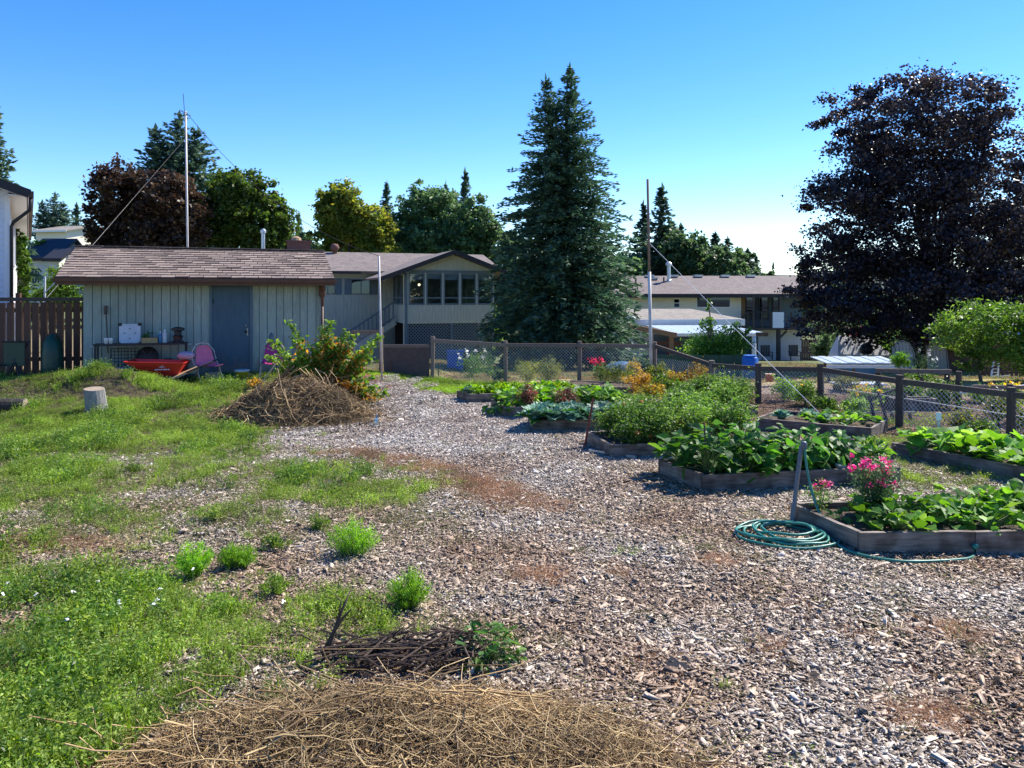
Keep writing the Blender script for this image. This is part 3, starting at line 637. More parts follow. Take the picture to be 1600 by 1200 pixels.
# ---------------------------------------------------------------- houses
def grooved_wall(w, h, step, t=.02, openings=()):
    """board-and-groove wall from x=0..w, z=0..h, facing -y, with openings (x0,x1,z0,z1); one joined skin"""
    mb = MB()
    def boards(x0, x1, z0, z1):
        if x1-x0 < .01 or z1-z0 < .01: return
        x = x0
        while x < x1-1e-4:
            xe = min(x+step, x1); mb.box(x+.008, max(xe-.008, x+.012), -t, 0, z0, z1); x = xe
        mb.box(x0, x1, 0, .06, z0, z1)
    xs = sorted(set([0, w]+[o[0] for o in openings]+[o[1] for o in openings]))
    for a, b in zip(xs[:-1], xs[1:]):
        col = sorted([(o[2], o[3]) for o in openings if o[0] <= a+1e-6 and o[1] >= b-1e-6])
        z = 0
        for o0, o1 in col: boards(a, b, z, o0); z = o1
        boards(a, b, z, h)
    return mb
def window(parent, x0, x1, z0, z1, y=-.03, fr=.06, m='trim', pane='glass_dark', muntins=(), rails=(), name='window'):
    f = MB(); d0, d1 = y, y+.06
    f.box(x0, x1, d0, d1, z0, z0+fr); f.box(x0, x1, d0, d1, z1-fr, z1); f.box(x0, x0+fr, d0, d1, z0+fr, z1-fr); f.box(x1-fr, x1, d0, d1, z0+fr, z1-fr)
    for t in muntins: xm = x0+(x1-x0)*t; f.box(xm-fr*.4, xm+fr*.4, d0+.003, d1-.003, z0+fr, z1-fr)
    for t in rails: zm = z0+(z1-z0)*t; f.box(x0+fr, x1-fr, d0+.006, d1-.006, zm-fr*.4, zm+fr*.4)
    o = f.build(name, M[m], parent, fix=False)
    box('pane', x0+fr, x1-fr, y+.026, y+.032, z0+fr, z1-fr, M[pane], o)
    return o
def slab(name, pts, t, m, parent):
    """roof slab: four points of the upper face, thickness t downwards"""
    p = [Vector(q) for q in pts]; n = (p[1]-p[0]).cross(p[3]-p[0]).normalized()
    if n.z < 0: n = -n
    return MB().prism(p, -n*t).build(name, m, parent)

# main house: origin at the near left corner of the sun room
HC = (-4.95, 36.0, -1.35)
mh = thing('neighbour_house', 'grey green house with a raised glazed sunroom behind the garden gate', 'house', HC, TH)
hz = lambda py, y=36.0: zz(py, y)-HC[2]
FW = 4.35; FD = 4.6; zf0, zf1 = hz(502), hz(476); zw1 = hz(426)
zt = zw1+.12
# wing running left behind the sun room
WL = 8.5
wop = []
def wing_u(px): return frame(px, (HC[0]-math.sin(TH)*FD, HC[1]+math.cos(TH)*FD), TH)
wx = [wing_u(p) for p in (500, 524, 548, 580)]
wz0, wz1 = 1.35+zz(460, 40.2), 1.35+zz(436, 40.2)
mbw = grooved_wall(WL+FW, zt+.25, .2, openings=[(WL+wx[0], WL+wx[1], wz0, wz1), (WL+wx[2], WL+wx[3], wz0, wz1)])
o = mbw.build('wing_wall', M['siding'], mh, fix=False); o.location = (-WL, FD, 0)
box('wing_interior', -WL+.1, -.2, FD+.6, FD+.65, 0, zt+.2, M['dark'], mh)
for a, b in ((wx[0], wx[1]), (wx[2], wx[3])):
    window(mh, a, b, wz0, wz1, FD-.05, .05, 'trim', 'glass_dark', (.5,))
    box('shutter', a-.32, a-.02, FD-.05, FD-.021, wz0-.02, wz1+.02, M['trim'], mh); box('shutter', b+.02, b+.32, FD-.05, FD-.021, wz0-.02, wz1+.02, M['trim'], mh)
box('window_blind', wx[2]+.55, wx[2]+.8, FD+.3, FD+.32, wz0+.05, wz1-.25, M['lid'], mh)
ze, zr = zt+.05, zt+1.22
slab('wing_roof', [(-WL, FD-.7, ze), (FW+2, FD-.7, ze), (FW+2, FD+3.4, zr), (-WL, FD+3.4, zr)], .12, M['roof_far'], mh)
slab('wing_roof', [(-WL, FD+7.5, ze), (FW+2, FD+7.5, ze), (FW+2, FD+3.401, zr), (-WL, FD+3.401, zr)], .12, M['roof_far'], mh)
box('gutter', -WL, -1.5, FD-.8, FD-.7, ze-.14, ze-.02, M['black'], mh)
# sun room
box('room_floor', 0, FW, .0, FD-.03, zf0-.12, zf0-.001, M['siding'], mh)
gw = grooved_wall(FW, zf1-zf0-.03, .155); o = gw.build('parapet_wall', M['siding'], mh, fix=False); o.location = (0, 0, zf0)
gw = grooved_wall(FD-.1, zf1-zf0-.03, .155); o = gw.build('parapet_wall', M['siding'], mh, fix=False); o.location = (.0, FD-.05, zf0); o.rotation_euler = (0, 0, -math.pi/2)
nw = 5
for i in range(nw):
    a = .06+(FW-.12)*i/nw; b = .06+(FW-.12)*(i+1)/nw
    window(mh, a+.03, b-.03, zf1-.02, zw1, -.03, .07, 'trim', 'glass', rails=(.22,))
    bl = box('roller_blind', a+.11, b-.11, .05, .07, zw1-.33+.05*(i % 2), zw1-.07, M['lid'], mh)
for i in range(nw+1):
    a = .06+(FW-.12)*i/nw; box('mullion', a-.03, a+.03, -.04, .06, zf1-.03, zw1, M['siding'], mh)
nside = 3
for i in range(nside):
    y0 = .12+(FD-1.6)*i/nside; y1 = .12+(FD-1.6)*(i+1)/nside-.08
    w_ = window(mh, 0, y1-y0, 0, zw1-zf1+.02, -.03, .07, 'trim', 'glass', rails=(.22,)); w_.location = (0, y1, zf1-.02); w_.rotation_euler = (0, 0, -math.pi/2)
box('corner_post', -.07, .04, -.07, .04, 0, zt, M['trim'], mh)
box('head_beam', -.05, FW+.05, -.05, .07, zw1, zt, M['trim'], mh); box('head_beam', -.05, .07, .071, FD-.03, zw1, zt, M['trim'], mh)
box('side_wall', FW-.06, FW, .07, FD-.03, zf0, zt, M['siding'], mh)
MB().prism([(FW/2-FW/2-.0, -.02, zt), (FW+.0, -.02, zt), (FW/2, -.02, zt+.80)], (0, .06, 0)).build('gable_wall', M['siding'], mh)
for i in range(1, 27):
    x = i*FW/27; hh = .80*(1-abs(x-FW/2)/(FW/2))
    if hh > .05: box('batten', x-.012, x+.012, -.035, -.0205, zt+.01, zt+hh-.02, M['siding'], mh)
rz_ = zt+.95; OV = 1.35; dz_ = .42
pk = (FW/2, rz_)
slab('gable_roof', [(-OV, -.65, rz_-(FW/2+OV)*.37), (FW/2, -.65, rz_), (FW/2, FD+3.3, rz_), (-OV, FD+3.3, rz_-(FW/2+OV)*.37)], .10, M['roof_far'], mh)
slab('gable_roof', [(FW+OV, -.65, rz_-(FW/2+OV)*.37), (FW/2+.001, -.65, rz_), (FW/2+.001, FD+3.3, rz_), (FW+OV, FD+3.3, rz_-(FW/2+OV)*.37)], .10, M['roof_far'], mh)
for sgn, xe in ((-1, -OV), (1, FW+OV)):
    a = Vector((xe, -.67, rz_-(FW/2+OV)*.37-.09)); b = Vector((FW/2, -.67, rz_-.09)); MB().beam(a, b, .03, .2).build('barge_board', M['black'], mh)
box('ceiling', 0.05, FW-.05, .08, FD, zt-.06, zt-.02, M['siding'], mh)
lm = MB().lathe([(.02, .07), (.06, .04), (.06, -.02), (.02, -.05)], 12, c=(1.05, 1.9, zw1-.55)); lm.build('pendant_lamp', M['lamp'], mh, True)
MB().tube([(1.05, 1.9, zw1-.45), (1.05, 1.9, zt-.03)], .012, 5).build('lamp_cord', M['black'], mh)
box('dining_table', 1.2, 2.6, 1.2, 2.1, zf0+.70, zf0+.75, M['beamwood'], mh)
# undercroft: posts, lattice, back wall, stairs
for x in (.05, 2.2, FW-.06): box('support_post', x-.06, x+.06, .02, .14, 0, zf0-.12, M['trim'], mh)
def lattice(x0, x1, z0, z1, y, st=.16):
    mb = MB(); 
    n = int((x1-x0+z1-z0)/st)+1
    for i in range(n):
        for sg in (1, -1):
            # diagonal clipped to the rectangle
            c = i*st
            if sg == 1:
                pa = (x0+c, z0) if x0+c <= x1 else (x1, z0+(x0+c-x1)); pb = (x0, z0+c) if z0+c <= z1 else (x0+(z0+c-z1), z1)
            else:
                pa = (x1-c, z0) if x1-c >= x0 else (x0, z0+(x0-(x1-c))); pb = (x1, z0+c) if z0+c <= z1 else (x1-(z0+c-z1), z1)
            if abs(pa[0]-pb[0]) > .03: mb.beam((pa[0], y+.004*sg, pa[1]), (pb[0], y+.004*sg, pb[1]), .006, .045, up=(0, 1, 0) if False else (0, 0, 1))
    return mb
lattice(.12, 2.13, .0, zf0-.14, .08).build('lattice_panel', M['trim'], mh); lattice(2.27, FW-.13, .0, zf0-.14, .08).build('lattice_panel', M['trim'], mh)
box('foundation_wall', 0, FW, 2.6, 2.7, -.05, zf0-.15, M['dark'], mh)
gw = grooved_wall(1.6, zf0-.1, .2); o = gw.build('lower_wall', M['siding'], mh, fix=False); o.location = (-1.35, 3.6, 0)
MB().tube([(-1.2, -.55, rz_-(FW/2+1.2)*.37-.2), (-.5, -.3, zw1-.02), (-.15, -.08, zw1-.1), (-.14, -.1, .4), (-.05, -.3, .1)], .035, 8).build('downspout', M['siding'], mh, True)
# stairs down towards the left front
sx0, sx1 = -.15, -3.0; szt, szb = zf0, .35
for y_ in (1.9, 2.8): MB().beam((sx0, y_, szt-.1), (sx1, y_, szb-.1), .05, .28).build('stringer', M['siding'], mh)
for i in range(9):
    t = (i+.5)/9; box('tread', sx0+(sx1-sx0)*t-.14, sx0+(sx1-sx0)*t+.14, 1.93, 2.77, szt+(szb-szt)*t, szt+(szb-szt)*t+.04, M['trim'], mh)
MB().beam((sx0, 1.86, szt+.92), (sx1, 1.86, szb+.92), .06, .09).build('handrail', M['trim'], mh)
MB().beam((sx0, 1.86, szt+.18), (sx1, 1.86, szb+.18), .04, .06).build('lower_rail', M['trim'], mh)
for i in range(14):
    t = (i+.5)/14; x = sx0+(sx1-sx0)*t; z = szt+(szb-szt)*t; box('baluster', x-.035, x+.035, 1.845, 1.875, z+.2, z+.88, M['trim'], mh)
# roof furniture
def rp(px, y): return None
def on_wing(u, t, dz=0): return (u, FD-.7+4.1*t, ze+(zr-ze)*t+dz)
ch = MB(); ch.box(-.62, .62, -.3, .3, -.8, .42); ch.box(-.68, .68, -.36, .36, .42, .52); o = ch.build('chimney', M['brick'], mh); o.location = (-4.2, FD+4.0, zr+.1)
MB().lathe([(.3, 0), (.26, .16), (.1, .24)], 12, c=(-4.35, FD+4.0, zr+.62)).build('chimney_cap', M['plank'], mh)
MB().lathe([(.10, -.6), (.10, .95), (.16, .97), (.16, 1.1), (.05, 1.2)], 12, c=(-6.1, FD+3.6, zr)).build('metal_flue', M['metal'], mh)
MB().lathe([(.12, -.2), (.12, .12), (.22, .17), (.24, .32), (.16, .46), (.03, .5)], 14, c=(-2.35, FD+3.1, zr-.05)).build('turbine_vent', M['brick'], mh, True)
for u, t in ((-5.45, .96), (-5.0, .62)):
    o = box('roof_vent', -.2, .2, -.16, .16, 0, .1, M['black'], mh); o.location = on_wing(u, t, .02)
MB().tube([on_wing(-4.3, .35, -.1), on_wing(-4.3, .35, .32)], .04, 8).build('vent_pipe', M['black'], mh)

# house far right with the long roof
BC = (7.2, 56.0, -2.72)
b2 = thing('long_house', 'cream two storey house with a long low grey roof between spruce and purple maple', 'house', BC, R(-1.2))
bz = lambda py, y=56: zz(py, y)-BC[2]
def bx(px, v=0.0): return frame(px, BC, R(-1.2), v)
e_z, r_z = bz(459), bz(431, 60.2); L0, L1 = bx(950), bx(1262)
wl_, wr_ = bx(957), bx(1158)
ops = [(bx(960), bx(977), bz(500), bz(466)), (bx(1052), bx(1063), bz(481), bz(466)), (bx(1088), bx(1142), bz(481), bz(463))]
gw = MB()
def wall_open(w0, w1, h, ops, y0=0, y1=.15, zb=0):
    mb = MB(); xs = sorted(set([w0, w1]+[o[0] for o in ops]+[o[1] for o in ops]))
    for a, b in zip(xs[:-1], xs[1:]):
        z = zb
        for o0, o1 in sorted([(o[2], o[3]) for o in ops if o[0] <= a+1e-6 and o[1] >= b-1e-6]): mb.box(a, b, y0, y1, z, o0); z = o1
        mb.box(a, b, y0, y1, z, h)
    return mb
wall_open(wl_, wr_, e_z-.1, ops).build('wall', M['cream'], b2, fix=False)
box('interior', wl_+.2, wr_-.2, .6, .65, 0, e_z-.12, M['dark'], b2); box('blue_curtain', ops[0][0], ops[0][1], .3, .33, ops[0][2], ops[0][3], M['curtain'], b2)
window(b2, *ops[0], .03, .08, 'white', 'glass_dark', (.35,)); window(b2, *ops[1], .03, .07, 'white', 'glass_dark', rails=(.5,)); window(b2, *ops[2], .03, .07, 'white', 'glass_dark', (.33,))
slab('roof', [(L0, -1.0, e_z), (L1+2, -1.0, e_z), (L1+2, 4.2, r_z), (L0, 4.2, r_z)], .15, M['roof_far'], b2)
slab('roof', [(L0, 9.4, e_z), (L1+2, 9.4, e_z), (L1+2, 4.201, r_z), (L0, 4.201, r_z)], .15, M['roof_far'], b2)
box('fascia', L0, L1+2, -1.06, -1.0, e_z-.28, e_z-.01, M['black'], b2)
box('end_wall', wl_, wl_+.15, .151, 8.2, 0, e_z-.1, M['cream'], b2)
# recessed balcony at the right end
box('wood_panel', bx(1158)+.002, bx(1169), .8, .95, bz(512), e_z-.1, M['beamwood'], b2)
box('recess_wall', bx(1169)+.002, bx(1262), 1.2, 1.35, 0, e_z-.1, M['trim'], b2)
for i, (p0, p1) in enumerate(((1171, 1189), (1192, 1209), (1214, 1226))): window(b2, bx(p0), bx(p1), bz(500), bz(463), 1.1, .1, 'black', 'glass_dark', rails=(.5,))
box('balcony_floor', bx(1160), bx(1262), -1.2, 1.19, bz(514), bz(511), M['dkpost'], b2)
box('balcony_board', bx(1199), bx(1216), -1.24, -1.2, bz(511), bz(487), M['white'], b2)
for p in (1161, 1170, 1183, 1197, 1211, 1228): box('balcony_post', bx(p)-.06, bx(p)+.06, -1.19, -1.1, bz(511), e_z-.15 if p in (1170, 1211) else bz(487), M['dkpost'], b2)
box('balcony_rail', bx(1161), bx(1197), -1.2, -1.12, bz(488), bz(486), M['black'], b2)
for i in range(18): x = bx(1162)+i*(bx(1197)-bx(1162))/18; box('baluster', x-.015, x+.015, -1.17, -1.14, bz(511), bz(488), M['black'], b2)
box('lower_wall', bx(1186), bx(1254), .2, .35, 0, bz(514), M['stucco'], b2)
box('timber_post', bx(1207), bx(1212), -1.1, -.8, 0, bz(514), M['dkpost'], b2)
MB().beam((bx(1211), -.95, bz(527)), (bx(1222), -.95, bz(516)), .12, .12).build('knee_brace', M['dkpost'], b2)
MB().beam((bx(1146), -1.3, bz(502)), (bx(1161), -1.3, bz(486)), .06, .08).build('stair_rail', M['black'], b2)
for i in range(5): x = bx(1148+i*2.8); box('stair_baluster', x-.015, x+.015, -1.33, -1.29, bz(514), bz(501-i*3), M['black'], b2)
for p, t in ((1018, .93), (1056, .93), (1095, .93), (1137, .93), (1178, .93), (1021, .78)):
    o = box('roof_vent', -.32, .32, -.22, .22, 0, .16, M['metal'], b2); o.location = (bx(p, -3), -1+5.2*t, e_z+(r_z-e_z)*t+.01)
o = MB().lathe([(.2, -.2), (.2, .05), (.14, .1), (.14, 1.15), (.24, 1.17), (.24, 1.35), (.1, 1.45)], 12).build('metal_flue', M['metal'], b2); o.location = (bx(1045.5, -2.5), 2.6, e_z+(r_z-e_z)*.7)
for p, t in ((993, .55), (1038, .62)): o = MB().tube([(0, 0, -.1), (0, 0, .38)], .06, 8).build('vent_pipe', M['black'], b2); o.location = (bx(p, -2), -1+5.2*t, e_z+(r_z-e_z)*t)

# annex with the white fascia
AC = (7.44, 44.0, -1.95)
an = thing('garage_annex', 'low tan annex with white fascia and shingle roof in front of the cream house', 'garage', AC, R(8))
az = lambda py, y=44: zz(py, y)-AC[2]
al = frame(1152, AC, R(8)); ez2 = az(499); pz2 = ez2+.55
box('front_wall', 0, al, 0, .15, 0, ez2-.1, M['cream'], an)
MB().prism([(0, 0.151, 0), (0, 5.5, 0), (0, 5.5, ez2-.1), (0, 2.75, pz2-.14), (0, .151, ez2-.1)], (.12, 0, 0)).build('gable_wall', M['cream'], an)
slab('roof', [(-.35, -.5, ez2), (al+.2, -.5, ez2), (al-1.8, 2.75, pz2), (-.35, 2.75, pz2)], .1, M['roof_tan'], an)
slab('roof', [(-.35, 6.0, ez2), (al+.2, 6.0, ez2), (al-1.8, 2.751, pz2), (-.35, 2.751, pz2)], .1, M['roof_tan'], an)
MB().add([(al+.2, -.5, ez2), (al+.2, 6, ez2), (al-1.8, 2.75, pz2), (al-1.8, 2.75, pz2-.1), (al+.2, 6, ez2-.1), (al+.2, -.5, ez2-.1)], [(0, 1, 2), (5, 4, 3), (0, 5, 4, 1), (1, 4, 3, 2), (2, 3, 5, 0)]).build('roof_end', M['roof_tan'], an)
box('fascia', -.36, al+.22, -.56, -.5, ez2-.36, ez2+.01, M['white'], an)
for a, b in (((-.38, -.5, ez2-.16), (-.38, 2.75, pz2-.16)), ((-.38, 6, ez2-.16), (-.38, 2.75, pz2-.16))): MB().beam(a, b, .05, .3).build('barge_board', M['white'], an)

# patio cover
PC = (7.0, 40.0, -1.75)
pc = thing('patio_cover', 'low timber patio cover with pale blue corrugated roof beside the annex', 'patio cover', PC, R(3))
pz = lambda py, y=40: zz(py, y)-PC[2]
pu = lambda px: frame(px, PC, R(3))
x0, x1 = pu(1057), pu(1196); zt0, zt1 = pz(522), pz(509, 43.2)
n_ = 22
for i in range(n_):
    a = x0+(x1-x0)*i/n_; b = x0+(x1-x0)*(i+1)/n_
    MB().prism([(a+.01, -.05, zt0+.02), (b-.01, -.05, zt0+.02+.012*(i % 2)), (b-.01-.9, 3.3, zt1+.012*(i % 2)), (a+.01-.9, 3.3, zt1)], (0, 0, .02)).build('roof_panel', M['corr'], pc)
box('front_fascia', x0, pu(1180), -.1, -.052, zt0-.12, zt0+.03, M['white'], pc); box('front_beam', pu(1180), x1+.1, -.1, -.05, zt0-.13, zt0+.08, M['dkpost'], pc)
MB().beam((x0-.03, -.1, zt0-.06), (x0-1.9, 3.2, zt1-.02), .08, .26).build('side_beam', M['beamwood'], pc)
MB().beam((x0-.9, 2.6, zt0-.6), (x0+.6, 1.2, zt0-.6), .1, .2).build('cross_beam', M['brown'], pc)
MB().tube([(pu(1178), 0, -.1), (pu(1178), 0, zt0-.121)], .11, 12).build('post', M['white'], pc, True)
for p in (1052, 1118): box('timber_post', pu(p)-.1, pu(p)+.1, .3, .5, -.1, zt0-.05, M['beamwood'], pc)
box('red_door', pu(1056)+.05, pu(1068), 1.9, 1.98, 0, zt0-.4, M['reddoor'], pc); box('back_wall', pu(1040), x1-.5, 2.6, 2.7, 0, zt0-.15, M['trim'], pc)

# left house, end wall with lap siding seen at the frame edge
LC = (-11.8, 18.0, 0.05); LA = R(32.2)
lh = thing('white_house', 'white lap sided house with deep white eaves at the left edge', 'house', LC, LA)
LH_ = zz(309, 18)-LC[2]+.05; LD = 16.0
cl = MB()
for i in range(int(LH_/.14)+1):
    z = i*.14; cl.add([(-6, -.03, z), (0, -.03, z), (0, -.005, z+.14), (-6, -.005, z+.14), (-6, 0, z), (0, 0, z)], [(0, 1, 2, 3), (4, 5, 1, 0)])
cl.build('lap_siding', M['wside'], lh)
box('front_wall', -6, -.06, .0, .1, 0, LH_, M['wside'], lh)
box('side_wall', -.06, 0, 0, LD, 0, LH_+.1, M['stucco'], lh)
box('corner_board', -.08, .03, -.045, .06, 0, LH_, M['white'], lh)
def gz(x): return LH_+.14-x*.36
MB().prism([(-6, 0, LH_), (-.06, 0, LH_), (-6, 0, gz(-6)-.1)], (0, .1, 0)).build('gable', M['wside'], lh)
slab('roof', [(.40, -.55, gz(.40)+.12), (.40, LD+.5, gz(.40)+.12), (-6, LD+.5, gz(-6)+.12), (-6, -.55, gz(-6)+.12)], .08, M['roof_far'], lh)
slab('soffit', [(.36, -.5, LH_-.02), (.36, LD+.4, LH_-.02), (-.0, LD+.4, LH_-.02), (-.0, -.5, LH_-.02)], .02, M['white'], lh)
slab('soffit', [(.36, -.52, gz(.36)-.04), (.36, -.01, gz(.36)-.04), (-6, -.01, gz(-6)-.04), (-6, -.52, gz(-6)-.04)], .02, M['white'], lh)
MB().beam((.42, -.56, gz(.42)+.02), (-6, -.56, gz(-6)+.02), .03, .2).build('barge_board', M['black'], lh)
box('gutter', .40, .50, -.5, LD+.4, LH_-.06, LH_+.08, M['bark'], lh)
MB().tube([(.45, -.42, LH_-.03), (.42, -.40, LH_-.35), (.1, -.08, LH_-.62), (.06, -.07, LH_-.72), (.06, -.07, .1)], .04, 8).build('downspout', M['black'], lh, True)
for y_, z_ in ((6.0, 2.9), (6.0, .6), (12, 2.9)):
    w_ = window(lh, 0, 1.2, 0, 1.2, -.03, .07, 'white', 'glass_dark'); w_.location = (.03, y_, z_); w_.rotation_euler = (0, 0, math.pi/2)

def simple_house(name, label, C, rz, w_, d_, h_, rh, wallm, roofm, ridge='x', wins=(), ov=.5, trimm='black'):
    t = thing(name, label, 'house', C, rz)
    wall_open(0, w_, h_, [(a, b, c, d) for a, b, c, d in wins], 0, .15).build('wall', wallm, t, fix=False)
    box('side_wall', 0, .15, .151, d_, 0, h_, wallm, t); box('side_wall', w_-.15, w_, .151, d_, 0, h_, wallm, t); box('back_wall', .151, w_-.151, d_-.15, d_, 0, h_, wallm, t)
    box('interior', .2, w_-.2, 1.4, 1.45, 0, h_, M['dark'], t)
    for a, b, c, d in wins: window(t, a, b, c, d, .0, .09, trimm, 'glass_dark', (.5,))
    if ridge == 'x':
        slab('roof', [(-ov, -ov, h_), (w_+ov, -ov, h_), (w_+ov, d_/2, h_+rh), (-ov, d_/2, h_+rh)], .12, roofm, t); slab('roof', [(-ov, d_+ov, h_), (w_+ov, d_+ov, h_), (w_+ov, d_/2+.001, h_+rh), (-ov, d_/2+.001, h_+rh)], .12, roofm, t)
        for x in (0, w_-.12): MB().prism([(x, 0, h_), (x, d_, h_), (x, d_/2, h_+rh-.1)], (.12, 0, 0)).build('gable', wallm, t)
    box('fascia', -ov, w_+ov, -ov-.05, -ov, h_-.2, h_+.01, M[trimm], t)
    return t
hA = G(42, 52); hA = (hA[0], 52, zz(480, 52))
simple_house('black_trimmed_house', 'small white house with black trim and dark roof behind the ivy', (D(44, 400, 52)[0], 52, zz(482, 52)), R(4), 1.65, 5, zz(403, 52)-zz(482, 52), 1.5, M['stucco'], M['black'], wins=[(.25, .72, 1.5, 2.75)], ov=.35)
box_ = simple_house('black_trimmed_house', 'small white house wing with black corner trim left of the shed roof', (D(84, 400, 50.5)[0]-.3, 50.5, zz(470, 50.5)), R(4), .62, 3, zz(404, 50.5)-zz(470, 50.5), .8, M['stucco'], M['black'], ov=.3)
simple_house('hillside_house', 'pale grey house on the slope above the black trimmed house', (D(56, 400, 88)[0], 88, zz(402, 88)), R(-14), 4.2, 8, 3.0, .9, M['cream'], M['roof_tan'], wins=[(2.9, 3.7, 1.0, 2.0)], ov=.6, trimm='white')
for nm, px, py, y, wd, hh, lab in (('distant_building', 1465, 548, 44, 4, 1.4, 'small pale building under the maple branches'),):
    pass
# ---------------------------------------------------------------- trees
def trunk_mesh(H_, r0, limbs, m, seed, parent, bend=.15):
    rg = np.random.default_rng(seed); mb = MB(); k = 8
    pts = [Vector((bend*math.sin(i*.9+seed)*i/k, bend*math.cos(i*1.3+seed)*i/k, H_*i/k-.15)) for i in range(k+1)]
    mb.tube(pts, [r0*(1.35 if i == 0 else 1)*(1-.8*i/k) for i in range(k+1)], 10)
    for e in limbs:
        e = Vector(e); t = min(.9, max(.18, (e.z*.45)/H_)); i = int(t*k); p = pts[i].lerp(pts[i+1], t*k-i)
        L = (e-p).length; q = [p.lerp(e, s)+Vector((0, 0, L*.10*math.sin(s*math.pi)))+Vector(rg.normal(0, .025*L, 3))*(1 if 0 < s < 1 else 0) for s in (0, .25, .5, .75, 1)]
        rr = r0*(1-.8*t)*.55; mb.tube(q, [rr, rr*.75, rr*.5, rr*.3, rr*.12], 6)
    return mb.build('trunk', m, parent, True, fix=False)
def crown_arrays(blobs, nsub, per, leaf, seed, subr=.2, aspect=.7, up=.5, shell=.5, flat=.75):
    """blobs (x,y,z,rx,ry,rz): leaves gathered in sub-clumps spread through each blob"""
    rg = np.random.default_rng(seed); cs = []; tot = sum(b[3]*b[4]*b[5] for b in blobs)**(1/1)
    for b in blobs:
        n = max(4, int(nsub*(b[3]*b[4]*b[5])/tot)); d = unit(rg.normal(size=(n, 3))); r = rg.uniform(shell, 1.0, (n, 1))*rg.choice([1, 1, 1, 1.08], (n, 1))
        sc = np.array(b[:3])+d*r*np.array(b[3:]); sr = subr*min(b[3:])*rg.uniform(.6, 1.35, n)
        pts = rg.normal(size=(n, per, 3))*.5*sr[:, None, None]; pts[..., 2] *= flat
        cs.append((sc[:, None]+pts).reshape(-1, 3))
    c = np.concatenate(cs); V, F = rnd_leaves(c, leaf, rg, up, aspect, .25)
    # the colour varies leaf by leaf and, a little, clump by clump
    v = np.clip(rg.beta(2, 2, len(c))+.28*np.sin(c[:, 0]*3/subr*.2+seed)*np.cos(c[:, 2]*2.3+c[:, 1]*1.7), 0, 1)
    return V, F, v
def crown(blobs, nsub, per, leaf, seed, m, parent, name='crown', **k):
    V, F, v = crown_arrays(blobs, nsub, per, leaf, seed, **k)
    if isinstance(m, (list, tuple)):
        mi = (np.random.default_rng(seed).uniform(0, 1, len(F)) < .2).astype(int); return link(name, fast_mesh(name, V, F, [M[x] for x in m], v, mi), parent)
    return link(name, fast_mesh(name, V, F, M[m], v), parent)
def conifer_mesh(Ht, Rd, seed, m, lev=.24, nb=9, spr=.28, step=.12, droop=.35, top=.85, low=.06, wid=.26, tops=1, lat=5):
    rg = np.random.default_rng(seed); C = []; A = []; Ls = []
    tp = [(0, 0, Ht)] if tops == 1 else [(-.75, .1, Ht*.965), (.22, 0, Ht)] if tops == 2 else [(-1.0, 0, Ht*.93), (0, .2, Ht), (.9, -.1, Ht*.92)]
    for ti, (tx, ty, th) in enumerate(tp):
        z = Ht*low if ti == 0 or tops > 1 else 0
        while z < th-.1:
            f = z/th
            L0 = Rd*1.18*(1-f)**top+.06
            if f < .3: L0 *= .74+.26*(f/.3)
            if tops > 1: L0 *= .82
            for b in range(max(3, int(nb*(.45+.55*(1-f))))):
                a = rg.uniform(0, 6.283); L = L0*rg.uniform(.55, 1.2); n = max(2, int(L/step))
                t = (np.arange(n)+.6)/n; rr = L*t; up = .25*(f)+.05
                zc = z+L*(up*t-droop*(1-f*.8)*t*t)+rg.normal(0, .03, n)
                ax = np.array([math.cos(a), math.sin(a)])
                fade = f**1.2
                ctr = np.stack([tx*fade*1.0+ax[0]*rr, ty*fade+ax[1]*rr, zc], 1)
                for s in range(lat):
                    off = rg.normal(0, .115, (n, 1))*L*(1.05-t[:, None]*.75)
                    c = ctr+np.concatenate([-ax[1]*off, ax[0]*off, rg.normal(0, .05, (n, 1))-.25*np.abs(off)], 1)
                    dr = np.stack([ax[0]+rg.normal(0, .5, n)-ax[1]*off[:, 0]*.9, ax[1]+rg.normal(0, .5, n)+ax[0]*off[:, 0]*.9, rg.normal(-.25+.5*f, .25, n)], 1)
                    C.append(c); A.append(dr); Ls.append(spr*rg.uniform(.6, 1.25, n)*(.65+.35*(1-f)))
            z += lev*rg.uniform(.7, 1.3)*(.6+.4*(1-f))
        C.append(np.array([[tx, ty, th]])); A.append(np.array([[0, 0, 1.]])); Ls.append(np.array([spr*1.3]))
    C = np.concatenate(C); A = np.concatenate(A); Ls = np.concatenate(Ls); n = len(C)
    nm = rg.normal(size=(n, 3)); nm[:, 2] += 1.2
    V, F = leaf_arrays(C, A, nm, Ls, Ls*wid, .3)
    v = np.clip(rg.beta(2, 2.2, n)+.15*np.sin(C[:, 2]*5+C[:, 0]*3), 0, 1)
    return fast_mesh('foliage', V, F, M[m], v)
def conifer(name, label, base, me, Ht, r0, group=None, rz=0, sc=1.0, cat='tree'):
    t = thing(name, label, cat, base, rz, group); link('crown', me, t)
    MB().tube([(0, 0, -.3), (0, 0, Ht*.5), (0, 0, Ht*.95)], [r0, r0*.6, .02], 8).build('trunk', M['dkbark'], t, True, fix=False)
    t.scale = (sc, sc, sc); return t

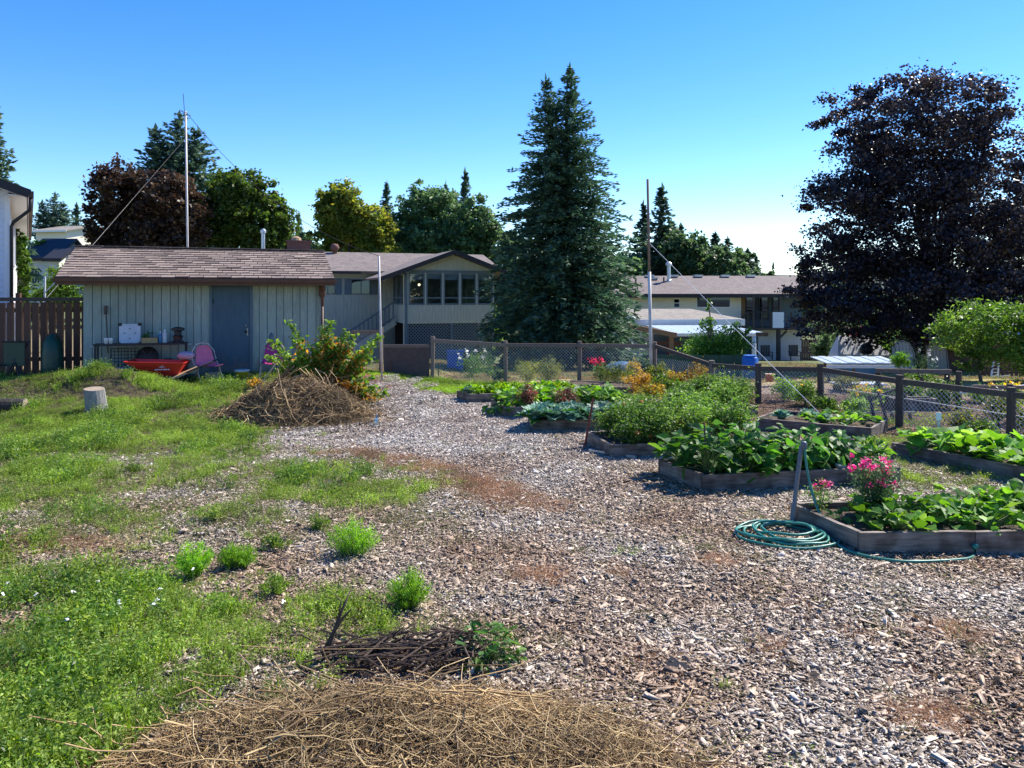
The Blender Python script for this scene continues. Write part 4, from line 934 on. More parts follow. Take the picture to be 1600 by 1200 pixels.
# the big double-topped spruce
sy = 30.0; b = G(882, sy); sh_ = zz(103, sy)-b[2]
me = conifer_mesh(sh_, 3.95, 3, 'spruce', lev=.25, nb=16, spr=.31, step=.14, tops=2, droop=.40, top=.84, low=.05, lat=5, wid=.32)
t = thing('spruce_tree', 'tall dense spruce with two tops standing in front of the houses', 'tree', b); link('crown', me, t)
MB().tube([(0, 0, -.3), (0, 0, 5), (.1, 0, sh_*.95)], [.24, .16, .02], 10).build('trunk', M['dkbark'], t, True, fix=False)
MB().tube([(0, 0, 5), (-.3, 0, 7.5), (-.7, 0, sh_*.9)], [.12, .09, .02], 8).build('trunk', M['dkbark'], t, True, fix=False)

# purple maple on the right
my = 28.0; b = G(1442, my); hm = lambda px, py: ((px-1442)*my/1200, zz(py, my)-b[2])
t = thing('purple_maple', 'huge dark purple leaved maple filling the right of the picture', 'tree', b)
bl = []
for px_, py_, rx, ry in ((1430, 210, 112, 100), (1500, 175, 70, 62), (1340, 188, 60, 62), (1322, 310, 76, 95), (1420, 350, 150, 110), (1530, 330, 80, 110), (1575, 250, 45, 55), (1590, 400, 70, 100), (1400, 460, 160, 75), (1268, 450, 52, 60), (1300, 490, 80, 50), (1290, 400, 40, 50), (1520, 470, 110, 50), (1640, 350, 70, 120)):
    cx, cz = hm(px_, py_); s = my/1200; bl.append((cx, random.uniform(-.8, .8), cz, rx*s, min(rx*s*1.1, 3.4), ry*s))
crown(bl, 1000, 150, .115, 5, 'maple', t, subr=.27, aspect=.85, shell=.5, flat=.5)
trunk_mesh(6.8, .30, [(q[0]*.9, q[1], q[2]) for q in bl], M['dkbark'], 4, t)

# green tree at the right edge
gy_ = 19.0; b = G(1532, gy_); gm = lambda px, py: ((px-1532)*gy_/1200, zz(py, gy_)-b[2])
t = thing('peach_tree', 'low rounded green tree at the right edge under the maple', 'tree', b); bl = []
for px_, py_, rx, ry in ((1530, 505, 62, 34), (1600, 505, 50, 36), (1487, 525, 32, 28), (1550, 545, 55, 26), (1640, 530, 50, 50), (1590, 485, 36, 16), (1520, 560, 34, 20), (1600, 555, 40, 30)):
    cx, cz = gm(px_, py_); s = gy_/1200; bl.append((cx, random.uniform(-.2, .2), cz, rx*s, rx*s, ry*s))
crown(bl, 420, 42, .10, 6, 'bush', t, subr=.42, aspect=.42, shell=.4, flat=.6)
trunk_mesh(1.2, .05, [(q[0], q[1], q[2]) for q in bl]+[(.4, 0, .9)], M['bark'], 2, t, .1)

def bl_tree(name, label, px_, y, blobs, m, nsub, per, leaf, seed, group=None, base_py=None, tr='dkbark', r0=.25, subr=.26, cat='tree', shell=.4, **k):
    b = G(px_, y) if base_py is None else (D(px_, base_py, y)); s = y/1200
    t = thing(name, label, cat, b, 0, group); bl = []; rr = random.Random(seed)
    for cx, cy, rx, ry in blobs: bl.append(((cx-px_)*s, rr.uniform(-.3, .3)*rx*s, zz(cy, y)-b[2], rx*s, rx*s*.9, ry*s))
    crown(bl, nsub, per, leaf, seed, m, t, subr=subr, shell=shell, **k); top = max(q[2] for q in bl)
    trunk_mesh(top*.9, r0, [(q[0]*.8, q[1], q[2]) for q in bl], M[tr], seed, t); return t
bl_tree('copper_tree', 'dark copper leaved tree behind the left end of the shed', 180, 46, ((190, 300, 52, 45), (160, 355, 35, 42), (215, 360, 45, 50), (170, 400, 40, 30)), 'copper', 300, 70, .24, 11)
bl_tree('copper_tree', 'brown copper leaved tree behind the antenna mast', 268, 45, ((262, 310, 46, 42), (285, 350, 42, 55), (240, 370, 40, 40)), 'copper', 300, 70, .24, 12)
bl_tree('green_maple', 'round green maple right of the antenna mast', 380, 48, ((375, 308, 48, 46), (402, 345, 50, 52), (350, 355, 40, 52), (330, 340, 26, 40), (420, 318, 27, 32), (428, 370, 24, 36)), 'gmaple', 440, 70, .24, 13)
bl_tree('yellowing_maple', 'yellow green tree above the brick chimney', 545, 60, ((533, 326, 38, 40), (515, 362, 32, 36), (572, 362, 42, 44), (545, 345, 36, 40), (590, 380, 28, 30), (606, 392, 22, 22)), 'ymaple', 420, 70, .28, 14)
bl_tree('broadleaf_tree', 'blue green leafy tree behind the sunroom roof', 660, 64, ((655, 325, 36, 42), (692, 335, 34, 46), (636, 360, 38, 44), (680, 385, 60, 40), (625, 390, 30, 30)), 'bgreen', 460, 64, .28, 15)
bl_tree('broadleaf_tree', 'pale green leafy tree between sunroom and spruce', 745, 62, ((745, 350, 34, 44), (722, 385, 40, 36), (775, 390, 36, 40)), 'bgreen', 300, 60, .28, 16)
bl_tree('broadleaf_tree', 'blue green hazy tree left of the yellowing tree', 470, 90, ((470, 385, 26, 20), (455, 380, 12, 22), (490, 390, 20, 16)), 'bgreen', 110, 50, .36, 17)
bl_tree('green_tree', 'pale green treetop right of the round maple', 445, 75, ((440, 378, 14, 24), (450, 392, 12, 14)), 'gmaple', 60, 50, .3, 18)
# conifers beyond: four shapes, shared
cm = [conifer_mesh(10, 2.1, 20+i, 'fir', lev=.26, nb=12, spr=.52, step=.2, droop=.22, top=.85, low=.04, lat=4, wid=.42) for i in range(3)]
cm.append(conifer_mesh(12, 3.0, 30, 'fir', lev=.26, nb=12, spr=.42, step=.19, tops=3, droop=.1, top=.62, low=.04, lat=4, wid=.38))
def fir(label, px_, top, y, k, wpx, group=None, base=None):
    b = G(px_, y) if base is None else D(px_, base, y); h = zz(top, y)-b[2]; t = thing('conifer', label, 'tree', b, random.uniform(0, 6), group)
    link('crown', cm[k], t); H0 = 12 if k == 3 else 10; MB().tube([(0, 0, -.5), (0, 0, H0*.9)], [.2, .03], 6).build('trunk', M['dkbark'], t, fix=False)
    w0 = (3.0 if k == 3 else 2.1)*1.75; sx = (wpx*y/1200)/w0; t.scale = (sx, sx, h/H0); 
    if k == 3: t.rotation_euler = (0, 0, 0)
    return t
fir('tall dark conifer with three spires behind the antenna mast', 278, 176, 58, 3, 185)
fir('dark conifer at the upper left edge', -12, 150, 40, 0, 110)
fir('bushy blue green conifer above the hillside house', 84, 302, 95, 3, 95)
fir('stout conifer with dense crown left of the ragged topped one', 712, 300, 74, 3, 90)
fir('small bluish conifer left of the metal flue', 467, 334, 100, 1, 42)
fir('narrow conifer between the yellow and the blue green trees', 604, 286, 80, 1, 60)
fir('tall conifer with ragged top above the sunroom', 727, 268, 72, 2, 75)
fir('shorter conifer left of the ragged one', 697, 288, 76, 0, 62)
fir('conifer with bare lower limbs right of the garden pole', 1034, 292, 75, 2, 110)
fir('conifer half hidden behind the spruce', 1006, 318, 78, 0, 85)
for i, (p, tp, wd) in enumerate(((1050, 345, 54), (1064, 352, 52), (1082, 366, 50), (1100, 372, 48), (1117, 365, 52), (1136, 372, 50), (1153, 388, 48), (1168, 390, 44), (1181, 400, 36))):
    fir(ORD[i]+' from the left of the conifers in the row above the long grey roof', p, tp, 105+3*(i % 3), i % 3, wd*1.7, 'conifers in the row above the long roof')
fir('tiny lone conifer on the skyline right of the row', 1208, 409, 130, 1, 20)
for i, (p, tp, wd) in enumerate(((120, 320, 60), (-40, 260, 90), (330, 270, 70), (1260, 400, 50), (1330, 395, 70), (1480, 400, 80), (1580, 395, 80))):
    fir('distant conifer standing behind nearer trees, %s from the left' % ORD[(1, 0, 2, 3, 4, 5, 6)[i]], p, tp, 110, i % 3, wd, 'distant conifers half hidden by nearer trees')
for i, (p, py_, rx, ry) in enumerate(((800, 440, 50, 60), (1120, 408, 72, 26), (1070, 392, 40, 36), (560, 400, 60, 24), (980, 430, 40, 40), (1290, 470, 60, 40), (1400, 490, 70, 40), (1530, 490, 70, 40), (1640, 470, 70, 60))):
    bl_tree('background_tree', 'leafy tree filling a gap behind the houses, %s from the left' % ORD[(1, 4, 3, 0, 2, 5, 6, 7, 8)[i]], p, 72, ((p, py_, rx, ry), (p+20, py_+30, rx, ry*.7)), 'bgreen', 110, 50, .4, 40+i, 'leafy trees filling gaps behind the houses')

def hedge(name, label, px_, y, blobs, m, nsub, per, leaf, seed, cat='bush', group=None, base_py=None, subr=.4, aspect=.6, shell=.3, r0=.03):
    b = G(px_, y) if base_py is None else D(px_, base_py, y); s = y/1200
    t = thing(name, label, cat, b, 0, group); bl = []; rr = random.Random(seed)
    for cx, cy, rx, ry in blobs: bl.append(((cx-px_)*s, rr.uniform(-.3, .3)*rx*s, zz(cy, y)-b[2], rx*s, rx*s*.9, ry*s))
    crown(bl, nsub, per, leaf, seed, m, t, 'foliage', subr=subr, aspect=aspect, shell=shell)
    mb = MB(); rr = random.Random(seed)
    for q in bl:
        for _ in range(3): mb.tube([(q[0]*.2, q[1]*.2, -.05), (q[0]*.6+rr.uniform(-.1, .1), q[1]*.6, q[2]*.5), (q[0]+rr.uniform(-.2, .2)*q[3], q[1], q[2]+q[5]*rr.uniform(0, .5))], [r0, r0*.7, r0*.3], 5)
    mb.build('stem', M['bark'], t, fix=False); return t
hedge('ivy', 'ivy climbing the corner of the white house', 36, 25, ((36, 400, 9, 32), (38, 440, 8, 40), (30, 380, 7, 22)), 'bush', 130, 40, .11, 51, 'ivy', subr=.5)
hedge('garden_bush', 'large green bush behind the board fence', 75, 24, ((70, 462, 22, 18), (100, 445, 24, 30), (55, 480, 20, 12), (118, 470, 16, 26)), 'bush', 200, 40, .09, 52)
hedge('garden_bush', 'bright green shrub climbing over the black trimmed house', 58, 54, ((62, 384, 14, 9), (80, 398, 14, 8), (95, 430, 12, 12)), 'lime', 90, 30, .16, 53, base_py=440)
hedge('garden_bush', 'round shrub left of the far red fence', 1289, 33, ((1289, 546, 17, 15), (1290, 530, 9, 10)), 'bgreen', 90, 36, .10, 54)
hedge('trimmed_hedge', 'low light green hedge behind the covered boat', 1400, 34, ((1385, 548, 26, 9), (1425, 546, 22, 9), (1370, 540, 12, 8)), 'lime', 130, 34, .12, 55, 'hedge')
hedge('apple_bush', 'bushy green shrub in front of the patio cover', 1122, 24, ((1120, 545, 48, 28), (1145, 535, 30, 25), (1095, 545, 26, 24), (1105, 510, 16, 22), (1168, 520, 10, 12), (1108, 480, 5, 14), (1146, 510, 14, 16)), 'bush', 300, 30, .085, 56, subr=.45)
for i, (p, py_, rx, ry, y, m) in enumerate(((830, 505, 30, 60, 52, 'bgreen'), (770, 520, 18, 40, 46, 'lime'), (920, 520, 60, 40, 60, 'bgreen'), (1300, 520, 40, 24, 62, 'bgreen'), (1360, 515, 40, 24, 60, 'bush'), (1440, 520, 60, 26, 60, 'bgreen'), (1520, 530, 60, 26, 60, 'bush'))):
    hedge('background_bush', 'leafy bush far back between the gardens, %s from the left' % ORD[(1, 0, 2, 3, 4, 5, 6)[i]], p, y, ((p, py_, rx, ry),), m, 90, 40, .2, 60+i, group='leafy bushes far back between the gardens')

# ---------------------------------------------------------------- masts, poles and wires
def pole(name, label, p0, p1, r, m, cat='pole', top=None):
    t = thing(name, label, cat, p0); d = Vector(p1)-Vector(p0)
    if top:
        q = d*top[0]; MB().tube([(0, 0, -.1), q], r, 10).build('lower_tube', m, t, True); MB().tube([q, d], r*.75, 8).build('upper_rod', M[top[1]], t, True)
    else: MB().tube([(0, 0, -.1), d], r, 10).build('shaft', m, t, True)
    return t
mp0 = G(296, 19.6); mp1 = D(290, 174, 19.6)
t = pole('antenna_mast', 'tall white antenna mast rising behind the shed', mp0, mp1, .026, M['whitepole'], 'antenna')
dd = Vector(mp1)-Vector(mp0); MB().tube([dd+Vector((-.03, 0, 0)), dd+Vector((-.06, 0, .45))], .008, 5).build('whip', M['black'], t); MB().tube([dd+Vector((-.12, 0, .02)), dd+Vector((.12, 0, -.12))], .012, 5).build('crossarm', M['black'], t)
gp0 = W(597, 598); gp1 = D(592, 400, gp0[1])
pole('garden_pole', 'slim white pole standing at the garden gate', gp0, gp1, .022, M['whitepole'])
rp0 = (3.24, 17.85, 0); rp1 = D(1012, 280, 17.85)
pole('garden_pole', 'tall white pole with dark upper rod at the corner fence post', rp0, rp1, .040, M['whitepole'], top=(.55, 'post'))
def wire(label, a, b, r=.006, sag=0.0, m='metal', name='guy_wire'):
    a = Vector(a); b = Vector(b); pts = [a.lerp(b, i/14)-Vector((0, 0, sag*4*(i/14)*(1-i/14))) for i in range(15)]; o = MB().tube(pts, r, 4).build(name, M[m], None); tag(o, label, 'wire')
wire('thin aerial wire sagging from the mast top to the gate pole', mp1, gp1, .006, .55, 'dark', 'aerial_wire')
wire('guy wire slanting down left from the antenna mast', D(291, 215, 19.6), D(62, 478, 22), .006)
wire('white guy rope slanting right from the tall garden pole', D(1015, 380, 17.85), W(1290, 655), .005, m='white')
o = thing('washing_pole', 'thin white post with a slanting brace behind the board fence', 'pole', G(70, 17.8)); MB().tube([(0, 0, 0), (0, 0, zz(432, 17.8)-o.location.z)], .02, 6).build('post', M['white'], o); MB().tube([(0, 0, 1.85), (.38, 0, 2.22)], .014, 6).build('brace', M['white'], o)
# ---------------------------------------------------------------- wire fence round the garden
FP = [(-3.75, 18.0, 1.02), (-3.07, 18.0, 1.06), (-1.87, 18.0, 1.04), (-.15, 18.0, 1.03), (1.57, 17.95, 1.0), (3.33, 17.9, 1.0), (4.25, 16.3, .70), (4.75, 14.8, .80), (5.75, 14.3, .80), (6.1, 12.1, .84), (6.9, 10.62, .83), (7.55, 9.4, .84)]
gf = thing('garden_fence', 'wire mesh garden fence with brown posts and top rail round the beds', 'fence', (0, 0, 0))
def mesh_panel(a, b, h0, h1a, h1b, pitch=.075, r=.0032):
    """diamond mesh of single wires between two posts"""
    a = Vector(a); b = Vector(b); L = (b-a).length; d = (b-a)/L; mb = MB(); hh = min(h1a, h1b)-h0; n = int((L+hh)/pitch)
    for i in range(n):
        c = i*pitch
        for sg in (0, 1):
            x0_, z0_ = (c, 0) if c <= L else (L, c-L); x1_, z1_ = (0, c) if c <= hh else (c-hh, hh)
            if z0_ >= hh or abs(x1_-x0_) < .02: continue
            if sg: x0_, x1_ = L-x0_, L-x1_
            p = a+d*x0_; q = a+d*x1_; mb.tube([(p.x, p.y, p.z+h0+z0_), (q.x, q.y, q.z+h0+z1_)], r, 3, False)
    return mb.build('wire_mesh', M['wire'], gf, fix=False)
for i, (x, y, h) in enumerate(FP):
    z0 = float(H(x, y)) if i > 0 else 0; wd = .05 if i < 6 else .055
    if x > 4: wd = .06
    MB().tube([(x, y, z0-.1), (x+rg_.uniform(-.015, .015), y, z0+h)], wd, 9).build('post', M['post'] if i < 7 else M['dkpost'], gf, fix=False)
    if i and i != 2:
        px_, py_, ph = FP[i-1]; zt_ = .07
        mesh_panel((px_, py_, float(H(px_, py_))), (x, y, float(H(x, y))), .04, ph-zt_, h-zt_)
        MB().beam((px_, py_-.05, float(H(px_, py_))+ph-.10), (x, y-.05, z0+h-.10), .045, .085).build('top_rail', M['post'] if i < 6 else M['dkpost'], gf, fix=False)
box('gate_panel', -3.0, -1.93, 17.96, 17.985, .03, .93, mat('dark_brown_gate_board', (.075, .05, .045), (.11, .075, .065), .8, 9, bump=.2), gf)
box('gate_panel_rail', -3.0, -1.93, 17.94, 17.958, .86, .93, M['post'], gf)
MB().beam((5.9, 13.6, .42), (7.2, 10.0, .42), .012, .012).build('tension_wire', M['wire'], gf)
MB().tube([(-2.78, 17.85, .0), (-2.86, 17.93, .55)], .012, 6).build('rust_bar', M['rust'], gf)
o = MB().tube([(0, 0, -.1), (0, 0, .42)], .015, 6).build('garden_stake', M['black'], None, loc=W(685, 592)); tag(o, 'short black metal stake just right of the gate', 'stake')

# ---------------------------------------------------------------- raised beds
def bed(name, label, cs, h=.19, t=.042, joint=None, post=True, soilz=.13):
    """cs: near-left, near-right, far-right, far-left corners"""
    c0 = Vector((cs[0][0], cs[0][1], 0)); T = thing(name, label, 'raised bed', c0, 0); P = [Vector((x-c0.x, y-c0.y, 0)) for x, y in cs]
    rr = random.Random(len(label))
    for i in range(4):
        a, b = P[i], P[(i+1) % 4]; n = max(1, int((b-a).length/1.9)) if not (joint and i == 0) else 2
        e = (b-a).normalized(); a2 = a+e*(t/2 if i % 2 else -t/2); b2 = b-e*(t/2 if i % 2 else -t/2)
        for k in range(n):
            s0 = k/n if not (joint and i == 0) else (0, joint)[k]; s1 = (k+1)/n if not (joint and i == 0) else (joint, 1)[k]
            p = a2.lerp(b2, s0)+e*.003; q = a2.lerp(b2, s1)-e*.003; dz = rr.uniform(-.006, .006)
            mb = MB(); 
            # board with worn, slightly uneven edge
            nn = 7; sd = e.cross(Vector((0, 0, 1)))*t/2; vs = []
            for j in range(nn+1):
                c = p.lerp(q, j/nn); wv = rr.uniform(-.004, .004)
                for s, z in ((-1, 0), (1, 0), (1, 1), (-1, 1)): vs.append(c+sd*s*(1+rr.uniform(-.05, .05))+Vector((0, 0, -.03 if z == 0 else h+dz+wv)))
            fs = [(0, 1, 2, 3), tuple(nn*4+j for j in (3, 2, 1, 0))]
            for j in range(nn):
                for a_ in range(4): fs.append((j*4+a_, (j+1)*4+a_, (j+1)*4+(a_+1) % 4, j*4+(a_+1) % 4))
            mb.add(vs, fs)
            o = mb.build('board', M['bed'], T)
    cen = (P[0]+P[1]+P[2]+P[3])/4
    if post:
        for i in (0, 1, 3): q = P[i].lerp(cen, .0); inn = (cen-P[i]).normalized()*.07; box('corner_block', -.028, .028, -.028, .028, -.02, h-.015+.02*(i == 3), M['bed'], T).location = P[i]+inn
    g = 14; V = []; a, b, c, d = [p+(cen-p).normalized()*.02 for p in P]
    for j in range(g+1):
        for i in range(g+1):
            u, v = i/g, j/g; q = a.lerp(b, u).lerp(d.lerp(c, u), v); V.append((q.x, q.y, soilz+.02*math.sin(i*1.7+j)*math.cos(j*1.9)+rr.uniform(-.006, .006)))
    F = [(j*(g+1)+i, j*(g+1)+i+1, (j+1)*(g+1)+i+1, (j+1)*(g+1)+i) for j in range(g) for i in range(g)]
    tag(MB().add(V, F).build('soil', M['soil'], T, True, fix=False), kind='stuff')
    return T
BEDS = {
 1: ('raised_bed', 'nearest raised bed, board frame with pink flowers beside the coiled hose', [(2.82, 6.2), (6.3, 6.32), (6.1, 7.3), (2.58, 7.04)]),
 2: ('raised_bed', 'long board framed bed full of tall dark leafed plants behind the hose stake', [(2.04, 8.16), (4.29, 8.54), (4.05, 9.3), (1.72, 8.9)]),
 3: ('raised_bed', 'board framed bed crowded with tall tomato plants', [(1.27, 9.8), (3.3, 10.05), (3.15, 11.0), (1.06, 10.7)]),
 4: ('raised_bed', 'bed hidden under blue green cabbages', [(.33, 11.75), (2.6, 11.9), (2.5, 12.8), (.28, 12.5)]),
 5: ('raised_bed', 'board bed with leafy beans and a red amaranth at its front corner', [(-.12, 13.1), (1.9, 13.3), (1.85, 14.3), (-.36, 14.0)]),
 6: ('raised_bed', 'farthest left board bed filled with pale green lettuce', [(-.8, 14.75), (1.3, 15.0), (1.15, 16.0), (-1.08, 15.3)]),
 7: ('raised_bed', 'board bed on the bark mulch near the right fence with small cabbages', [(3.8, 11.9), (5.13, 11.0), (5.75, 11.8), (4.4, 12.7)]),
 8: ('raised_bed', 'board bed at the right edge overflowing with squash leaves', [(4.93, 9.92), (6.2, 7.62), (7.2, 8.1), (6.0, 10.4)]),
 9: ('raised_bed', 'low timber edged bed in front of the back fence', [(1.2, 16.5), (4.3, 15.6), (4.4, 16.4), (1.3, 17.4)]),
 10: ('raised_bed', 'bed behind the tomato bed with ferny tall plants', [(3.0, 12.6), (4.2, 13.2), (3.9, 14.3), (2.6, 13.9)])}
BO = {k: bed(n, l, c, joint=.27 if k == 1 else None, h=.185 if k != 9 else .15) for k, (n, l, c) in BEDS.items()}
def inbed(k, u, v):
    a, b, c, d = [Vector((x, y, 0)) for x, y in BEDS[k][2]]; q = a.lerp(b, u).lerp(d.lerp(c, u), v); return q.x, q.y, .13

# ---------------------------------------------------------------- vegetables
def leaf_mesh(seed, m, L=.15, Wd=.12, lobes=0, curl=.25):
    """one broad leaf: fan of facets with midrib fold and drooping tip, stalk at the origin"""
    rr = random.Random(seed); n = 12; V = [(0, 0, 0)]; mid = []
    pts = []
    for i in range(n+1):
        a = math.pi*(-1+2*i/n)*.93; r = 1+(.16*math.cos(a*lobes) if lobes else 0)+rr.uniform(-.06, .06)
        x = L*.5*(1+math.cos(a)*1.0)*r; y = Wd*.5*math.sin(a)*r*1.05; z = abs(y)*.45-curl*(x/L)**2*L+rr.uniform(-.006, .006)*L/.15; pts.append((x, y, z))
    V = [(L*.04, 0, 0), (L*.4, 0, -.02*L-curl*.16*L), (L*.75, 0, -curl*.56*L)]+pts
    F = []
    for i in range(n):
        x = (pts[i][0]+pts[i+1][0])/2/L; c = 0 if x < .2 else 1 if x < .6 else 2
        F.append((c, 3+i, 3+i+1))
    # close between rib points
    for i in range(1, n+1):
        x0_ = (pts[i-1][0]+pts[i][0])/2/L; c0 = 0 if x0_ < .2 else 1 if x0_ < .6 else 2
        if i < n:
            x1_ = (pts[i][0]+pts[i+1][0])/2/L; c1 = 0 if x1_ < .2 else 1 if x1_ < .6 else 2
            if c0 != c1: F.append((c0, 3+i, c1))
    me = bpy.data.meshes.new('leaf'); me.from_pydata(V, [], F); me.materials.append(M[m])
    at = me.attributes.new('v', 'FLOAT', 'FACE'); v0 = rr.random(); at.data.foreach_set('value', [min(1, max(0, v0+rr.uniform(-.1, .1))) for _ in F]); me.update(); return me
LEAF = {}
def leafset(m, L, Wd, lobes=0, curl=.25, n=6): 
    k = (m, L, Wd, lobes)
    if k not in LEAF: LEAF[k] = [leaf_mesh(i*7+1, m, L, Wd, lobes, curl) for i in range(n)]
    return LEAF[k]
def leafy(name, label, cat, loc, nl, h, spread, ls, seed, stemr=.006, group=None, upright=.5, rise=.3):
    """plant whose big leaves are parts: stems from one root, a leaf at each stem end"""
    T = thing(name, label, cat, loc, 0, group); rr = random.Random(seed); sb = MB()
    for i in range(nl):
        a = rr.uniform(0, 6.283); t = math.sqrt(rr.random()); r = spread*t; z = h*(rise+(1-rise)*rr.random()**.8)*(1-.35*t)
        e = Vector((r*math.cos(a), r*math.sin(a), z)); sb.tube([(rr.uniform(-.01, .01), rr.uniform(-.01, .01), 0), (e.x*.45, e.y*.45, e.z*.65), e], [stemr, stemr*.8, stemr*.5], 4, False)
        o = link('leaf', rr.choice(ls), T); o.location = e; sc = rr.uniform(.6, 1.2); o.scale = (sc, sc, sc)
        o.rotation_euler = (rr.gauss(0, .35), rr.gauss(.1, .4)-upright*.5, a+rr.gauss(0, .7))
    sb.build('stem', M['stem'], T, fix=False); return T
def bushy(name, label, cat, loc, r, h, m, nsub, per, leaf, seed, group=None, aspect=.5, subr=.4, stems=7, flowers=None, fruit=None, lift=.5, rx=1.0):
    T = thing(name, label, cat, loc, random.Random(seed).uniform(0, 6), group)
    crown([(0, 0, h*lift+.02, r*rx, r, h*(1-lift))], nsub, per, leaf, seed, m, T, 'foliage', subr=subr, aspect=aspect, shell=.25, flat=1.0)
    rr = random.Random(seed); mb = MB()
    for i in range(stems):
        a = rr.uniform(0, 6.283); q = rr.uniform(.2, .8)*r; mb.tube([(0, 0, -.03), (q*.5*math.cos(a), q*.5*math.sin(a), h*.45), (q*math.cos(a), q*math.sin(a), h*.88)], [.006, .005, .002], 4, False)
    mb.build('stem', M['stem'], T, fix=False)
    if flowers:
        fm, n, fs, zb = flowers
        for i in range(n):
            a = rr.uniform(0, 6.283); q = r*math.sqrt(rr.random())*1.02; z = h*rr.uniform(zb, 1.05); rg = np.random.default_rng(seed*31+i)
            npet = 16; c = rg.normal(size=(npet, 3))*fs*.38; V, F = rnd_leaves(c, fs*.75, rg, .3, .7); link('flower', fast_mesh('flower', V, F, M[fm], rg.uniform(0, 1, npet)), T).location = (q*math.cos(a), q*math.sin(a), z)
    if fruit:
        for i in range(fruit):
            a = rr.uniform(0, 6.283); q = r*rr.uniform(.6, 1.0); o = MB().lathe([(.004, -.028), (.024, -.02), (.034, 0), (.026, .02), (.006, .027)], 9).build('tomato', M['tomato'], T, True, fix=False); o.location = (q*math.cos(a), q*math.sin(a), h*rr.uniform(.25, .8)); o.scale = (1.1, 1.1, 1.1)
    return T
R_ = random.Random(77)
# bed 1: cucumbers/strawberries, pink flower
ls = leafset('squash', .095, .095, 5, .2)
for i in range(26):
    u = .07+.91*((i+.5)/26)+R_.uniform(-.02, .02); v = R_.uniform(.15, .9); x, y, z = inbed(1, u, v)
    leafy('strawberry_plant', 'lobed bright green plant in the nearest bed, %s from the left' % ORD[i], 'plant', (x, y, z), 34, .17+.09*R_.random(), .20, ls, 100+i, .004, 'leafy plants in the nearest bed')
x, y, z = inbed(1, .17, .75)
T = bushy('pink_flower', 'tall pink flowering plant at the left end of the nearest bed', 'flower', (x, y, z), .19, .50, 'bgreen', 80, 34, .03, 201, flowers=('petal', 24, .042, .6), subr=.5, lift=.5)
T = bushy('pink_flower', 'small pink flowers leaning over the left corner of the nearest bed', 'flower', (2.78, 6.95, .13), .12, .26, 'tomato_l', 24, 20, .026, 202, flowers=('petal', 5, .04, .7), subr=.5)
leafy('potato_plant', 'dark leafy plant at the right end of the nearest bed', 'plant', (5.0, 7.1, .13), 34, .45, .28, leafset('vegd', .11, .07), 203)
x, y, z = inbed(1, .04, .55); leafy('seedling', 'small dark green seedling just inside the left board of the nearest bed', 'plant', (x+.02, y, z), 9, .08, .09, leafset('vegd', .09, .06), 204, .003)
# bed 2: tall aubergine/bean plants
lb = leafset('vegd', .135, .095, 0, .35); lv = leafset('veg', .145, .11, 0, .3)
for i, (u, v, h, ln) in enumerate(((.10, .35, .58, 'veg'), (.20, .75, .62, 'vegd'), (.28, .25, .50, 'veg'), (.36, .6, .66, 'vegd'), (.46, .3, .46, 'veg'), (.50, .75, .55, 'vegd'), (.58, .4, .58, 'vegd'), (.64, .7, .60, 'vegd'), (.70, .35, .42, 'vegd'), (.84, .5, .55, 'vegd'), (.90, .3, .40, 'veg'), (.06, .75, .5, 'veg'))):
    x, y, z = inbed(2, u, v); leafy('bean_plant', 'broad leafed plant behind the hose stake, %s from the left in its bed' % ORD[sorted((.06, .10, .20, .28, .36, .46, .50, .58, .64, .70, .84, .90)).index(u)], 'plant', (x, y, z), 60, h*.86, .27, lv if ln == 'veg' else lb, 220+i, .006, 'broad leafed plants behind the hose stake', rise=.12)
bushy('pepper_plant', 'low yellowing plant at the right end of the leafy bed', 'plant', (inbed(2, .97, .4)), .20, .30, 'lime', 26, 26, .05, 240)
leafy('bean_plant', 'drooping leafy plant hanging over the front board of the leafy bed', 'plant', (inbed(2, .34, .04)), 22, .22, .20, lv, 241, rise=.0)
x, y, z = inbed(2, .73, .12); o = MB().lathe([(.05, 0), (.06, .09), (.062, .092), (.055, .094)], 14).build('white_pot', M['lid'], None, True, loc=(x, y, z-.01)); tag(o, 'small white plastic pot half hidden in the leafy bed', 'pot')
# bed 3 and 10 and 4 back: tomatoes
for i in range(13):
    u = .10+.85*((i % 7)+.5)/7+R_.uniform(-.03, .03); v = (.28 if i < 7 else .78)+R_.uniform(-.1, .1); x, y, z = inbed(3, u, v); h = (R_.uniform(.50, .68) if i % 7 else .42)*(.9 if i < 7 else 1)
    bushy('tomato_plant', '%s tomato plant from the left in the %s row of the crowded middle bed' % (ORD[i % 7], ('front', 'back')[i//7]), 'plant', (x, y, z), .23, h, 'tomato_l', 60, 34, .045, 250+i, 'tomato plants in the crowded middle bed', .42, .55, fruit=(2 if i % 2 == 0 else 1), lift=.52)
for i in range(8):
    u = .1+.8*((i % 4)+.5)/4; v = .25 if i < 4 else .75; x, y, z = inbed(10, u, v)
    bushy('tomato_plant', '%s ferny plant from the left in the %s row behind the tomato bed' % (ORD[i % 4], ('front', 'back')[i//4]), 'plant', (x, y, z), .30, (R_.uniform(.28, .38) if i % 4 < 2 else R_.uniform(.42, .55)), 'tomato_l', 60, 34, .05, 270+i, 'ferny plants behind the tomato bed', .4, .5, fruit=1 if i % 3 == 0 else None)
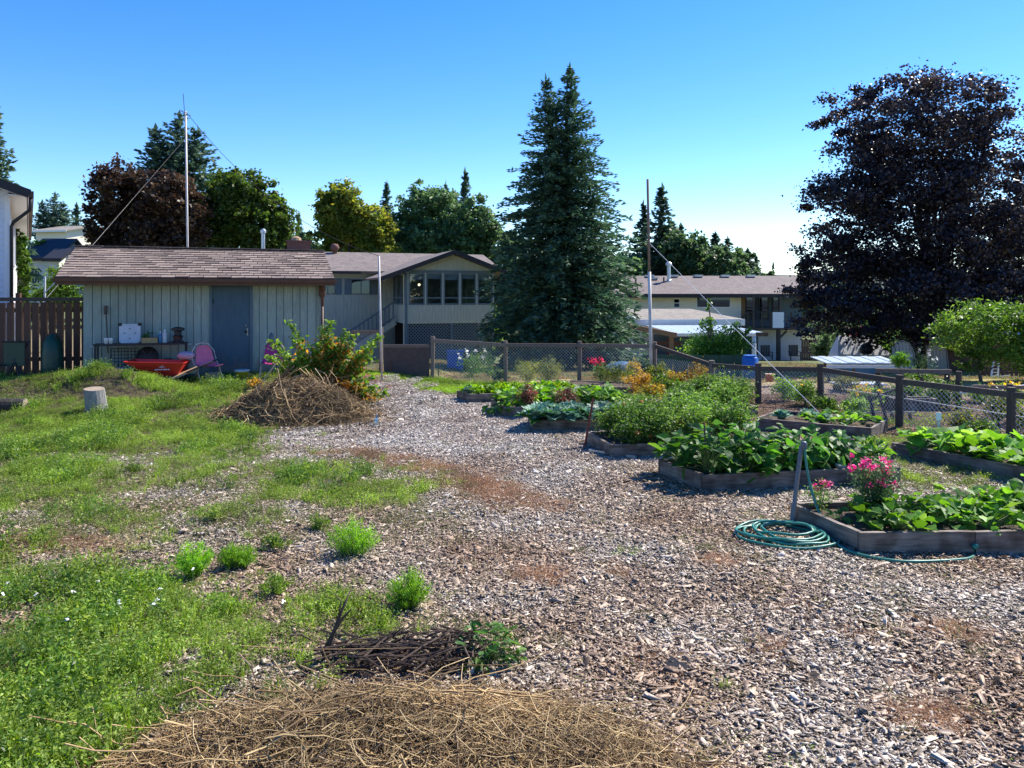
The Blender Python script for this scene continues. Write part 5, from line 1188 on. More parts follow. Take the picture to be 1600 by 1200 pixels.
# cabbages
lc = leafset('cabbage', .20, .20, 7, .12)+leafset('veg', .19, .18, 5, .15, 2)
def cabbage(label, loc, r, seed, group=None, head=True):
    T = thing('cabbage', label, 'vegetable', loc, 0, group); rr = random.Random(seed)
    for i in range(16):
        a = i*2.4+rr.uniform(-.2, .2); ring = i/16; o = link('leaf', rr.choice(lc), T); s = r/.20*(1-.45*ring); o.scale = (s, s, s); o.location = (.02*math.cos(a), .02*math.sin(a), .03+.06*ring); o.rotation_euler = (rr.gauss(0, .25), -.22-.9*ring+rr.gauss(0, .12), a)
    if head: MB().lathe([(.01, 0), (.06, .02), (.08, .07), (.06, .12), (.01, .14)], 12).build('head', M['cabbage'], T, True, fix=False)
    return T
for i, (u, v) in enumerate(((.0, .0), (.12, -.08), (.24, -.1), (.36, .0), (.05, .45), (.2, .4), (.35, .45), (.48, .2), (.1, .85), (.3, .85), (.5, .6), (.62, .3))):
    x, y, z = inbed(4, u, v); cabbage('blue green cabbage left of the tomatoes, %s in the %s row' % (ORD[(0, 1, 2, 3, 0, 1, 2, 3, 0, 1, 4, 2)[i]], ('front', 'front', 'front', 'front', 'middle', 'middle', 'middle', 'middle', 'back', 'back', 'middle', 'back')[i]), (x, y, z+.03), R_.uniform(.22, .3), 290+i, 'cabbages left of the tomatoes')
for i, (u, v) in enumerate(((.15, .4), (.35, .7), (.55, .35))): cabbage('%s small cabbage from the left in the bed near the right fence' % ORD[(0, 1, 2)[i]], inbed(7, u, v), .16, 310+i, 'small cabbages near the right fence')
for i, (u, v) in enumerate(((.62, .75), (.75, .3), (.85, .6), (.48, .25))): leafy('lettuce_plant', '%s small light green plant from the left in the bed near the right fence' % ORD[(1, 2, 3, 0)[i]], 'plant', inbed(7, u, v), 18, .18, .17, leafset('squash', .12, .12, 5, .2), 320+i, .004, 'light leafy plants near the right fence')
# bed 5: beans, amaranth
for i in range(10):
    u = .05+.9*((i % 5)+.5)/5; v = .3 if i < 5 else .75; x, y, z = inbed(5, u, v); leafy('bean_plant', '%s bean plant from the left in the %s row behind the cabbages' % (ORD[i % 5], ('front', 'back')[i//5]), 'plant', (x, y, z), 34, R_.uniform(.25, .38), .27, leafset('squash', .15, .14, 4, .25), 330+i, .004, 'bean plants behind the cabbages')
leafy('bean_plant', 'bean plant trailing over the left corner of its bed', 'plant', (-.2, 13.3, .05), 18, .2, .2, leafset('squash', .15, .14, 4, .25), 345)
bushy('amaranth_plant', 'dark red spiky flowering plant at the bed corner', 'flower', (inbed(5, .18, -.03)), .15, .42, 'amaranth', 34, 26, .045, 346, subr=.5)
bushy('amaranth_plant', 'dark leafy plant with reddish stems left of the cabbages', 'plant', (inbed(5, .52, -.03)), .18, .38, 'amaranth', 34, 26, .045, 347, subr=.5)
for i in range(14):
    u = .03+.95*((i % 7)+.5)/7; v = .3 if i < 7 else .75; x, y, z = inbed(6, u, v); bushy('lettuce_plant', '%s pale lettuce from the left in the %s row of the farthest left bed' % (ORD[i % 7], ('front', 'back')[i//7]), 'plant', (x, y, z-.02), .2, .19, 'lettuce', 26, 22, .06, 350+i, 'lettuces in the farthest left bed', .7, .5, stems=3)
bushy('lavender_plant', 'small grey green plant at the left end of the lettuce bed', 'plant', inbed(6, .02, .3), .12, .2, 'cabbage', 16, 20, .04, 371)
# beds 8: squash
lq = leafset('squash', .19, .19, 5, .15)
for i in range(15):
    u = .02+.96*((i % 8)+.5)/8; v = .22+.5*(i//8)+R_.uniform(-.06, .06); x, y, z = inbed(8, u, v); leafy('squash_plant', '%s squash plant along the %s side of the right edge bed' % (ORD[i % 8], ('near', 'far')[i//8]), 'plant', (x, y, z), 22, R_.uniform(.16, .28), .28, lq, 380+i, .006, 'squash plants in the right edge bed', rise=.3)
# shrubs along the back
def shrub(label, px, py, rpx, hpx, m, seed, cat='shrub', name='garden_shrub', **k):
    x, y, z = W(px, py); s = 1200/y; return bushy(name, label, cat, (x, y, z), rpx/s, hpx/s, m, k.pop('nsub', 50), 30, k.pop('leaf', .05), seed, **k)
shrub('white rose bush in front of the back fence', 738, 592, 22, 42, 'bush', 400, 'rose bush', 'rose_bush', flowers=('whitepetal', 6, .07, .8))
shrub('leggy rose shoots right of the white rose', 762, 590, 14, 52, 'bush', 401, nsub=16)
shrub('small round grassy clump beside the white rose', 780, 598, 15, 22, 'gmaple', 402)
shrub('wide fountain shaped shrub with brown tips by the fence post', 824, 598, 26, 34, 'ymaple', 403, nsub=70, leaf=.07, aspect=.16)
shrub('taller brown green shrub right of the fountain shaped one', 858, 598, 20, 38, 'ymaple', 404, nsub=60, leaf=.07, aspect=.2)
shrub('red rose bush near the middle of the back fence', 938, 600, 16, 36, 'bgreen', 405, 'rose bush', 'rose_bush', flowers=('redpetal', 6, .08, .95), nsub=22)
shrub('feathery green shrub with orange tips in the back bed', 962, 604, 32, 36, 'ymaple', 406, nsub=70, leaf=.07, aspect=.18)
shrub('orange leaved shrub left of the tall garden pole', 990, 592, 13, 26, 'gold', 407)
shrub('yellow green shrub at the foot of the tall garden pole', 1024, 602, 24, 34, 'ymaple', 408)
shrub('bright orange yellow shrub right of the tall garden pole', 1090, 612, 28, 44, 'gold', 409)
for i, (px, py, r, h) in enumerate(((1000, 618, 28, 34), (1035, 618, 26, 32), (1070, 622, 24, 28), (1015, 628, 26, 28), (1052, 612, 22, 30))): shrub('low yellow orange shrub behind the tomatoes, %s from the left' % ORD[(0, 2, 4, 1, 3)[i]], px, py, r, h, 'lime' if i in (1, 2) else 'gold', 410+i, group='low yellow shrubs behind the tomatoes')
for i, (px, py, r, h) in enumerate(((885, 612, 26, 12), (925, 615, 30, 10), (1105, 622, 30, 30), (1135, 626, 28, 36), (1165, 630, 26, 34), (890, 630, 30, 14), (940, 630, 32, 18), (980, 634, 30, 18))): shrub('loose grey green plant among the back beds, %s from the left' % ORD[(0, 2, 5, 6, 7, 1, 3, 4)[i]], px, py, r, h, 'tomato_l', 420+i, group='loose plants among the back beds')
shrub('compact yellow green shrub on the bark mulch behind the right bed', 1291, 648, 24, 26, 'lime', 430, leaf=.045)
shrub('dark plant with orange flowers outside the fence bend', 1245, 622, 20, 20, 'tomato_l', 431, flowers=('yellowpetal', 5, .08, .9))
BEY = ((1225, 628, 20, 40, 'tomato_l'), (1260, 634, 22, 40, 'lime'), (1340, 650, 26, 26, 'tomato_l'), (1385, 632, 24, 28, 'lime'), (1455, 630, 30, 40, 'lime'), (1480, 640, 24, 44, 'bush'), (1420, 622, 24, 22, 'bush'), (1534, 690, 30, 34, 'bush'), (1500, 680, 24, 40, 'ymaple'), (1560, 665, 26, 54, 'ymaple'), (1585, 640, 30, 34, 'bush'), (1600, 690, 22, 60, 'ymaple'), (1436, 600, 24, 24, 'bush'), (1530, 630, 26, 26, 'bush'), (1320, 612, 22, 24, 'ymaple'))
for i, (px, py, r, h, m) in enumerate(BEY):
    shrub('leafy plant beyond the right wire fence, %s from the left' % ORD[sorted(q[0] for q in BEY).index(px)], px, py, r, h, m, 440+i, group='leafy plants beyond the right wire fence', nsub=44)
shrub('shrub with yellow orange flowers beyond the right wire fence', 1352, 640, 24, 34, 'tomato_l', 460, flowers=('yellowpetal', 10, .06, .8))
shrub('yellow marigolds at the right edge under the peach tree', 1575, 625, 24, 24, 'bush', 461, 'flower', 'marigold_plant', flowers=('yellowpetal', 12, .08, .85))
shrub('tall white flowering weed in front of the maple trunk', 1443, 590, 20, 44, 'bgreen', 462, flowers=('whitepetal', 8, .05, .6), nsub=24)
shrub('vine tangled on top of the right fence post', 1405, 606, 13, 24, 'lime', 463, name='climbing_vine', cat='vine') .location.z = .42
# the tall green and orange bush in front of the shed corner
bx0, by0, _ = W(505, 628)
T = thing('orange_bush', 'tall green bush with orange leaves before the right end of the shed', 'bush', (bx0, by0, .02)); s = 1200/by0
rr = random.Random(12); sh = []; mb = MB()
for (px, py) in ((425, 520), (418, 545), (462, 490), (450, 540), (480, 560), (505, 495), (520, 490), (517, 530), (545, 505), (558, 510), (580, 525), (575, 545), (540, 560), (500, 580), (470, 585), (555, 585), (530, 540), (590, 515), (440, 570), (568, 575), (490, 530), (600, 600), (585, 590)):
    e = Vector(((px-505)/s, rr.uniform(-.35, .35), (628-py)/s)); mid = Vector((e.x*.45, e.y*.5, e.z*.55)); mb.tube([(rr.uniform(-.05, .05), 0, -.05), mid, e], [.014, .009, .003], 5, False); sh.append((mid, e))
mb.build('stem', M['bark'], T, fix=False)
def shoot(name, m, sel, n, leaf, sd):
    rg = np.random.default_rng(sd); C = []
    for mid, e in sh:
        t = rg.uniform(*sel, (n, 1)); p = np.where(t < .5, np.array(mid)*t*2, np.array(mid)+(np.array(e)-np.array(mid))*(t*2-1)); C.append(p+rg.normal(0, .055, (n, 3))*(1.55-t)*1.35)
    c = np.concatenate(C); V, F = rnd_leaves(c, leaf, rg, .4, .6); link(name, fast_mesh(name, V, F, M[m], rg.uniform(0, 1, len(c))), T)
shoot('green_foliage', 'hib', (.40, 1.03), 230, .075, 1); shoot('green_inner_foliage', 'lime', (.2, .8), 130, .075, 2); shoot('orange_foliage', 'autumn', (.08, .72), 170, .07, 3)
sh = [q for q in sh if -.25 < q[1].x]; shoot('orange_side_foliage', 'autumn', (.10, .85), 200, .07, 4)
crown([(.45, -.28, .34, .48, .25, .30), (.2, -.25, .55, .30, .2, .22), (-.55, -.2, .62, .16, .12, .2)], 46, 36, .065, 9, 'autumn', T, 'orange_low_foliage', subr=.4, aspect=.6, shell=.2)
crown([(.75, -.2, .5, .22, .15, .3), (-.35, -.2, .85, .35, .2, .3), (.25, -.1, 1.0, .4, .2, .3)], 40, 36, .07, 10, 'hib', T, 'green_low_foliage', subr=.4, aspect=.6, shell=.2)
bushy('orange_bush', 'low orange and green plant right of the yellow bucket', 'bush', (*W(400, 612)[:2], .24), .17, .30, 'gold', 24, 22, .06, 480)
tag(bushy('weedy_shrub', 'reddish weeds at the foot of the orange bush by the gate', 'shrub', (*W(575, 622)[:2], 0), .35, .22, 'autumn', 40, 24, .05, 481))
# ---------------------------------------------------------------- things by the shed
def put(o, px, v, z=GZ, label=None, cat=None, group=None, rot=0.0):
    p = shed_pt(px, v, z); o.location = p; o.rotation_euler = (0, 0, TH+rot)
    if label: tag(o, label, cat, group)
    return o
tz = GZ+.82
tw = frame(293, SL, TH, .35)-frame(147, SL, TH, .35)
T = put(thing('work_bench', 'narrow black metal bench against the shed wall with items on top', 'bench'), 147, .38)
box('bench_top', 0, tw, -.16, .24, .79, .825, M['black'], T)
for x in (.02, tw-.05):
    for y in (-.14, .19): box('leg', x, x+.035, y, y+.035, -.1, .79, M['black'], T)
box('lower_shelf', .056, tw-.051, -.13, .21, .24, .265, M['black'], T)
for x in (-.07, tw): MB().beam((x, .1, .78), (x+.07, .1, .78), .03, .02).build('bracket', M['lid'], T)
for i, px in enumerate((166, 173)):
    o = MB().lathe([(.032, 0), (.045, .11), (.047, .115), (.04, .116), (.03, .01)], 14).build('white_cup', M['white'], None, True); put(o, px, .36, tz+.005, ('white pot at the left end of the bench', 'second white pot on the bench with a rod behind it')[i], 'pot')
o = MB().tube([(0, 0, -.3), (-.06, .12, .62)], .012, 6).tube([(-.06, .12, .5), (-.06, .12, .68)], .035, 6).build('garden_tool', M['dkpost'], None); put(o, 169, .2, tz+.10, 'thin dark handled tool leaning on the wall above the white pots', 'tool')
T = put(thing('wall_plate', 'square white panel with clipped corners and black brackets on the bench', 'panel'), 186, .26, tz)
s_ = .40; c_ = .045; MB().prism([(c_, 0, 0), (s_-c_, 0, 0), (s_, 0, c_), (s_, 0, s_-c_), (s_-c_, 0, s_), (c_, 0, s_), (0, 0, s_-c_), (0, 0, c_)], (0, .035, 0)).build('panel', mat('blue_white_plastic', (.50, .55, .60), (.42, .47, .52), .5, 6), T)
for x in (-.02, s_-.05): box('bracket', x, x+.07, -.01, .03, s_-.04, s_+.02, M['black'], T)
for x, z in ((.2, .1), (.2, .3), (.1, .21), (.3, .21)): MB().lathe([(.012, 0), (.012, .006)], 8, M=Matrix.Translation((x, -.007, z)) @ Matrix.Rotation(R(90), 4, 'X')).build('hole', M['dark'], T)
T = put(thing('cardboard_box', 'small open cardboard box with dark plants in it on the bench', 'box'), 221, .40, tz)
bw, bd, bh = .30, .2, .11
for a in ((0, bw, 0, .006), (0, bw, bd-.006, bd), (0, .006, .0065, bd-.0065), (bw-.006, bw, .0065, bd-.0065)): box('side', a[0], a[1], a[2], a[3], 0, bh, M['cardboard'], T)
box('bottom', .007, bw-.007, .007, bd-.007, 0, .01, M['cardboard'], T)
T = bushy('potted_plant', 'dark small plant sticking out of the cardboard box', 'plant', (0, 0, 0), .12, .2, 'vegd', 12, 14, .04, 500, stems=4); put(T, 229, .30, tz+.03)
def bottle(name, px, v, z, h, r, m, label, capm='white', pump=False):
    T = put(thing(name, label, 'bottle'), px, v, z); MB().lathe([(r*.9, 0), (r, .01), (r, h*.72), (r*.75, h*.82), (r*.35, h*.88), (r*.35, h*.9)], 14).build('body', M[m], T, True)
    MB().lathe([(r*.4, h*.901), (r*.4, h), (r*.2, h+.005)] if not pump else [(r*.36, h*.901), (r*.4, h*.94), (r*.12, h*.95), (r*.12, h*1.05), (r*.5, h*1.06), (r*.5, h*1.1)], 10).build('cap', M[capm], T, True); return T
bottle('spray_bottle', 250.5, .35, tz, .22, .04, 'blue_b', 'blue pump bottle standing on the bench', pump=True)
T = bottle('white_bottle', 257.5, .35, tz, .27, .045, 'lid', 'tall white bottle beside the blue pump bottle')
T = put(thing('dark_lantern', 'stack of dark reddish lantern shapes at the right end of the bench', 'lantern'), 278, .35, tz)
MB().lathe([(.11, 0), (.12, .03), (.08, .05), (.09, .12), (.11, .14), (.07, .16)], 8).build('base', mat('dark_red_brown_metal', (.07, .03, .03), (.04, .02, .02), .6, 12), T); MB().lathe([(.07, .161), (.075, .24), (.13, .26), (.13, .30), (.05, .33)], 8).build('top', M['solar'], T)
# under the bench
T = put(thing('wire_basket', 'black wire rack leaning under the bench', 'rack'), 175, .30, GZ+.32)
mb = MB()
for i in range(9): mb.tube([(i*.062, -.08+0, 0), (i*.062-.02, .05, .40)], .006, 4)
for j in range(7): mb.tube([(0-.02*j/6, -.08+.13*j/6, .4*j/6), (.5-.02*j/6, -.08+.13*j/6, .4*j/6)], .006, 4)
mb.build('wire_grid', M['black'], T)
T = put(thing('black_disc', 'round black plastic disc leaning on the wall under the bench', 'disc'), 231, .22, GZ+.52)
MB().lathe([(.03, 0), (.12, .012), (.20, .03), (.215, .04), (.215, .055), (.03, .05)], 24, M=Matrix.Rotation(R(78), 4, 'X')).build('disc', M['black'], T, True)
for k in range(6): a = k*math.pi/3; MB().beam((.04*math.cos(a), -.055, .04*math.sin(a)), (.19*math.cos(a), -.06, .19*math.sin(a)), .02, .015).build('rib', M['solar'], T)
T = put(thing('black_speaker', 'small square black box on the lower shelf', 'box'), 256, .34, GZ+.27)
box('case', 0, .15, 0, .12, 0, .22, M['solar'], T); box('front_grille', .012, .138, -.008, -.001, .012, .208, M['dark'], T)
T = bottle('green_bottle', 284, .30, GZ+.36, .26, .055, 'green_b', 'bright green bottle at the right end of the lower shelf', capm='green_b')
T = put(thing('storage_bin', 'black plastic bin with grey lid under the bench', 'bin'), 200, .42, GZ-.02)
MB().lathe([(.19, 0), (.23, .30), (.235, .33), (.22, .33)], 4).build('tub', M['solar'], T); MB().lathe([(.24, .331), (.24, .35), (.1, .37)], 16).build('lid', M['blue_b'], T)
T = put(thing('dark_tub', 'large dark tub behind the front of the red wheelbarrow', 'tub'), 226, .55, GZ-.04)
box('body', -.2, .2, -.15, .15, 0, .32, mat('dark_blue_tub', (.012, .02, .03), (.018, .026, .036), .4, 5), T); box('rim', -.215, .215, -.165, .165, .321, .345, M['black'], T)
# wheelbarrow: tray, handles, wheel, legs
wbp = shed_pt(258, 1.0, GZ-.09)
T = thing('wheelbarrow', 'red wheelbarrow with white lettering parked before the bench', 'wheelbarrow', wbp, R(10))
mb = MB(); top = [(-.68, -.33, .60), (.42, -.33, .56), (.42, .33, .56), (-.68, .33, .60)]; bot = [(-.18, -.20, .27), (.28, -.22, .29), (.28, .22, .29), (-.18, .20, .27)]
mid = [tuple(a*.55+b*.45 for a, b in zip(p, q)) for p, q in zip(top, bot)]
vs = top+mid+bot; mb.add(vs, [(i, (i+1) % 4, 4+(i+1) % 4, 4+i) for i in range(4)]+[(4+i, 4+(i+1) % 4, 8+(i+1) % 4, 8+i) for i in range(4)]+[(8, 9, 10, 11)])
ins = [(x*.97, y*.97, z+.006) for x, y, z in vs]; o = len(mb.v); mb.add(ins, [(4+i, 4+(i+1) % 4, (i+1) % 4, i) for i in range(4)]+[(8+i, 8+(i+1) % 4, 4+(i+1) % 4, 4+i) for i in range(4)]+[(11, 10, 9, 8)])
mb.f += [(i, o+i, o+(i+1) % 4, (i+1) % 4) for i in range(4)]; mb.m += [0]*4
tr = mb.build('tray', M['red'], T)
MB().tube([Vector(p) for p in top+[top[0]]], .012, 6).build('rim', M['red'], tr)
try:
    def text(s, size, loc, rot, m, parent, ext=.001):
        c = bpy.data.curves.new('lettering', 'FONT'); c.body = s; c.size = size; c.align_x = 'CENTER'; c.extrude = ext; o = bpy.data.objects.new('lettering', c); COL.objects.link(o)
        dg = bpy.context.evaluated_depsgraph_get(); me = bpy.data.meshes.new_from_object(o.evaluated_get(dg)); bpy.data.objects.remove(o); me.materials.clear(); me.materials.append(m)
        q = link('lettering', me, parent, loc); q.rotation_euler = rot; return q
    nrm = (Vector(bot[1])-Vector(top[1])).cross(Vector(top[0])-Vector(top[1])).normalized()
    ang = math.atan2((.33-.20), .31)
    text('~O~', .06, (.02, -.32, .475), (R(90)-ang*.95, 0, 0), M['white'], tr)
    rt = Matrix.Translation((-.115, -.302, .425)) @ Matrix.Rotation(R(90)-ang*.95, 4, 'X'); lt = MB(); rr = random.Random(3)
    for i in range(13):     # the worn line of small letters below the emblem
        x = i*.022; lt.box(x, x+.004, 0, .026, 0, .001, rt); lt.box(x+.0045, x+.016, rr.choice((0, .011, .021)), rr.choice((.005, .016, .026)) if False else rr.choice((.0055, .0165, .026)), 0, .001, rt)
    lt.build('lettering', M['white'], tr)
except Exception as e: print('text', e)
wh = MB().lathe([(.08, -.045), (.17, -.05), (.20, -.02), (.20, .02), (.17, .05), (.08, .045)], 22, M=Matrix.Translation((-.62, 0, .20)) @ Matrix.Rotation(R(90), 4, 'X')).build('wheel', M['solar'], T, True)
MB().lathe([(.02, -.06), (.079, -.03), (.079, .03), (.02, .06)], 14, M=Matrix.Translation((-.62, 0, .20)) @ Matrix.Rotation(R(90), 4, 'X')).build('hub', M['metal'], wh, True)
for s in (-1, 1):
    MB().tube([(-.62, s*.09, .20), (-.2, s*.2, .26), (.3, s*.26, .30), (.95, s*.29, .58)], .019, 8).build('handle', M['solar'], T, True)
    MB().tube([(.02, s*.22, .27), (.22, s*.24, .0), (.34, s*.24, .0), (.36, s*.25, .30)], .013, 6).build('leg', M['solar'], T, True)
p0, p1 = shed_pt(234, 1.45, GZ+.02), shed_pt(309, 1.2, GZ+.36)
o = MB().beam((0, 0, 0), p1-p0, .19, .04).build('wooden_plank', M['plank'], None, loc=p0); tag(o, 'bare wooden plank leaning up to the right before the wheelbarrow', 'plank')
o = MB().lathe([(.02, 0), (.11, .03), (.14, .12), (.1, .21), (.02, .24)], 12).build('cloth_bundle', M['cloth'], None, True); put(o, 291, .85, GZ+.50, 'crumpled patterned cloth over the wheelbarrow handles', 'cloth'); o.scale = (1.3, .9, .7)
o = MB().lathe([(.02, 0), (.10, .01), (.11, .18), (.09, .33), (.02, .36)], 10).build('plastic_bag', M['lid'], None, True); put(o, 301, .62, GZ+.18, 'bluish white bag hanging by the wheelbarrow handles', 'bag'); o.scale = (.8, .7, 1)
o = box('grey_block', -.13, .13, -.1, .1, 0, .25, M['stump'], None); put(o, 331, .85, GZ-.02, 'grey block of wood under the left pink chair', 'block')
# pink metal shell chairs
def pink_chair(label, px, v, rot, m, fm, lean=.28):
    T = put(thing('metal_chair', label, 'chair'), px, v, GZ-.02, rot=rot)
    n = 9; mb = MB(); V = []; F = []
    # seat and back as one pressed shell: profile swept with dished width
    prof = [(.23, .40, .40), (.10, .385, .45), (-.08, .38, .46), (-.18, .40, .44), (-.235, .47, .42), (-.265, .56, .42), (-.30, .66, .40), (-.335, .75, .33), (-.35, .80, .20)]
    for y, z, wd in prof:
        wd *= .84 if z > .5 else .95
        for j in range(n): t = j/(n-1)*2-1; V.append((t*wd/2, -y-.045*t*t*(1 if z > .45 else .2), z+(.035*t*t if z < .45 else 0)))
    F = [(i*n+j, i*n+j+1, (i+1)*n+j+1, (i+1)*n+j) for i in range(len(prof)-1) for j in range(n-1)]
    mb.add(V, F); o = len(mb.v); mb.add([(x, y+.004, z-.006) for x, y, z in V], [f[::-1] for f in F]); s = mb.build('seat_shell', m, T, True, fix=False)
    for k in (.13, .18): MB().tube([(-k, .27, .56), (-k*.95, .31, .68), (-k*.5, .335, .75), (0, .34, .765), (k*.5, .335, .75), (k*.95, .31, .68), (k, .27, .56), (k*.6, .24, .49), (-k*.6, .24, .49), (-k, .27, .56)], .005, 4, False).build('pressed_rib', m, s)
    hoop = [(-.23, -.20, .02), (-.235, .05, .33), (-.25, .24, .50), (-.225, .30, .68), (-.13, .345, .82), (0, .355, .85), (.13, .345, .82), (.225, .30, .68), (.25, .24, .50), (.235, .05, .33), (.23, -.20, .02)]
    MB().tube(hoop, .013, 8).build('hoop_frame', fm, T, True)
    for sg in (-1, 1): MB().tube([(sg*.24, .10, .38), (sg*.22, -.02, .37), (sg*.235, .28, .02)], .012, 6).build('rear_leg', fm, T, True)
    return T
pink_chair('pink metal shell chair with white tube frame left of the blue door', 327, 1.05, R(25), M['pink'], M['rustwhite'])
pink_chair('dark magenta metal chair half behind the brush pile', 425, .95, R(-8), M['magenta'], M['rustwhite'])
o = MB().lathe([(.14, 0), (.15, .03), (.09, .08), (.06, .2), (.025, .3)], 14).build('grey_cone', M['hosegrey'], None, True); put(o, 424, .5, GZ+.70, 'small grey cone shaped lid leaning behind the magenta chair', 'lid')
T = put(thing('yellow_bucket', 'yellow bucket with a grey lid before the blue door', 'bucket'), 378, .75, GZ-.03)
MB().lathe([(.125, 0), (.145, .24), (.15, .245)], 20).build('body', M['yellow'], T, True); MB().lathe([(.158, .246), (.158, .275), (.15, .28)], 20).build('lid', M['stucco_lid'], T, False)
MB().tube([(-.15, -.01, .21), (-.12, -.13, .12), (0, -.17, .09), (.12, -.13, .12), (.15, -.01, .21)], .004, 5).build('handle', M['metal'], T)
# left fence corner: green vinyl cover, cart, crate
b0 = (-9.72, 16.25, float(H(-9.72, 16.25))-.02)
T = thing('covered_grill', 'tall narrow thing under a dark green cover before the fence', 'covered item', b0)
MB().lathe([(.24, 0), (.235, .3), (.225, .6), (.19, .82), (.12, .95), (.02, 1.0)], 9).build('cover', M['green_tarp'], T, True).scale = (1, .8, 1)
MB().tube([(.13, -.1, .9), (.13, -.1, 1.02)], .02, 6).build('knob', M['black'], T)
T = thing('folding_cart', 'dark folding chair frame with green cloth beside the green cover', 'chair', (-10.45, 16.15, float(H(-10.45, 16.15))-.03))
for s in (0, 1):
    MB().tube([(-.22, -.12*s, 0), (.2, .15-.1*s, .86)], .015, 6).build('crossed_leg', M['solar'], T); MB().tube([(.22, -.12*s, 0), (-.2, .15-.1*s, .86)], .015, 6).build('crossed_leg', M['solar'], T)
box('cloth_panel', -.22, .22, -.03, -.01, .35, .84, M['green_tarp'], T); MB().tube([(-.26, -.05, .86), (.26, -.05, .86)], .02, 6).build('top_bar', M['solar'], T)
T = thing('white_tray', 'low pale plastic tray at the foot of the shed corner', 'tray', (-9.02, 15.55, float(H(-9.02, 15.55))+.0), TH)
box('tray_base', -.25, .25, -.17, .17, 0, .05, M['lid'], T); box('dark_contents', -.22, .22, -.14, .14, .0501, .09, M['solar'], T)
T = thing('plank_stack', 'low dark plank stand at the far left before the fence', 'planks', (-11.0, 16.0, float(H(-11.0, 16.0))))
box('top_plank', -.5, .35, -.1, .1, .30, .34, M['dkpost'], T); box('support', -.3, -.25, -.08, .08, 0, .30, M['dkpost'], T); box('support', .15, .2, -.08, .08, 0, .30, M['dkpost'], T)

# ---------------------------------------------------------------- stump, logs, mound
sp_ = W(152, 634, .10)
T = thing('tree_stump', 'upright weathered grey log section standing in the weeds', 'stump', (sp_[0], sp_[1], sp_[2]-.10), .3)
mb = MB(); n = 20; rr = random.Random(4); prof = [(0, .205), (.14, .19), (.28, .185), (.41, .18)]
V = [((r*(1+.04*math.sin(j*3+1)+.03*math.sin(j*7)))*math.cos(2*math.pi*j/n)-z*.13, (r*(1+.04*math.cos(j*5)))*math.sin(2*math.pi*j/n), z+.02*math.sin(j*.3)*(z > .3)) for z, r in prof for j in range(n)]
mb.add(V, [(i*n+j, i*n+(j+1) % n, (i+1)*n+(j+1) % n, (i+1)*n+j) for i in range(3) for j in range(n)]); mb.build('side_wood', M['stump'], T, fix=False); T.scale = (.86, .86, .95)
MB().add([V[3*n+j] for j in range(n)], [tuple(range(n))]).build('cut_face', M['stumptop'], T, fix=False)
lp = W(8, 634, .1); T = thing('cut_log', 'short dark log lying at the left edge of the picture', 'log', (lp[0], lp[1], lp[2]), .2)
MB().lathe([(.13, -.3), (.135, 0), (.12, .3)], 14, M=Matrix.Rotation(R(90), 4, 'Y')).build('log', M['dkbark'], T)
MB().lathe([(.115, -.012), (.115, 0)], 14, M=Matrix.Translation((.313, 0, 0)) @ Matrix.Rotation(R(90), 4, 'Y')).build('cut_face', M['stumptop'], T)
KEEP_OUT.append((sp_[0], sp_[1]-.02, .24, .2))

# ---------------------------------------------------------------- stem heaps
def stems(name, n, cen, rx, ry, hz_, Lm, r, m, seed, parent, flat=.25, orient=None, seg=5, curve=.35, zoff=0.0, edge=1.05):
    """n bent dry stems lying over a heap"""
    rg = np.random.default_rng(seed); a = rg.uniform(0, 6.283, n); q = np.sqrt(rg.uniform(0, 1, n))*edge
    cx = q*rx*np.cos(a); cy = q*ry*np.sin(a); top = hz_*np.clip(1-q**1.7, 0, 1)*(1+.25*np.sin(a*3+seed)*q)
    cz = top*rg.uniform(.55, 1.02, n)+zoff
    yaw = rg.uniform(0, 6.283, n) if orient is None else rg.normal(orient[0], orient[1], n)
    L = Lm*rg.lognormal(0, .35, n); cv = rg.normal(0, curve, n); pit = rg.normal(0, flat, n)
    t = np.linspace(-.5, .5, seg+1)[None, :]
    ang = yaw[:, None]+cv[:, None]*t*3; dx = np.cos(ang); dy = np.sin(ang)
    X = cx[:, None]+np.cumsum(dx, 1)*L[:, None]/seg-(dx.sum(1)*L/seg/2)[:, None]; Y = cy[:, None]+np.cumsum(dy, 1)*L[:, None]/seg-(dy.sum(1)*L/seg/2)[:, None]
    qq = np.sqrt((X/rx)**2+(Y/ry)**2); base = hz_*np.clip(1-qq**1.7, 0, 1)
    Z = cz[:, None]*.5+base*.5+pit[:, None]*t*L[:, None]+rg.normal(0, .012, X.shape)+np.where(qq > 1, -.0, 0); Z = np.maximum(Z, .008)
    P = np.stack([X, Y, Z], -1); d = np.gradient(P, axis=1); d = d/np.maximum(np.linalg.norm(d, axis=2, keepdims=True), 1e-9)
    u = np.cross(d, np.array([.2, .1, 1.0])); u /= np.maximum(np.linalg.norm(u, axis=2, keepdims=True), 1e-9); v = np.cross(d, u)
    R0 = (r*rg.lognormal(0, .35, n))[:, None]*np.linspace(1.1, .55, seg+1)[None, :]
    ring = [P+(u*math.cos(k*2.0944)+v*math.sin(k*2.0944))*R0[..., None] for k in range(3)]
    V = np.stack(ring, 2).reshape(n, (seg+1)*3, 3); f = [(i*3+k, i*3+(k+1) % 3, (i+1)*3+(k+1) % 3, (i+1)*3+k) for i in range(seg) for k in range(3)]
    F = (np.array(f)[None]+(np.arange(n)*(seg+1)*3)[:, None, None]).reshape(-1, 4); val = np.repeat(rg.beta(1.6, 1.8, n), len(f))
    return link(name, fast_mesh(name, V.reshape(-1, 3), F, M[m], val, smooth=True), parent)
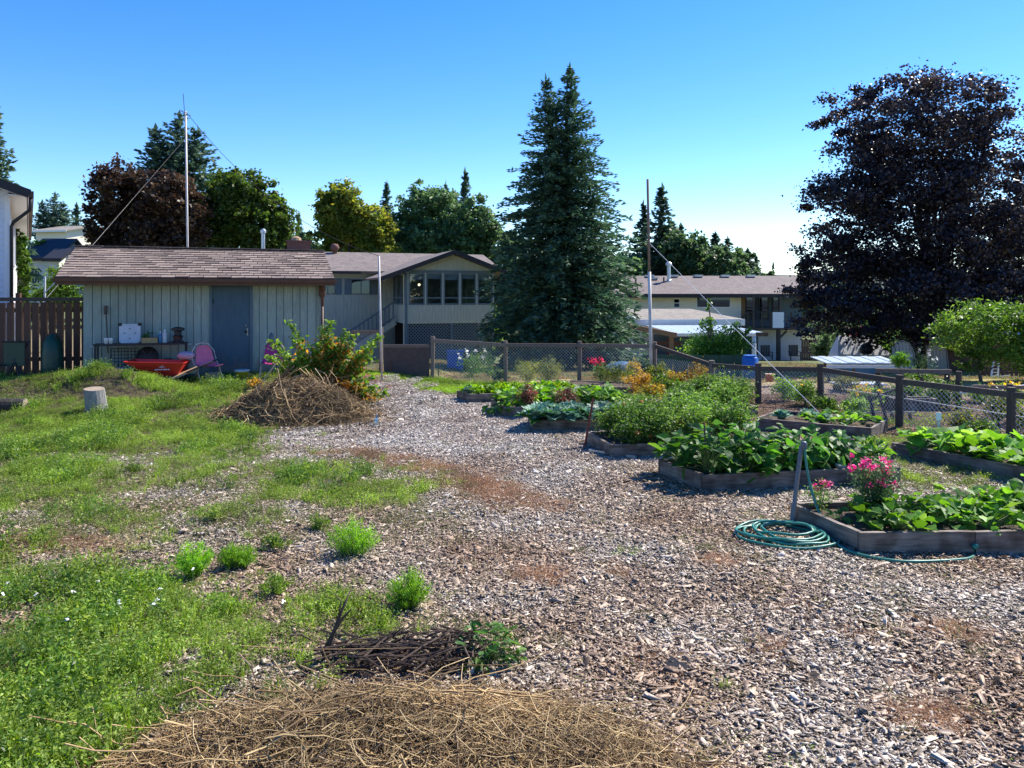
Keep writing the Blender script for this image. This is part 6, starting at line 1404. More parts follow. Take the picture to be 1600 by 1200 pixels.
def heap(name, cen, rx, ry, h, m, parent, seed=1):
    g = 26; V = []; F = []; rr = random.Random(seed)
    for j in range(g+1):
        q = j/g
        for i in range(40): a = i*2*math.pi/40; z = h*max(0, 1-q**1.7)*.9+rr.uniform(-.02, .02)*h*2; V.append((q*rx*math.cos(a), q*ry*math.sin(a), z if j < g else -.02))
    F = [(j*40+i, j*40+(i+1) % 40, (j+1)*40+(i+1) % 40, (j+1)*40+i) for j in range(g) for i in range(40)]
    return MB().add(V, F).build(name, m, parent, True)
M['darkheap'] = mat('dark_decayed_matter', (.045, .03, .02), (.09, .062, .04), .95, 25, bump=.9)
bp0 = W(462, 652); T = thing('brush_pile', 'big heap of dry brown vines and stems in front of the shed', 'brush pile', (bp0[0]+.0, bp0[1]+.1, 0.02))
heap('core', None, 1.22, .72, .60, M['darkheap'], T)
stems('dry_stems', 7000, None, 1.3, .82, .68, .28, .0034, 'brush', 3, T, .45, curve=.9)
stems('pale_stems', 650, None, 1.36, .86, .72, .5, .0038, 'straw', 4, T, .4, curve=.6)
stems('long_vines', 150, None, 1.0, .6, .72, .8, .0085, 'brush', 5, T, .5, curve=.5, zoff=.02)
KEEP_OUT.append((bp0[0], bp0[1]+.15, 1.25, .78))
fp = (-.52, 3.30); T = thing('straw_heap', 'heap of golden dry stalks along the bottom of the picture', 'brush pile', (fp[0], fp[1], 0))
heap('core', None, 1.02, .60, .18, M['darkheap'], T, 3)
stems('dry_stalks', 3200, None, 1.25, .72, .235, .32, .0024, 'straw', 6, T, .28, (.1, .75), 6, .9)
stems('brown_stalks', 4800, None, 1.22, .74, .21, .20, .0019, 'brush', 7, T, .35, None, 5, 1.1)
stems('long_stalks', 170, None, 1.3, .70, .26, .9, .0030, 'straw', 8, T, .14, (.05, .35), 10, .35, .01)
stems('fine_litter', 4500, None, 1.4, .75, .25, .09, .0012, 'straw', 9, T, .4, None, 4, .9)
KEEP_OUT.append((fp[0], fp[1], 1.35, .7))
# pile of dark dead branches left of the clump
T = thing('branch_pile', 'dark dead branches lying behind the straw heap', 'branches', W(650, 1035))
rr = random.Random(9); mb = MB()
for i in range(150):
    a = rr.gauss(.1, .6); L = rr.uniform(.12, .5); x, y = rr.uniform(-.45, .35), rr.uniform(-.18, .16); z = rr.uniform(.01, .12)
    p = [Vector((x+L*t*math.cos(a), y+L*t*math.sin(a), max(.008, z+rr.uniform(-.02, .03)+.05*t))) for t in (-.5, -.15, .2, .5)]; mb.tube(p, [.007, .006, .005, .003], 5)
mb.build('branch_tangle', M['twig'], T, fix=False)
q0 = Vector(W(505, 1035)); T = thing('upright_branch', 'dark forked branch sticking up out of the weeds', 'branch', q0)
def br(pts, r, par, m='twig'): return MB().tube(pts, r, 7).build('branch', M[m], par, True, fix=False)
def pv(px, py, y): return Vector(D(px, py, y))-q0
yq = q0.y
br([(0, 0, -.02), pv(517, 1000, yq), pv(528, 970, yq), pv(538, 945, yq+.05), pv(548, 922, yq+.08)], [.017, .014, .011, .008, .003], T)
br([pv(505, 1020, yq), pv(520, 990, yq), pv(535, 966, yq-.03), pv(549, 952, yq-.06)], [.013, .011, .008, .004], T); br([pv(528, 970, yq), pv(533, 940, yq), pv(521, 925, yq)], [.006, .004, .002], T)
br([pv(456, 1005, yq), pv(453, 993, yq), pv(470, 991, yq+.03), pv(486, 1000, yq+.05)], [.007, .007, .006, .005], T)
T = thing('loose_stalks', 'bent pale stalks arching over the weeds left of the straw heap', 'stalks', W(330, 1085)); q0 = Vector(W(330, 1085)); yq = q0.y
for a_ in (((240, 1085), (275, 1098), (310, 1112), (330, 1125)), ((285, 1060), (320, 1070), (350, 1085), (372, 1098)), ((372, 1020), (392, 1040), (402, 1070), (412, 1092)), ((300, 1105), (350, 1100), (420, 1098), (520, 1085)), ((470, 1040), (520, 1060), (560, 1075), (640, 1080)), ((500, 1005), (515, 1040), (520, 1055), (510, 1075))):
    MB().tube([pv(px, py, yq+rr.uniform(-.15, .1)) for px, py in a_], .0035, 5).build('stalk', M['plank'], T)
T = thing('crooked_twig', 'short pale crooked twig on the chips near the bottom', 'twig', W(1072, 1100)); q0 = Vector(W(1072, 1100))
MB().tube([Vector(W(px, py))-q0+Vector((0, 0, .015)) for px, py in ((1052, 1115), (1062, 1096), (1066, 1086), (1080, 1072))], [.011, .012, .011, .008], 7).build('twig', M['twiglight'], T, True)
q0 = Vector(W(1060, 1050)); o = MB().add([(-.10, .01, .012), (-.02, .10, .04), (.05, .02, .035), (.17, -.10, .01), (.10, -.12, .008), (-.01, -.03, .015)], [(0, 5, 2, 1), (5, 4, 3, 2)]).build('plastic_scrap', M['plastic_blk'], None, loc=q0, fix=False)
sm = o.modifiers.new('thick', 'SOLIDIFY'); sm.thickness = .003; tag(o, 'torn scrap of black plastic lying on the wood chips', 'scrap')
T = thing('plastic_bottle', 'clear bluish plastic bottle at the right foot of the brush pile', 'bottle', W(588, 668))
MB().lathe([(.03, 0), (.035, .01), (.035, .12), (.015, .16), (.013, .18)], 12).build('body', glassmat('clear_blue_plastic', (.6, .8, .95), .25), T, True); MB().lathe([(.016, .181), (.016, .195)], 10).build('cap', M['blue_b'], T)
# sticks and hose
def stick(label, a, b, r=.014, m='dkpost', cap=None, square=False):
    T = thing('wooden_stake', label, 'stake', a); d = Vector(b)-Vector(a)
    (MB().beam((0, 0, -.05), d, r*2, r*2) if square else MB().tube([(0, 0, -.05), d], r, 8)).build('shaft', M[m], T, fix=False)
    if cap: cap(T, d)
    return T
ha = Vector(W(1236, 823)); hb = Vector(D(1252, 697, ha.y+.15))
def capf(T, d): MB().lathe([(.02, -.04), (.03, -.02), (.03, .02), (.018, .035)], 10, M=Matrix.Translation(d+Vector((.02, -.01, .01)))).build('hose_valve', M['hosegrey'], T, True)
stick('grey leaning stake holding up the green hose', ha, hb, .015, 'hosegrey', capf, True)
stick('rusty leaning stake at the left corner of the tomato bed', W(912, 701), D(927, 622, 10.6), .016, 'rust')
sgn = Vector(W(1470, 692, .15)); T = stick('thin post with a small white tag in the squash bed', (sgn.x, sgn.y, .1), D(1465, 650, sgn.y), .016, 'lid', lambda T, d: box('white_tag', d.x-.035, d.x+.035, d.y-.03, d.y-.022, d.z-.05, d.z+.05, M['white'], T))
stick('short dark stake on the bark path right of the leafy bed', W(1398, 718), D(1398, 696, 9.6), .012, 'dkpost')
stick('thin stake standing among the leafy bed plants', (inbed(2, .09, .3)), D(1100, 660, 8.4), .009, 'dkpost')
# hose
T = thing('garden_hose', 'green garden hose coiled on the chips and hung on the stake', 'hose', W(1230, 840)); q0 = Vector(W(1230, 840))
rr = random.Random(21); pts = []
cc = Vector(W(1231, 841))-q0
for i in range(6*24+10):
    a = -2*math.pi*i/24+2.2; lp_ = i/24; rx = .385+.04*math.sin(lp_*2.1)-.022*lp_; ry = .315+.03*math.cos(lp_*1.7)-.015*lp_
    ox = .06*math.sin(lp_*2.6+1)-.02; oy = .04*math.cos(lp_*3.4)
    pts.append(cc+Vector((ox+rx*math.cos(a)+.016*math.sin(a*3+lp_*2), oy+ry*math.sin(a)+.012*math.sin(a*4+lp_*3), .028+.009*(lp_)+.009*math.sin(a*2+lp_*3)+.005*math.sin(a*5+lp_)))) 
end = [Vector(W(px, py, .032))-q0 for px, py in ((1290, 834), (1310, 852), (1335, 864), (1370, 872), (1410, 877), (1450, 877), (1490, 875), (1515, 872), (1523, 866))]
def smooth_path(p, k=4):
    out = []
    for i in range(len(p)-1):
        a = p[max(i-1, 0)]; b = p[i]; c = p[i+1]; d = p[min(i+2, len(p)-1)]
        for s in range(k):
            t = s/k; out.append(.5*((2*b)+(c-a)*t+(2*a-5*b+4*c-d)*t*t+(3*b-a-3*c+d)*t**3))
    return out+[p[-1]]
fullp = pts+smooth_path([pts[-1]]+[e for e in end])[1:]+[end[-1]+Vector((0, 0, .05))]
MB().tube(fullp, .0115, 8).build('hose', M['hose'], T, True, fix=False)
up = [hb+Vector((.02, -.02, 0)), Vector(D(1262, 740, ha.y+.08)), Vector(D(1272, 780, ha.y)), Vector(D(1284, 812, 6.75)), Vector(W(1286, 826, .03)), Vector(W(1278, 838, .05))]
MB().tube(smooth_path([p-q0 for p in up]), .0115, 8).build('hose_riser', M['hose'], T, True, fix=False)
MB().lathe([(.014, -.02), (.022, -.01), (.022, .02), (.014, .03)], 10, M=Matrix.Translation(end[-1]+Vector((0, 0, .06))) @ Matrix.Rotation(R(60), 4, 'Y')).build('connector', M['hose'], T, True)
e_ = (Vector(W(1418, 877, .02))-q0, Vector(W(1442, 878, .02))-q0); MB().tube(e_, .017, 8).build('coupling', M['hosegrey'], T, True)
o = MB().beam((0, 0, .02), (.55, -.42, .02), .03, .03).build('metal_pipe', M['metal'], None, loc=(1.02, 10.15, .02)); tag(o, 'grey metal pipe lying along the left board of the tomato bed', 'pipe')

# ---------------------------------------------------------------- beyond the fences
def gthing(name, label, cat, px, y, rz=0, dz=0): return thing(name, label, cat, G(px, y, dz), rz)
T = gthing('blue_bin', 'blue plastic bin behind the fence under the sunroom', 'bin', 712, 27)
sc = 27/1200; box('body', -.28, .28, -.25, .25, 0, .62, M['bluebin'], T); box('lid', -.31, .31, -.28, .28, .621, .68, M['bluebin'], T); box('dark_side', .29, .38, -.2, .2, 0, .66, M['solar'], T)
T = gthing('blue_bin', 'blue barrel beyond the fence beside the white patio post', 'barrel', 1172, 19.5); MB().lathe([(.17, 0), (.2, .05), (.2, .3), (.21, .31), (.2, .32), (.2, .55), (.16, .6)], 18).build('body', M['bluebin'], T, True); MB().lathe([(.17, .601), (.17, .63)], 18).build('lid', M['bluebin'], T)
T = gthing('blue_tarp', 'blue tarp covered heap beyond the fence left of the tall pole', 'tarp', 972, 25); MB().lathe([(.8, 0), (.7, .3), (.5, .5), (.2, .62), (.02, .66)], 9).build('cover', mat('faded_blue_tarp', (.03, .10, .22), (.06, .16, .30), .5, 4, bump=.6), T, True); T.scale = (.9, .6, .62)
T = gthing('dark_hedge_screen', 'dark green garden screen behind the fence right of the tall pole', 'screen', 1075, 22)
for i in range(7): box('panel', -1.3+i*.44, -.88+i*.44, 0, .02, 0, .62, M['green_tarp'], T)
bushy('flower_mass', 'round shrub with grey leaves behind the mesh by the blue tarp', 'shrub', G(1000, 22), .35, .6, 'bgreen', 50, 30, .07, 520)
T = gthing('cold_frame', 'low cold frame with a sloping pale corrugated lid beyond the right fence', 'cold frame', 1338, 19)
for i in range(10): MB().prism([(-.90+i*.178, -.4, .47), (-.90+i*.178+.17, -.4, .47), (-.90+i*.178+.10, .42, .56), (-.90+i*.178-.07, .42, .56)], (0, 0, .02+.012*(i % 2))).build('roof_panel', M['framelid'], T)
for x in (-.9, -.3, .3, .86): box('leg', x, x+.05, -.5, -.45, -.05, .455, M['dkpost'], T)
box('front_rail', -.97, .95, -.58, -.552, .38, .455, M['lid'], T); box('blue_board', -.35, .5, -.3, -.26, .1, .36, M['blue_b'], T); box('yellow_board', .0, .52, -.35, -.301, .05, .2, M['yellow'], T)
T = gthing('covered_boat', 'boat under a pale grey tarpaulin in front of the hedge', 'boat', 1342, 29.5, 0, .14); T.scale = (1.15, 1, 1.18)
MB().add([(-.85, -.4, .42), (.95, -.4, .38), (.95, .4, .38), (-.85, .4, .42), (-.62, .15, .98), (.40, .15, .98), (.45, .3, .98), (-.6, .3, .98), (-.9, -.42, .12), (1.0, -.42, .12), (1.0, .42, .12), (-.9, .42, .12)], [(0, 1, 5, 4), (1, 2, 6, 5), (2, 3, 7, 6), (3, 0, 4, 7), (4, 5, 6, 7), (8, 9, 1, 0), (9, 10, 2, 1), (10, 11, 3, 2), (11, 8, 0, 3)]).build('cover', M['tarp'], T)
box('hull', -.8, .9, -.3, .3, -.1, .119, M['lid'], T)
T = gthing('kettle_grill', 'dark round kettle grill in front of the covered boat', 'grill', 1354, 28, 0, .15); MB().lathe([(.05, .42), (.2, .48), (.24, .6), (.24, .62), (.2, .76), (.1, .84), (.02, .86)], 16).build('kettle', M['solar'], T, True)
for a in range(3): MB().tube([(.15*math.cos(a*2.1), .15*math.sin(a*2.1), .5), (.25*math.cos(a*2.1), .25*math.sin(a*2.1), -.02)], .015, 5).build('leg', M['metal'], T)
for i, (px, y) in enumerate(((1414, 24), (1466, 26))):
    T = gthing('arched_panel', ('tan arched top panel left of the maple trunk', 'grey arched panel right of the maple trunk')[i], 'panel', px, y)
    for j in range(6):
        x = -.33+j*.11; hh = 1.05-.9*(x+.055)**2*2.2; MB().prism([(x, 0, 0), (x+.10, 0, 0), (x+.10, .15, hh-.03), (x, .15, hh)], (0, .03, 0)).build('slat', M['arch'], T)
    MB().tube([(-.36, -.02, 0), (-.34, .1, .7), (-.2, .14, 1.0), (0, .15, 1.08), (.2, .14, 1.0), (.34, .1, .7), (.36, -.02, 0)], .016, 6).build('frame', M['arch'], T)
T = gthing('brown_shed', 'low dark brown shed under the peach and maple branches', 'shed', 1545, 27)
for i in range(16): box('wall_board', -1.9+i*.25, -1.66+i*.25, 0, .04, 0, 1.15, M['fence'], T)
slab('roof', [(-2.1, -.3, 1.15), (2.3, -.3, 1.15), (2.3, 2, 1.6), (-2.1, 2, 1.6)], .08, M['corr'], T); box('side_wall', -1.9, -1.85, .041, 1.8, 0, 1.14, M['fence'], T)
T = gthing('yellow_kayak', 'yellow kayak shape hung on the brown shed', 'kayak', 1505, 26.6, 0, .75); MB().tube([(-.55, 0, .08), (-.3, -.02, .02), (0, -.03, 0), (.3, -.02, .02), (.55, 0, .08)], [.01, .07, .09, .07, .01], 8).build('hull', M['yellow'], T, True)
T = gthing('picket_fence', 'red brown picket fence in front of the brown shed', 'fence', 1570, 22)
for i in range(14): box('picket', -.75+i*.13, -.66+i*.13, 0, .02, 0, .52, M['brown'], T)
for z in (.12, .38): box('rail', -.76, 1.1, .021, .05, z, z+.05, M['brown'], T)
T = gthing('far_fence', 'red brown fence right of the white lower house wall', 'fence', 1268, 54)
for i in range(10): box('picket', -.7+i*.16, -.56+i*.16, 0, .03, 0, 1.5, M['brown'], T)
box('rail', -.7, .9, .031, .07, .9, 1.0, M['brown'], T)
T = gthing('white_deck_chair', 'white slatted deck chair before the picket fence', 'chair', 1556, 20.5)
MB().beam((-.12, 0, .05), (.06, .2, .42), .04, .03).build('side_rail', M['white'], T); MB().beam((.05, 0, .05), (.2, .2, .42), .04, .03).build('side_rail', M['white'], T)
for i in range(5): t = i/4; MB().beam((-.12+.18*t, .2*t, .07+.35*t), (.06+.15*t, .2*t, .07+.35*t), .05, .012).build('slat', M['white'], T)
MB().beam((-.12, 0, .05), (-.2, -.35, .12), .04, .03).build('leg', M['white'], T); MB().beam((.05, 0, .05), (.12, -.35, .12), .04, .03).build('leg', M['white'], T)
for i, px in enumerate((1197, 1241)):
    T = gthing('adirondack_chair', ('brown garden chair left of the timber post by the far house', 'brown garden chair right of the timber post by the far house')[i], 'chair', px, 54)
    for j in range(4): box('back_slat', -.32+j*.17, -.17+j*.17, .2, .23, .35, 1.1, M['dkpost'], T)
    box('seat', -.33, .33, -.25, .19, .33, .38, M['dkpost'], T)
    for x in (-.38, .32): box('arm', x, x+.08, -.3, .25, .6, .64, M['dkpost'], T); box('leg', x+.01, x+.07, -.28, -.2, 0, .6, M['dkpost'], T)
T = gthing('orange_bucket', 'small orange bucket beyond the wire fence', 'bucket', 1203, 17.5, dz=.1); MB().lathe([(.08, 0), (.11, .16), (.115, .165)], 14).build('body', mat('orange_plastic', (.5, .16, .05), (.42, .13, .04), .5, 5), T, True); MB().lathe([(.12, .166), (.12, .18)], 14).build('lid', M['plank'], T)
# second fence line
T = thing('plot_fence', 'weathered rail fence of the neighbouring plot behind the wire fence', 'fence', (0, 0, 0))
for px, y, hpy in ((1372, 15.0, 577), (1480, 14.6, 577), (1498, 14.0, 580), (1578, 12.4, 600), (1440, 17.5, 585)):
    x = (px-800)*y/1200; MB().tube([(x, y, -.1), (x, y, zz(hpy, y))], .05, 8).build('post', M['dkpost'], T, fix=False)
MB().beam(D(1368, 579, 14.95), D(1487, 581, 14.55), .05, .08).build('rail', M['post'], T); MB().beam(D(1520, 604, 13.2), D(1640, 606, 12.6), .05, .06).build('rail', M['post'], T)
MB().beam(D(1500, 614, 13.0), D(1640, 598, 13.4), .03, .03).build('thin_rail', M['lid'], T)
T = thing('tilted_trellis', 'tilted dark wooden trellis frame behind the middle right fence post', 'trellis', (0, 0, 0))
for i, (a, b) in enumerate((((1358, 618), (1368, 662)), ((1372, 612), (1388, 665)), ((1385, 612), (1398, 668)), ((1412, 612), (1428, 672)))): MB().beam(D(*a, 12.9), D(*b, 12.7), .03, .045).build('upright', M['dkpost'], T)
MB().beam(D(1350, 645, 12.85), D(1430, 644, 12.7), .03, .03).build('crossbar', M['metal'], T); MB().beam(D(1356, 625, 12.95), D(1420, 600, 12.95), .03, .04).build('crossbar', M['dkpost'], T)
T = gthing('pale_bench', 'pale blue grey board lying beyond the right fence', 'board', 1350, 16.5); box('board', -.55, .5, 0, .5, .16, .19, mat('pale_blue_board', (.36, .40, .46), (.3, .34, .4), .6, 5), T); box('support', -.5, -.45, .1, .4, 0, .16, M['dkpost'], T); box('support', .4, .45, .1, .4, 0, .16, M['dkpost'], T)
T = gthing('stone_trough', 'grey trough planter beyond the trellis', 'planter', 1425, 13.9)
box('long_side', -.38, .38, -.16, -.11, 0, .22, M['bed'], T); box('long_side', -.38, .38, .11, .16, 0, .22, M['bed'], T); box('short_side', -.38, -.33, -.109, .109, 0, .22, M['bed'], T); box('short_side', .33, .38, -.109, .109, 0, .22, M['bed'], T); box('soil', -.33, .33, -.109, .109, 0, .17, M['soil'], T)
T = gthing('pink_tree', 'pink flowering shrub far behind the boat', 'shrub', 1337, 36, dz=.3)
rg = np.random.default_rng(5); c = rg.normal(size=(60, 3))*.18+np.array([0, 0, 1.35]); V, F = rnd_leaves(c, .14, rg); link('bloom', fast_mesh('bloom', V, F, M['petal'], rg.uniform(0, 1, 60)), T); MB().tube([(0, 0, -.3), (0, 0, 1.3)], .03, 5).build('stem', M['bark'], T)

# ---------------------------------------------------------------- weeds, grass and litter
def label_stuff(): pass
for k in (1, 2, 3, 4, 5, 6, 7, 8, 9, 10):
    c = BEDS[k][2]
def not_in_bed(x, y):
    k = np.ones(len(x), bool)
    for b in BEDS.values():
        P = b[2]; ins = np.ones(len(x), bool)
        for i in range(4):
            (x0, y0), (x1, y1) = P[i], P[(i+1) % 4]; ins &= ((x1-x0)*(y-y0)-(y1-y0)*(x-x0)) > -.03
        k &= ~ins
    return k
# low weeds
pr = [tuft(i, 16, .09, .06, .004, .019, 80, 'weed') for i in range(6)]+[tuft(20+i, 24, .13, .05, .004, .016, 70, 'weed', .35) for i in range(3)]
x, y, P, rg = sample(green_density, 190000, 1, nz=1.25, ns=2.0, pw=1.9); k = outside(x, y) & not_in_bed(x, y) & (rg.uniform(0, 1, len(x)) < np.clip(19000/ max(len(x), 1), 0, 1)); P = P[k]
px_, py_ = pix(P[:, 0], P[:, 1]); near = np.clip((py_-840)/120, 0, 1)*np.clip((420-px_)/150, 0, 1)
scatter('weeds', pr, P, rg.uniform(0, 6.28, len(P)), rg.uniform(.45, 1.05, len(P))*(1+.3*near)*(1+.45*np.clip(fbm(P[:, 0], P[:, 1], 2.2, 5), -1, 1)), rg.integers(0, 9, len(P)), 'low green weeds spreading over the left of the yard')
po = [tuft(60+i, 20, .05, .07, .004, .014, 60, 'olive', .8) for i in range(5)]
def od(x, y):
    px, py = pix(x, y); d = green_density(x, y)*.5
    for e, k in (((150, 790, 240, 65), 1.0), ((490, 760, 210, 42), 1.0), ((330, 780, 280, 75), .75), ((250, 880, 260, 60), .35), ((560, 800, 160, 60), .3), ((430, 1000, 260, 80), .4), ((1430, 745, 160, 28), .5), ((1250, 860, 250, 140), .06), ((900, 950, 900, 250), .035), ((150, 625, 160, 22), .8), ((1390, 690, 80, 12), .5)): d = np.maximum(d, ell(px, py, *e)*k)
    return d
x, y, P, rg = sample(od, 220000, 2, nz=.9, ns=1.3); k = outside(x, y) & not_in_bed(x, y) & (rg.uniform(0, 1, len(x)) < np.clip(24000/len(x), 0, 1)); P = P[k]
scatter('olive_weeds', po, P, rg.uniform(0, 6.28, len(P)), rg.uniform(.6, 1.3, len(P)), rg.integers(0, 5, len(P)), 'dull olive creeping weeds thinning out into the wood chips')
pd = [tuft(80+i, 90, .05, .09, .003, .012, 30, 'dead', 1.3) for i in range(5)]
x, y, P, rg = sample(dead_density, 420000, 3, nz=1.2, ns=4.0, pw=1.15); k = outside(x, y) & not_in_bed(x, y) & (rg.uniform(0, 1, len(x)) < np.clip(12000/len(x), 0, 1)); P = P[k]
scatter('dead_grass', pd, P, rg.uniform(0, 6.28, len(P)), rg.uniform(.6, 1.25, len(P)), rg.integers(0, 5, len(P)), 'patches of dead red brown grass on the wood chips')
# sparse seedlings over the chips
ps = [tuft(100+i, 8, .035, .03, .006, .02, 16, 'weed', .8) for i in range(4)]
def sd(x, y): px, py = pix(x, y); return (np.clip(fbm(x, y, 1.1, 9)-.2, 0, 1)*1.0+np.clip(fbm(x, y, 3.5, 19)-.55, 0, 1)*2.5)*((px > 500))*(py > 760)
x, y, P, rg = sample(sd, 9000, 4, nz=.3); k = outside(x, y) & not_in_bed(x, y); P = P[k]
scatter('seedlings', ps, P, rg.uniform(0, 6.28, len(P)), rg.uniform(.4, 1.1, len(P)), rg.integers(0, 4, len(P)), 'tiny green seedlings scattered over the wood chips')
# twigs and dry leaves lying on the chips
def litter(seed):
    rg = np.random.default_rng(seed)
    n = 7; c = rg.normal(0, .12, (n, 3)); c[:, 2] = .024; ax = rg.normal(size=(n, 3)); ax[:, 2] *= .12; V, F = leaf_arrays(c, ax, np.tile([0, 0, 1.], (n, 1))+rg.normal(0, .25, (n, 3)), rg.uniform(.06, .16, n), rg.uniform(.003, .007, n), .5)
    m = 5; c = rg.normal(0, .12, (m, 3)); c[:, 2] = .026; V2, F2 = rnd_leaves(c, .045, rg, 1.5, .6); return fast_mesh('litter', np.concatenate([V, V2]), np.concatenate([F, F2+len(V)]), M['brush'], rg.uniform(0, 1, n+m))
x, y, P, rg = sample(lambda x, y: np.full_like(x, .5)+.4*fbm(x, y, .9, 44), 2200, 12, y1=11.5, nz=0); k = outside(x, y) & not_in_bed(x, y); P = P[k]
scatter('twig_litter', [litter(i) for i in range(6)], P, rg.uniform(0, 6.28, len(P)), rg.uniform(.5, 1.3, len(P)), rg.integers(0, 6, len(P)), 'dry twigs and dead leaves strewn over the wood chips')
# yellow green ground cover before the back fence, lawn behind it
pg = [tuft(120+i, 40, .06, .07, .006, .02, 50, 'lettuce', .6) for i in range(4)]
def yd(x, y): px, py = pix(x, y); return np.maximum(ell(px, py, 700, 602, 120, 12), ell(px, py, 800, 597, 160, 8))*((px > 612) | (py < 606))
x, y, P, rg = sample(yd, 30000, 5, nz=.5, x0=-4, x1=3, y0=15, y1=18); k = outside(x, y) & not_in_bed(x, y); P = P[k][:2600]
scatter('ground_cover', pg, P, rg.uniform(0, 6.28, len(P)), rg.uniform(.7, 1.4, len(P)), rg.integers(0, 4, len(P)), 'yellow green ground cover before the back fence')
pl = [tuft(140+i, 60, .07, .16, .008, .02, 0, 'dead' if i == 3 else 'olive', .6) for i in range(4)]
x, y, P, rg = sample(lambda x, y: (np.ones_like(x)*.6), 16000, 6, x0=-14, x1=22, y0=18.2, y1=44); P = P[(P[:, 0] > -5.5)]
scatter('lawn_grass', pl, P, rg.uniform(0, 6.28, len(P)), rg.uniform(.8, 1.6, len(P)), rg.integers(0, 4, len(P)), 'thin dry lawn grass beyond the garden fence')
# orange bark chips by the gate and mulch on the right
pb = [chip_patch(40+i, 420, .5) for i in range(2)]
for p in pb:
    p.materials.clear(); p.materials.append(leafmat('orange_bark_chip', [(.22, .07, .03), (.38, .15, .08), (.52, .30, .20)], .0, .8))
x, y, P, rg = sample(lambda x, y: np.maximum(np.maximum(ell(*pix(x, y), 600, 606, 42, 7), ell(*pix(x, y), 560, 618, 40, 8)), ell(*pix(x, y), 920, 603, 30, 3)), 3500, 7, x0=-4.5, x1=3, y0=14, y1=18); P[:, 2] += .01
scatter('orange_bark', pb, P, rg.uniform(0, 6.28, len(P)), rg.uniform(.3, .5, len(P)), rg.integers(0, 2, len(P)), 'orange bark chips on the ground before the gate')
pm = [chip_patch(50+i, 520, .5) for i in range(2)]
for p in pm:
    p.materials.clear(); p.materials.append(leafmat('brown_bark_mulch', [(.10, .05, .03), (.22, .13, .085), (.40, .27, .18)], .0, .8))
x, y, P, rg = sample(lambda x, y: np.clip((pix(x, y)[0]-1120)/50, 0, 1)*(y > 8.6), 2600, 8, x0=3, x1=9, y0=8.6, y1=16); k = not_in_bed(x, y); P = P[k]; P[:, 2] += .004
scatter('bark_mulch', pm, P, rg.uniform(0, 6.28, len(P)), rg.uniform(.4, .7, len(P)), rg.integers(0, 2, len(P)), 'brown bark mulch between the right hand beds')
pt = [tuft(200+i, 22, .21, .10, .006, .032, 130, 'weed' if i % 2 else 'bush', .4) for i in range(5)]
def td(x, y): return np.clip(green_density(x, y)-.55, 0, 1)*2*np.clip(fbm(x, y, 2.6, 31)*1.4-.05, 0, 1)
x, y, P, rg = sample(td, 60000, 11, nz=.2); k = outside(x, y) & not_in_bed(x, y) & (y < 15.4); P = P[k][:1900]
scatter('tall_weeds', pt, P, rg.uniform(0, 6.28, len(P)), rg.uniform(.5, 1.1, len(P)), rg.integers(0, 5, len(P)), 'taller leafy weeds rising in clumps from the low green cover')
def feathery(lab, loc, r, h, seed):
    T = thing('feathery_weed', lab, 'weed', loc); rg = np.random.default_rng(seed); n = 95; a = rg.uniform(0, 6.283, n); q = np.sqrt(rg.uniform(0, 1, n))
    tip = np.stack([r*q*np.cos(a)*rg.uniform(.8, 1.2, n), r*q*np.sin(a), h*(1-.45*q*q)*rg.uniform(.6, 1.08, n)], 1); b0 = tip*np.array([.25, .25, 0]); mid = b0*.6+tip*.4; mid[:, 2] = tip[:, 2]*.6
    mb = MB(); C = []
    for k in range(n):
        mb.tube([b0[k], mid[k], tip[k]], [.0025, .002, .0008], 3, False); m = 46; t = rg.uniform(.15, 1, (m, 1))**.8
        p = (1-t)**2*b0[k]+2*t*(1-t)*(2*mid[k]-.5*b0[k]-.5*tip[k])+t*t*tip[k]; C.append(p+rg.normal(0, .010, (m, 3)))
    mb.build('stem', M['stem'], T, fix=False); c = np.concatenate(C); ax = rg.normal(size=c.shape)*.5; ax[:, 2] += .7; nm = rg.normal(size=c.shape)
    s = .024*rg.uniform(.6, 1.3, len(c)); V, F = leaf_arrays(c, ax, nm, s, s*.2); link('foliage', fast_mesh('foliage', V, F, M['kochia'], np.clip(c[:, 2]/h*.5+rg.uniform(0, .6, len(c)), 0, 1)), T)
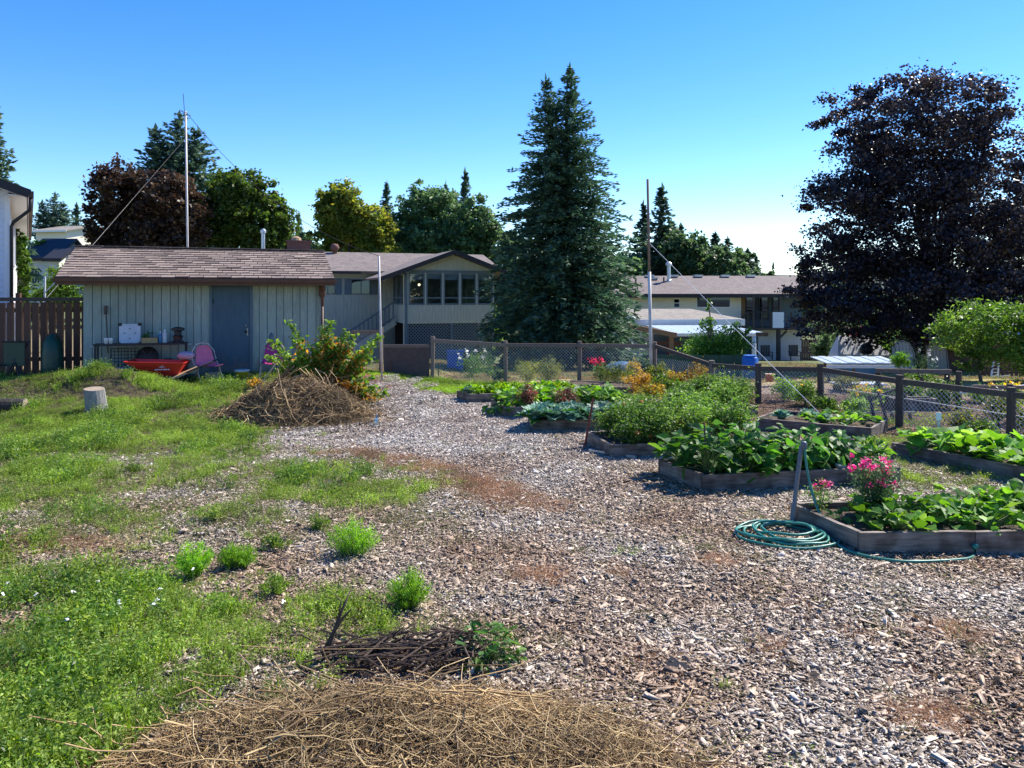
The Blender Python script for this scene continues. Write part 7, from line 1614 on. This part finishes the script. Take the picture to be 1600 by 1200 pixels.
# mounds of bright weeds that stand out one by one
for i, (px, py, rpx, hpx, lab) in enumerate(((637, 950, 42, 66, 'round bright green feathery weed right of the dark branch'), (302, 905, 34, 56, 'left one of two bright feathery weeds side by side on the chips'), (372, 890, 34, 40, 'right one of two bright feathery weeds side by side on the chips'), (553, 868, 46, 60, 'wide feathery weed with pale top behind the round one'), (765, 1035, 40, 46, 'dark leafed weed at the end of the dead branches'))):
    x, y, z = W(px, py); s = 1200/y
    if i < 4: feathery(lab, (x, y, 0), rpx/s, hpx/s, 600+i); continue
    leafy('leafy_weed', lab, 'weed', (x, y, 0), 90, .24, .17, leafset('veg', .075, .028, 0, .2), 640, .002, rise=.1); continue
    bushy('feathery_weed' if i < 4 else 'leafy_weed', lab, 'weed', (x, y, 0), rpx/s, hpx/s, 'kochia' if i < 4 else 'bush', 90, 90 if i < 4 else 50, .024 if i < 4 else .05, 600+i, aspect=.30 if i < 4 else .4, subr=.45, stems=24, lift=.42)
WT = ((500, 830), (430, 860), (210, 740), (330, 815), (120, 700), (60, 850), (350, 960), (430, 930))
for i, (px, py) in enumerate(WT):
    x, y, z = W(px, py); bushy('leafy_weed', 'small leafy weed tuft on the left of the yard, %s nearest the camera' % ORD[sorted((-q[1] for q in WT)).index(-py)], 'weed', (x, y, 0), .14, .13, 'weed', 26, 34, .024, 620+i, group='small weed tufts on the left', aspect=.35, subr=.45, stems=8, lift=.4)
for i in range(12):
    px, py = R_.choice(((60, 950), (170, 935), (240, 960), (200, 1045), (20, 940), (90, 885), (300, 940), (140, 1000), (400, 990))); px += R_.uniform(-60, 60); py += R_.uniform(-25, 25); x, y, z = W(px, py); T = thing('white_weed_flower', 'tiny white flower among the lower left weeds', 'flower', (x, y, .13), 0, 'white flowers among the lower left weeds')
    rg = np.random.default_rng(i); c = rg.normal(size=(7, 3))*.006; V, F = rnd_leaves(c, .018, rg, 1.5, .8); link('bloom', fast_mesh('bloom', V, F, M['whitepetal'], rg.uniform(0, 1, 7)), T); MB().tube([(0, 0, -.13), (0, 0, 0)], .0015, 3, False).build('stem', M['stem'], T, fix=False)
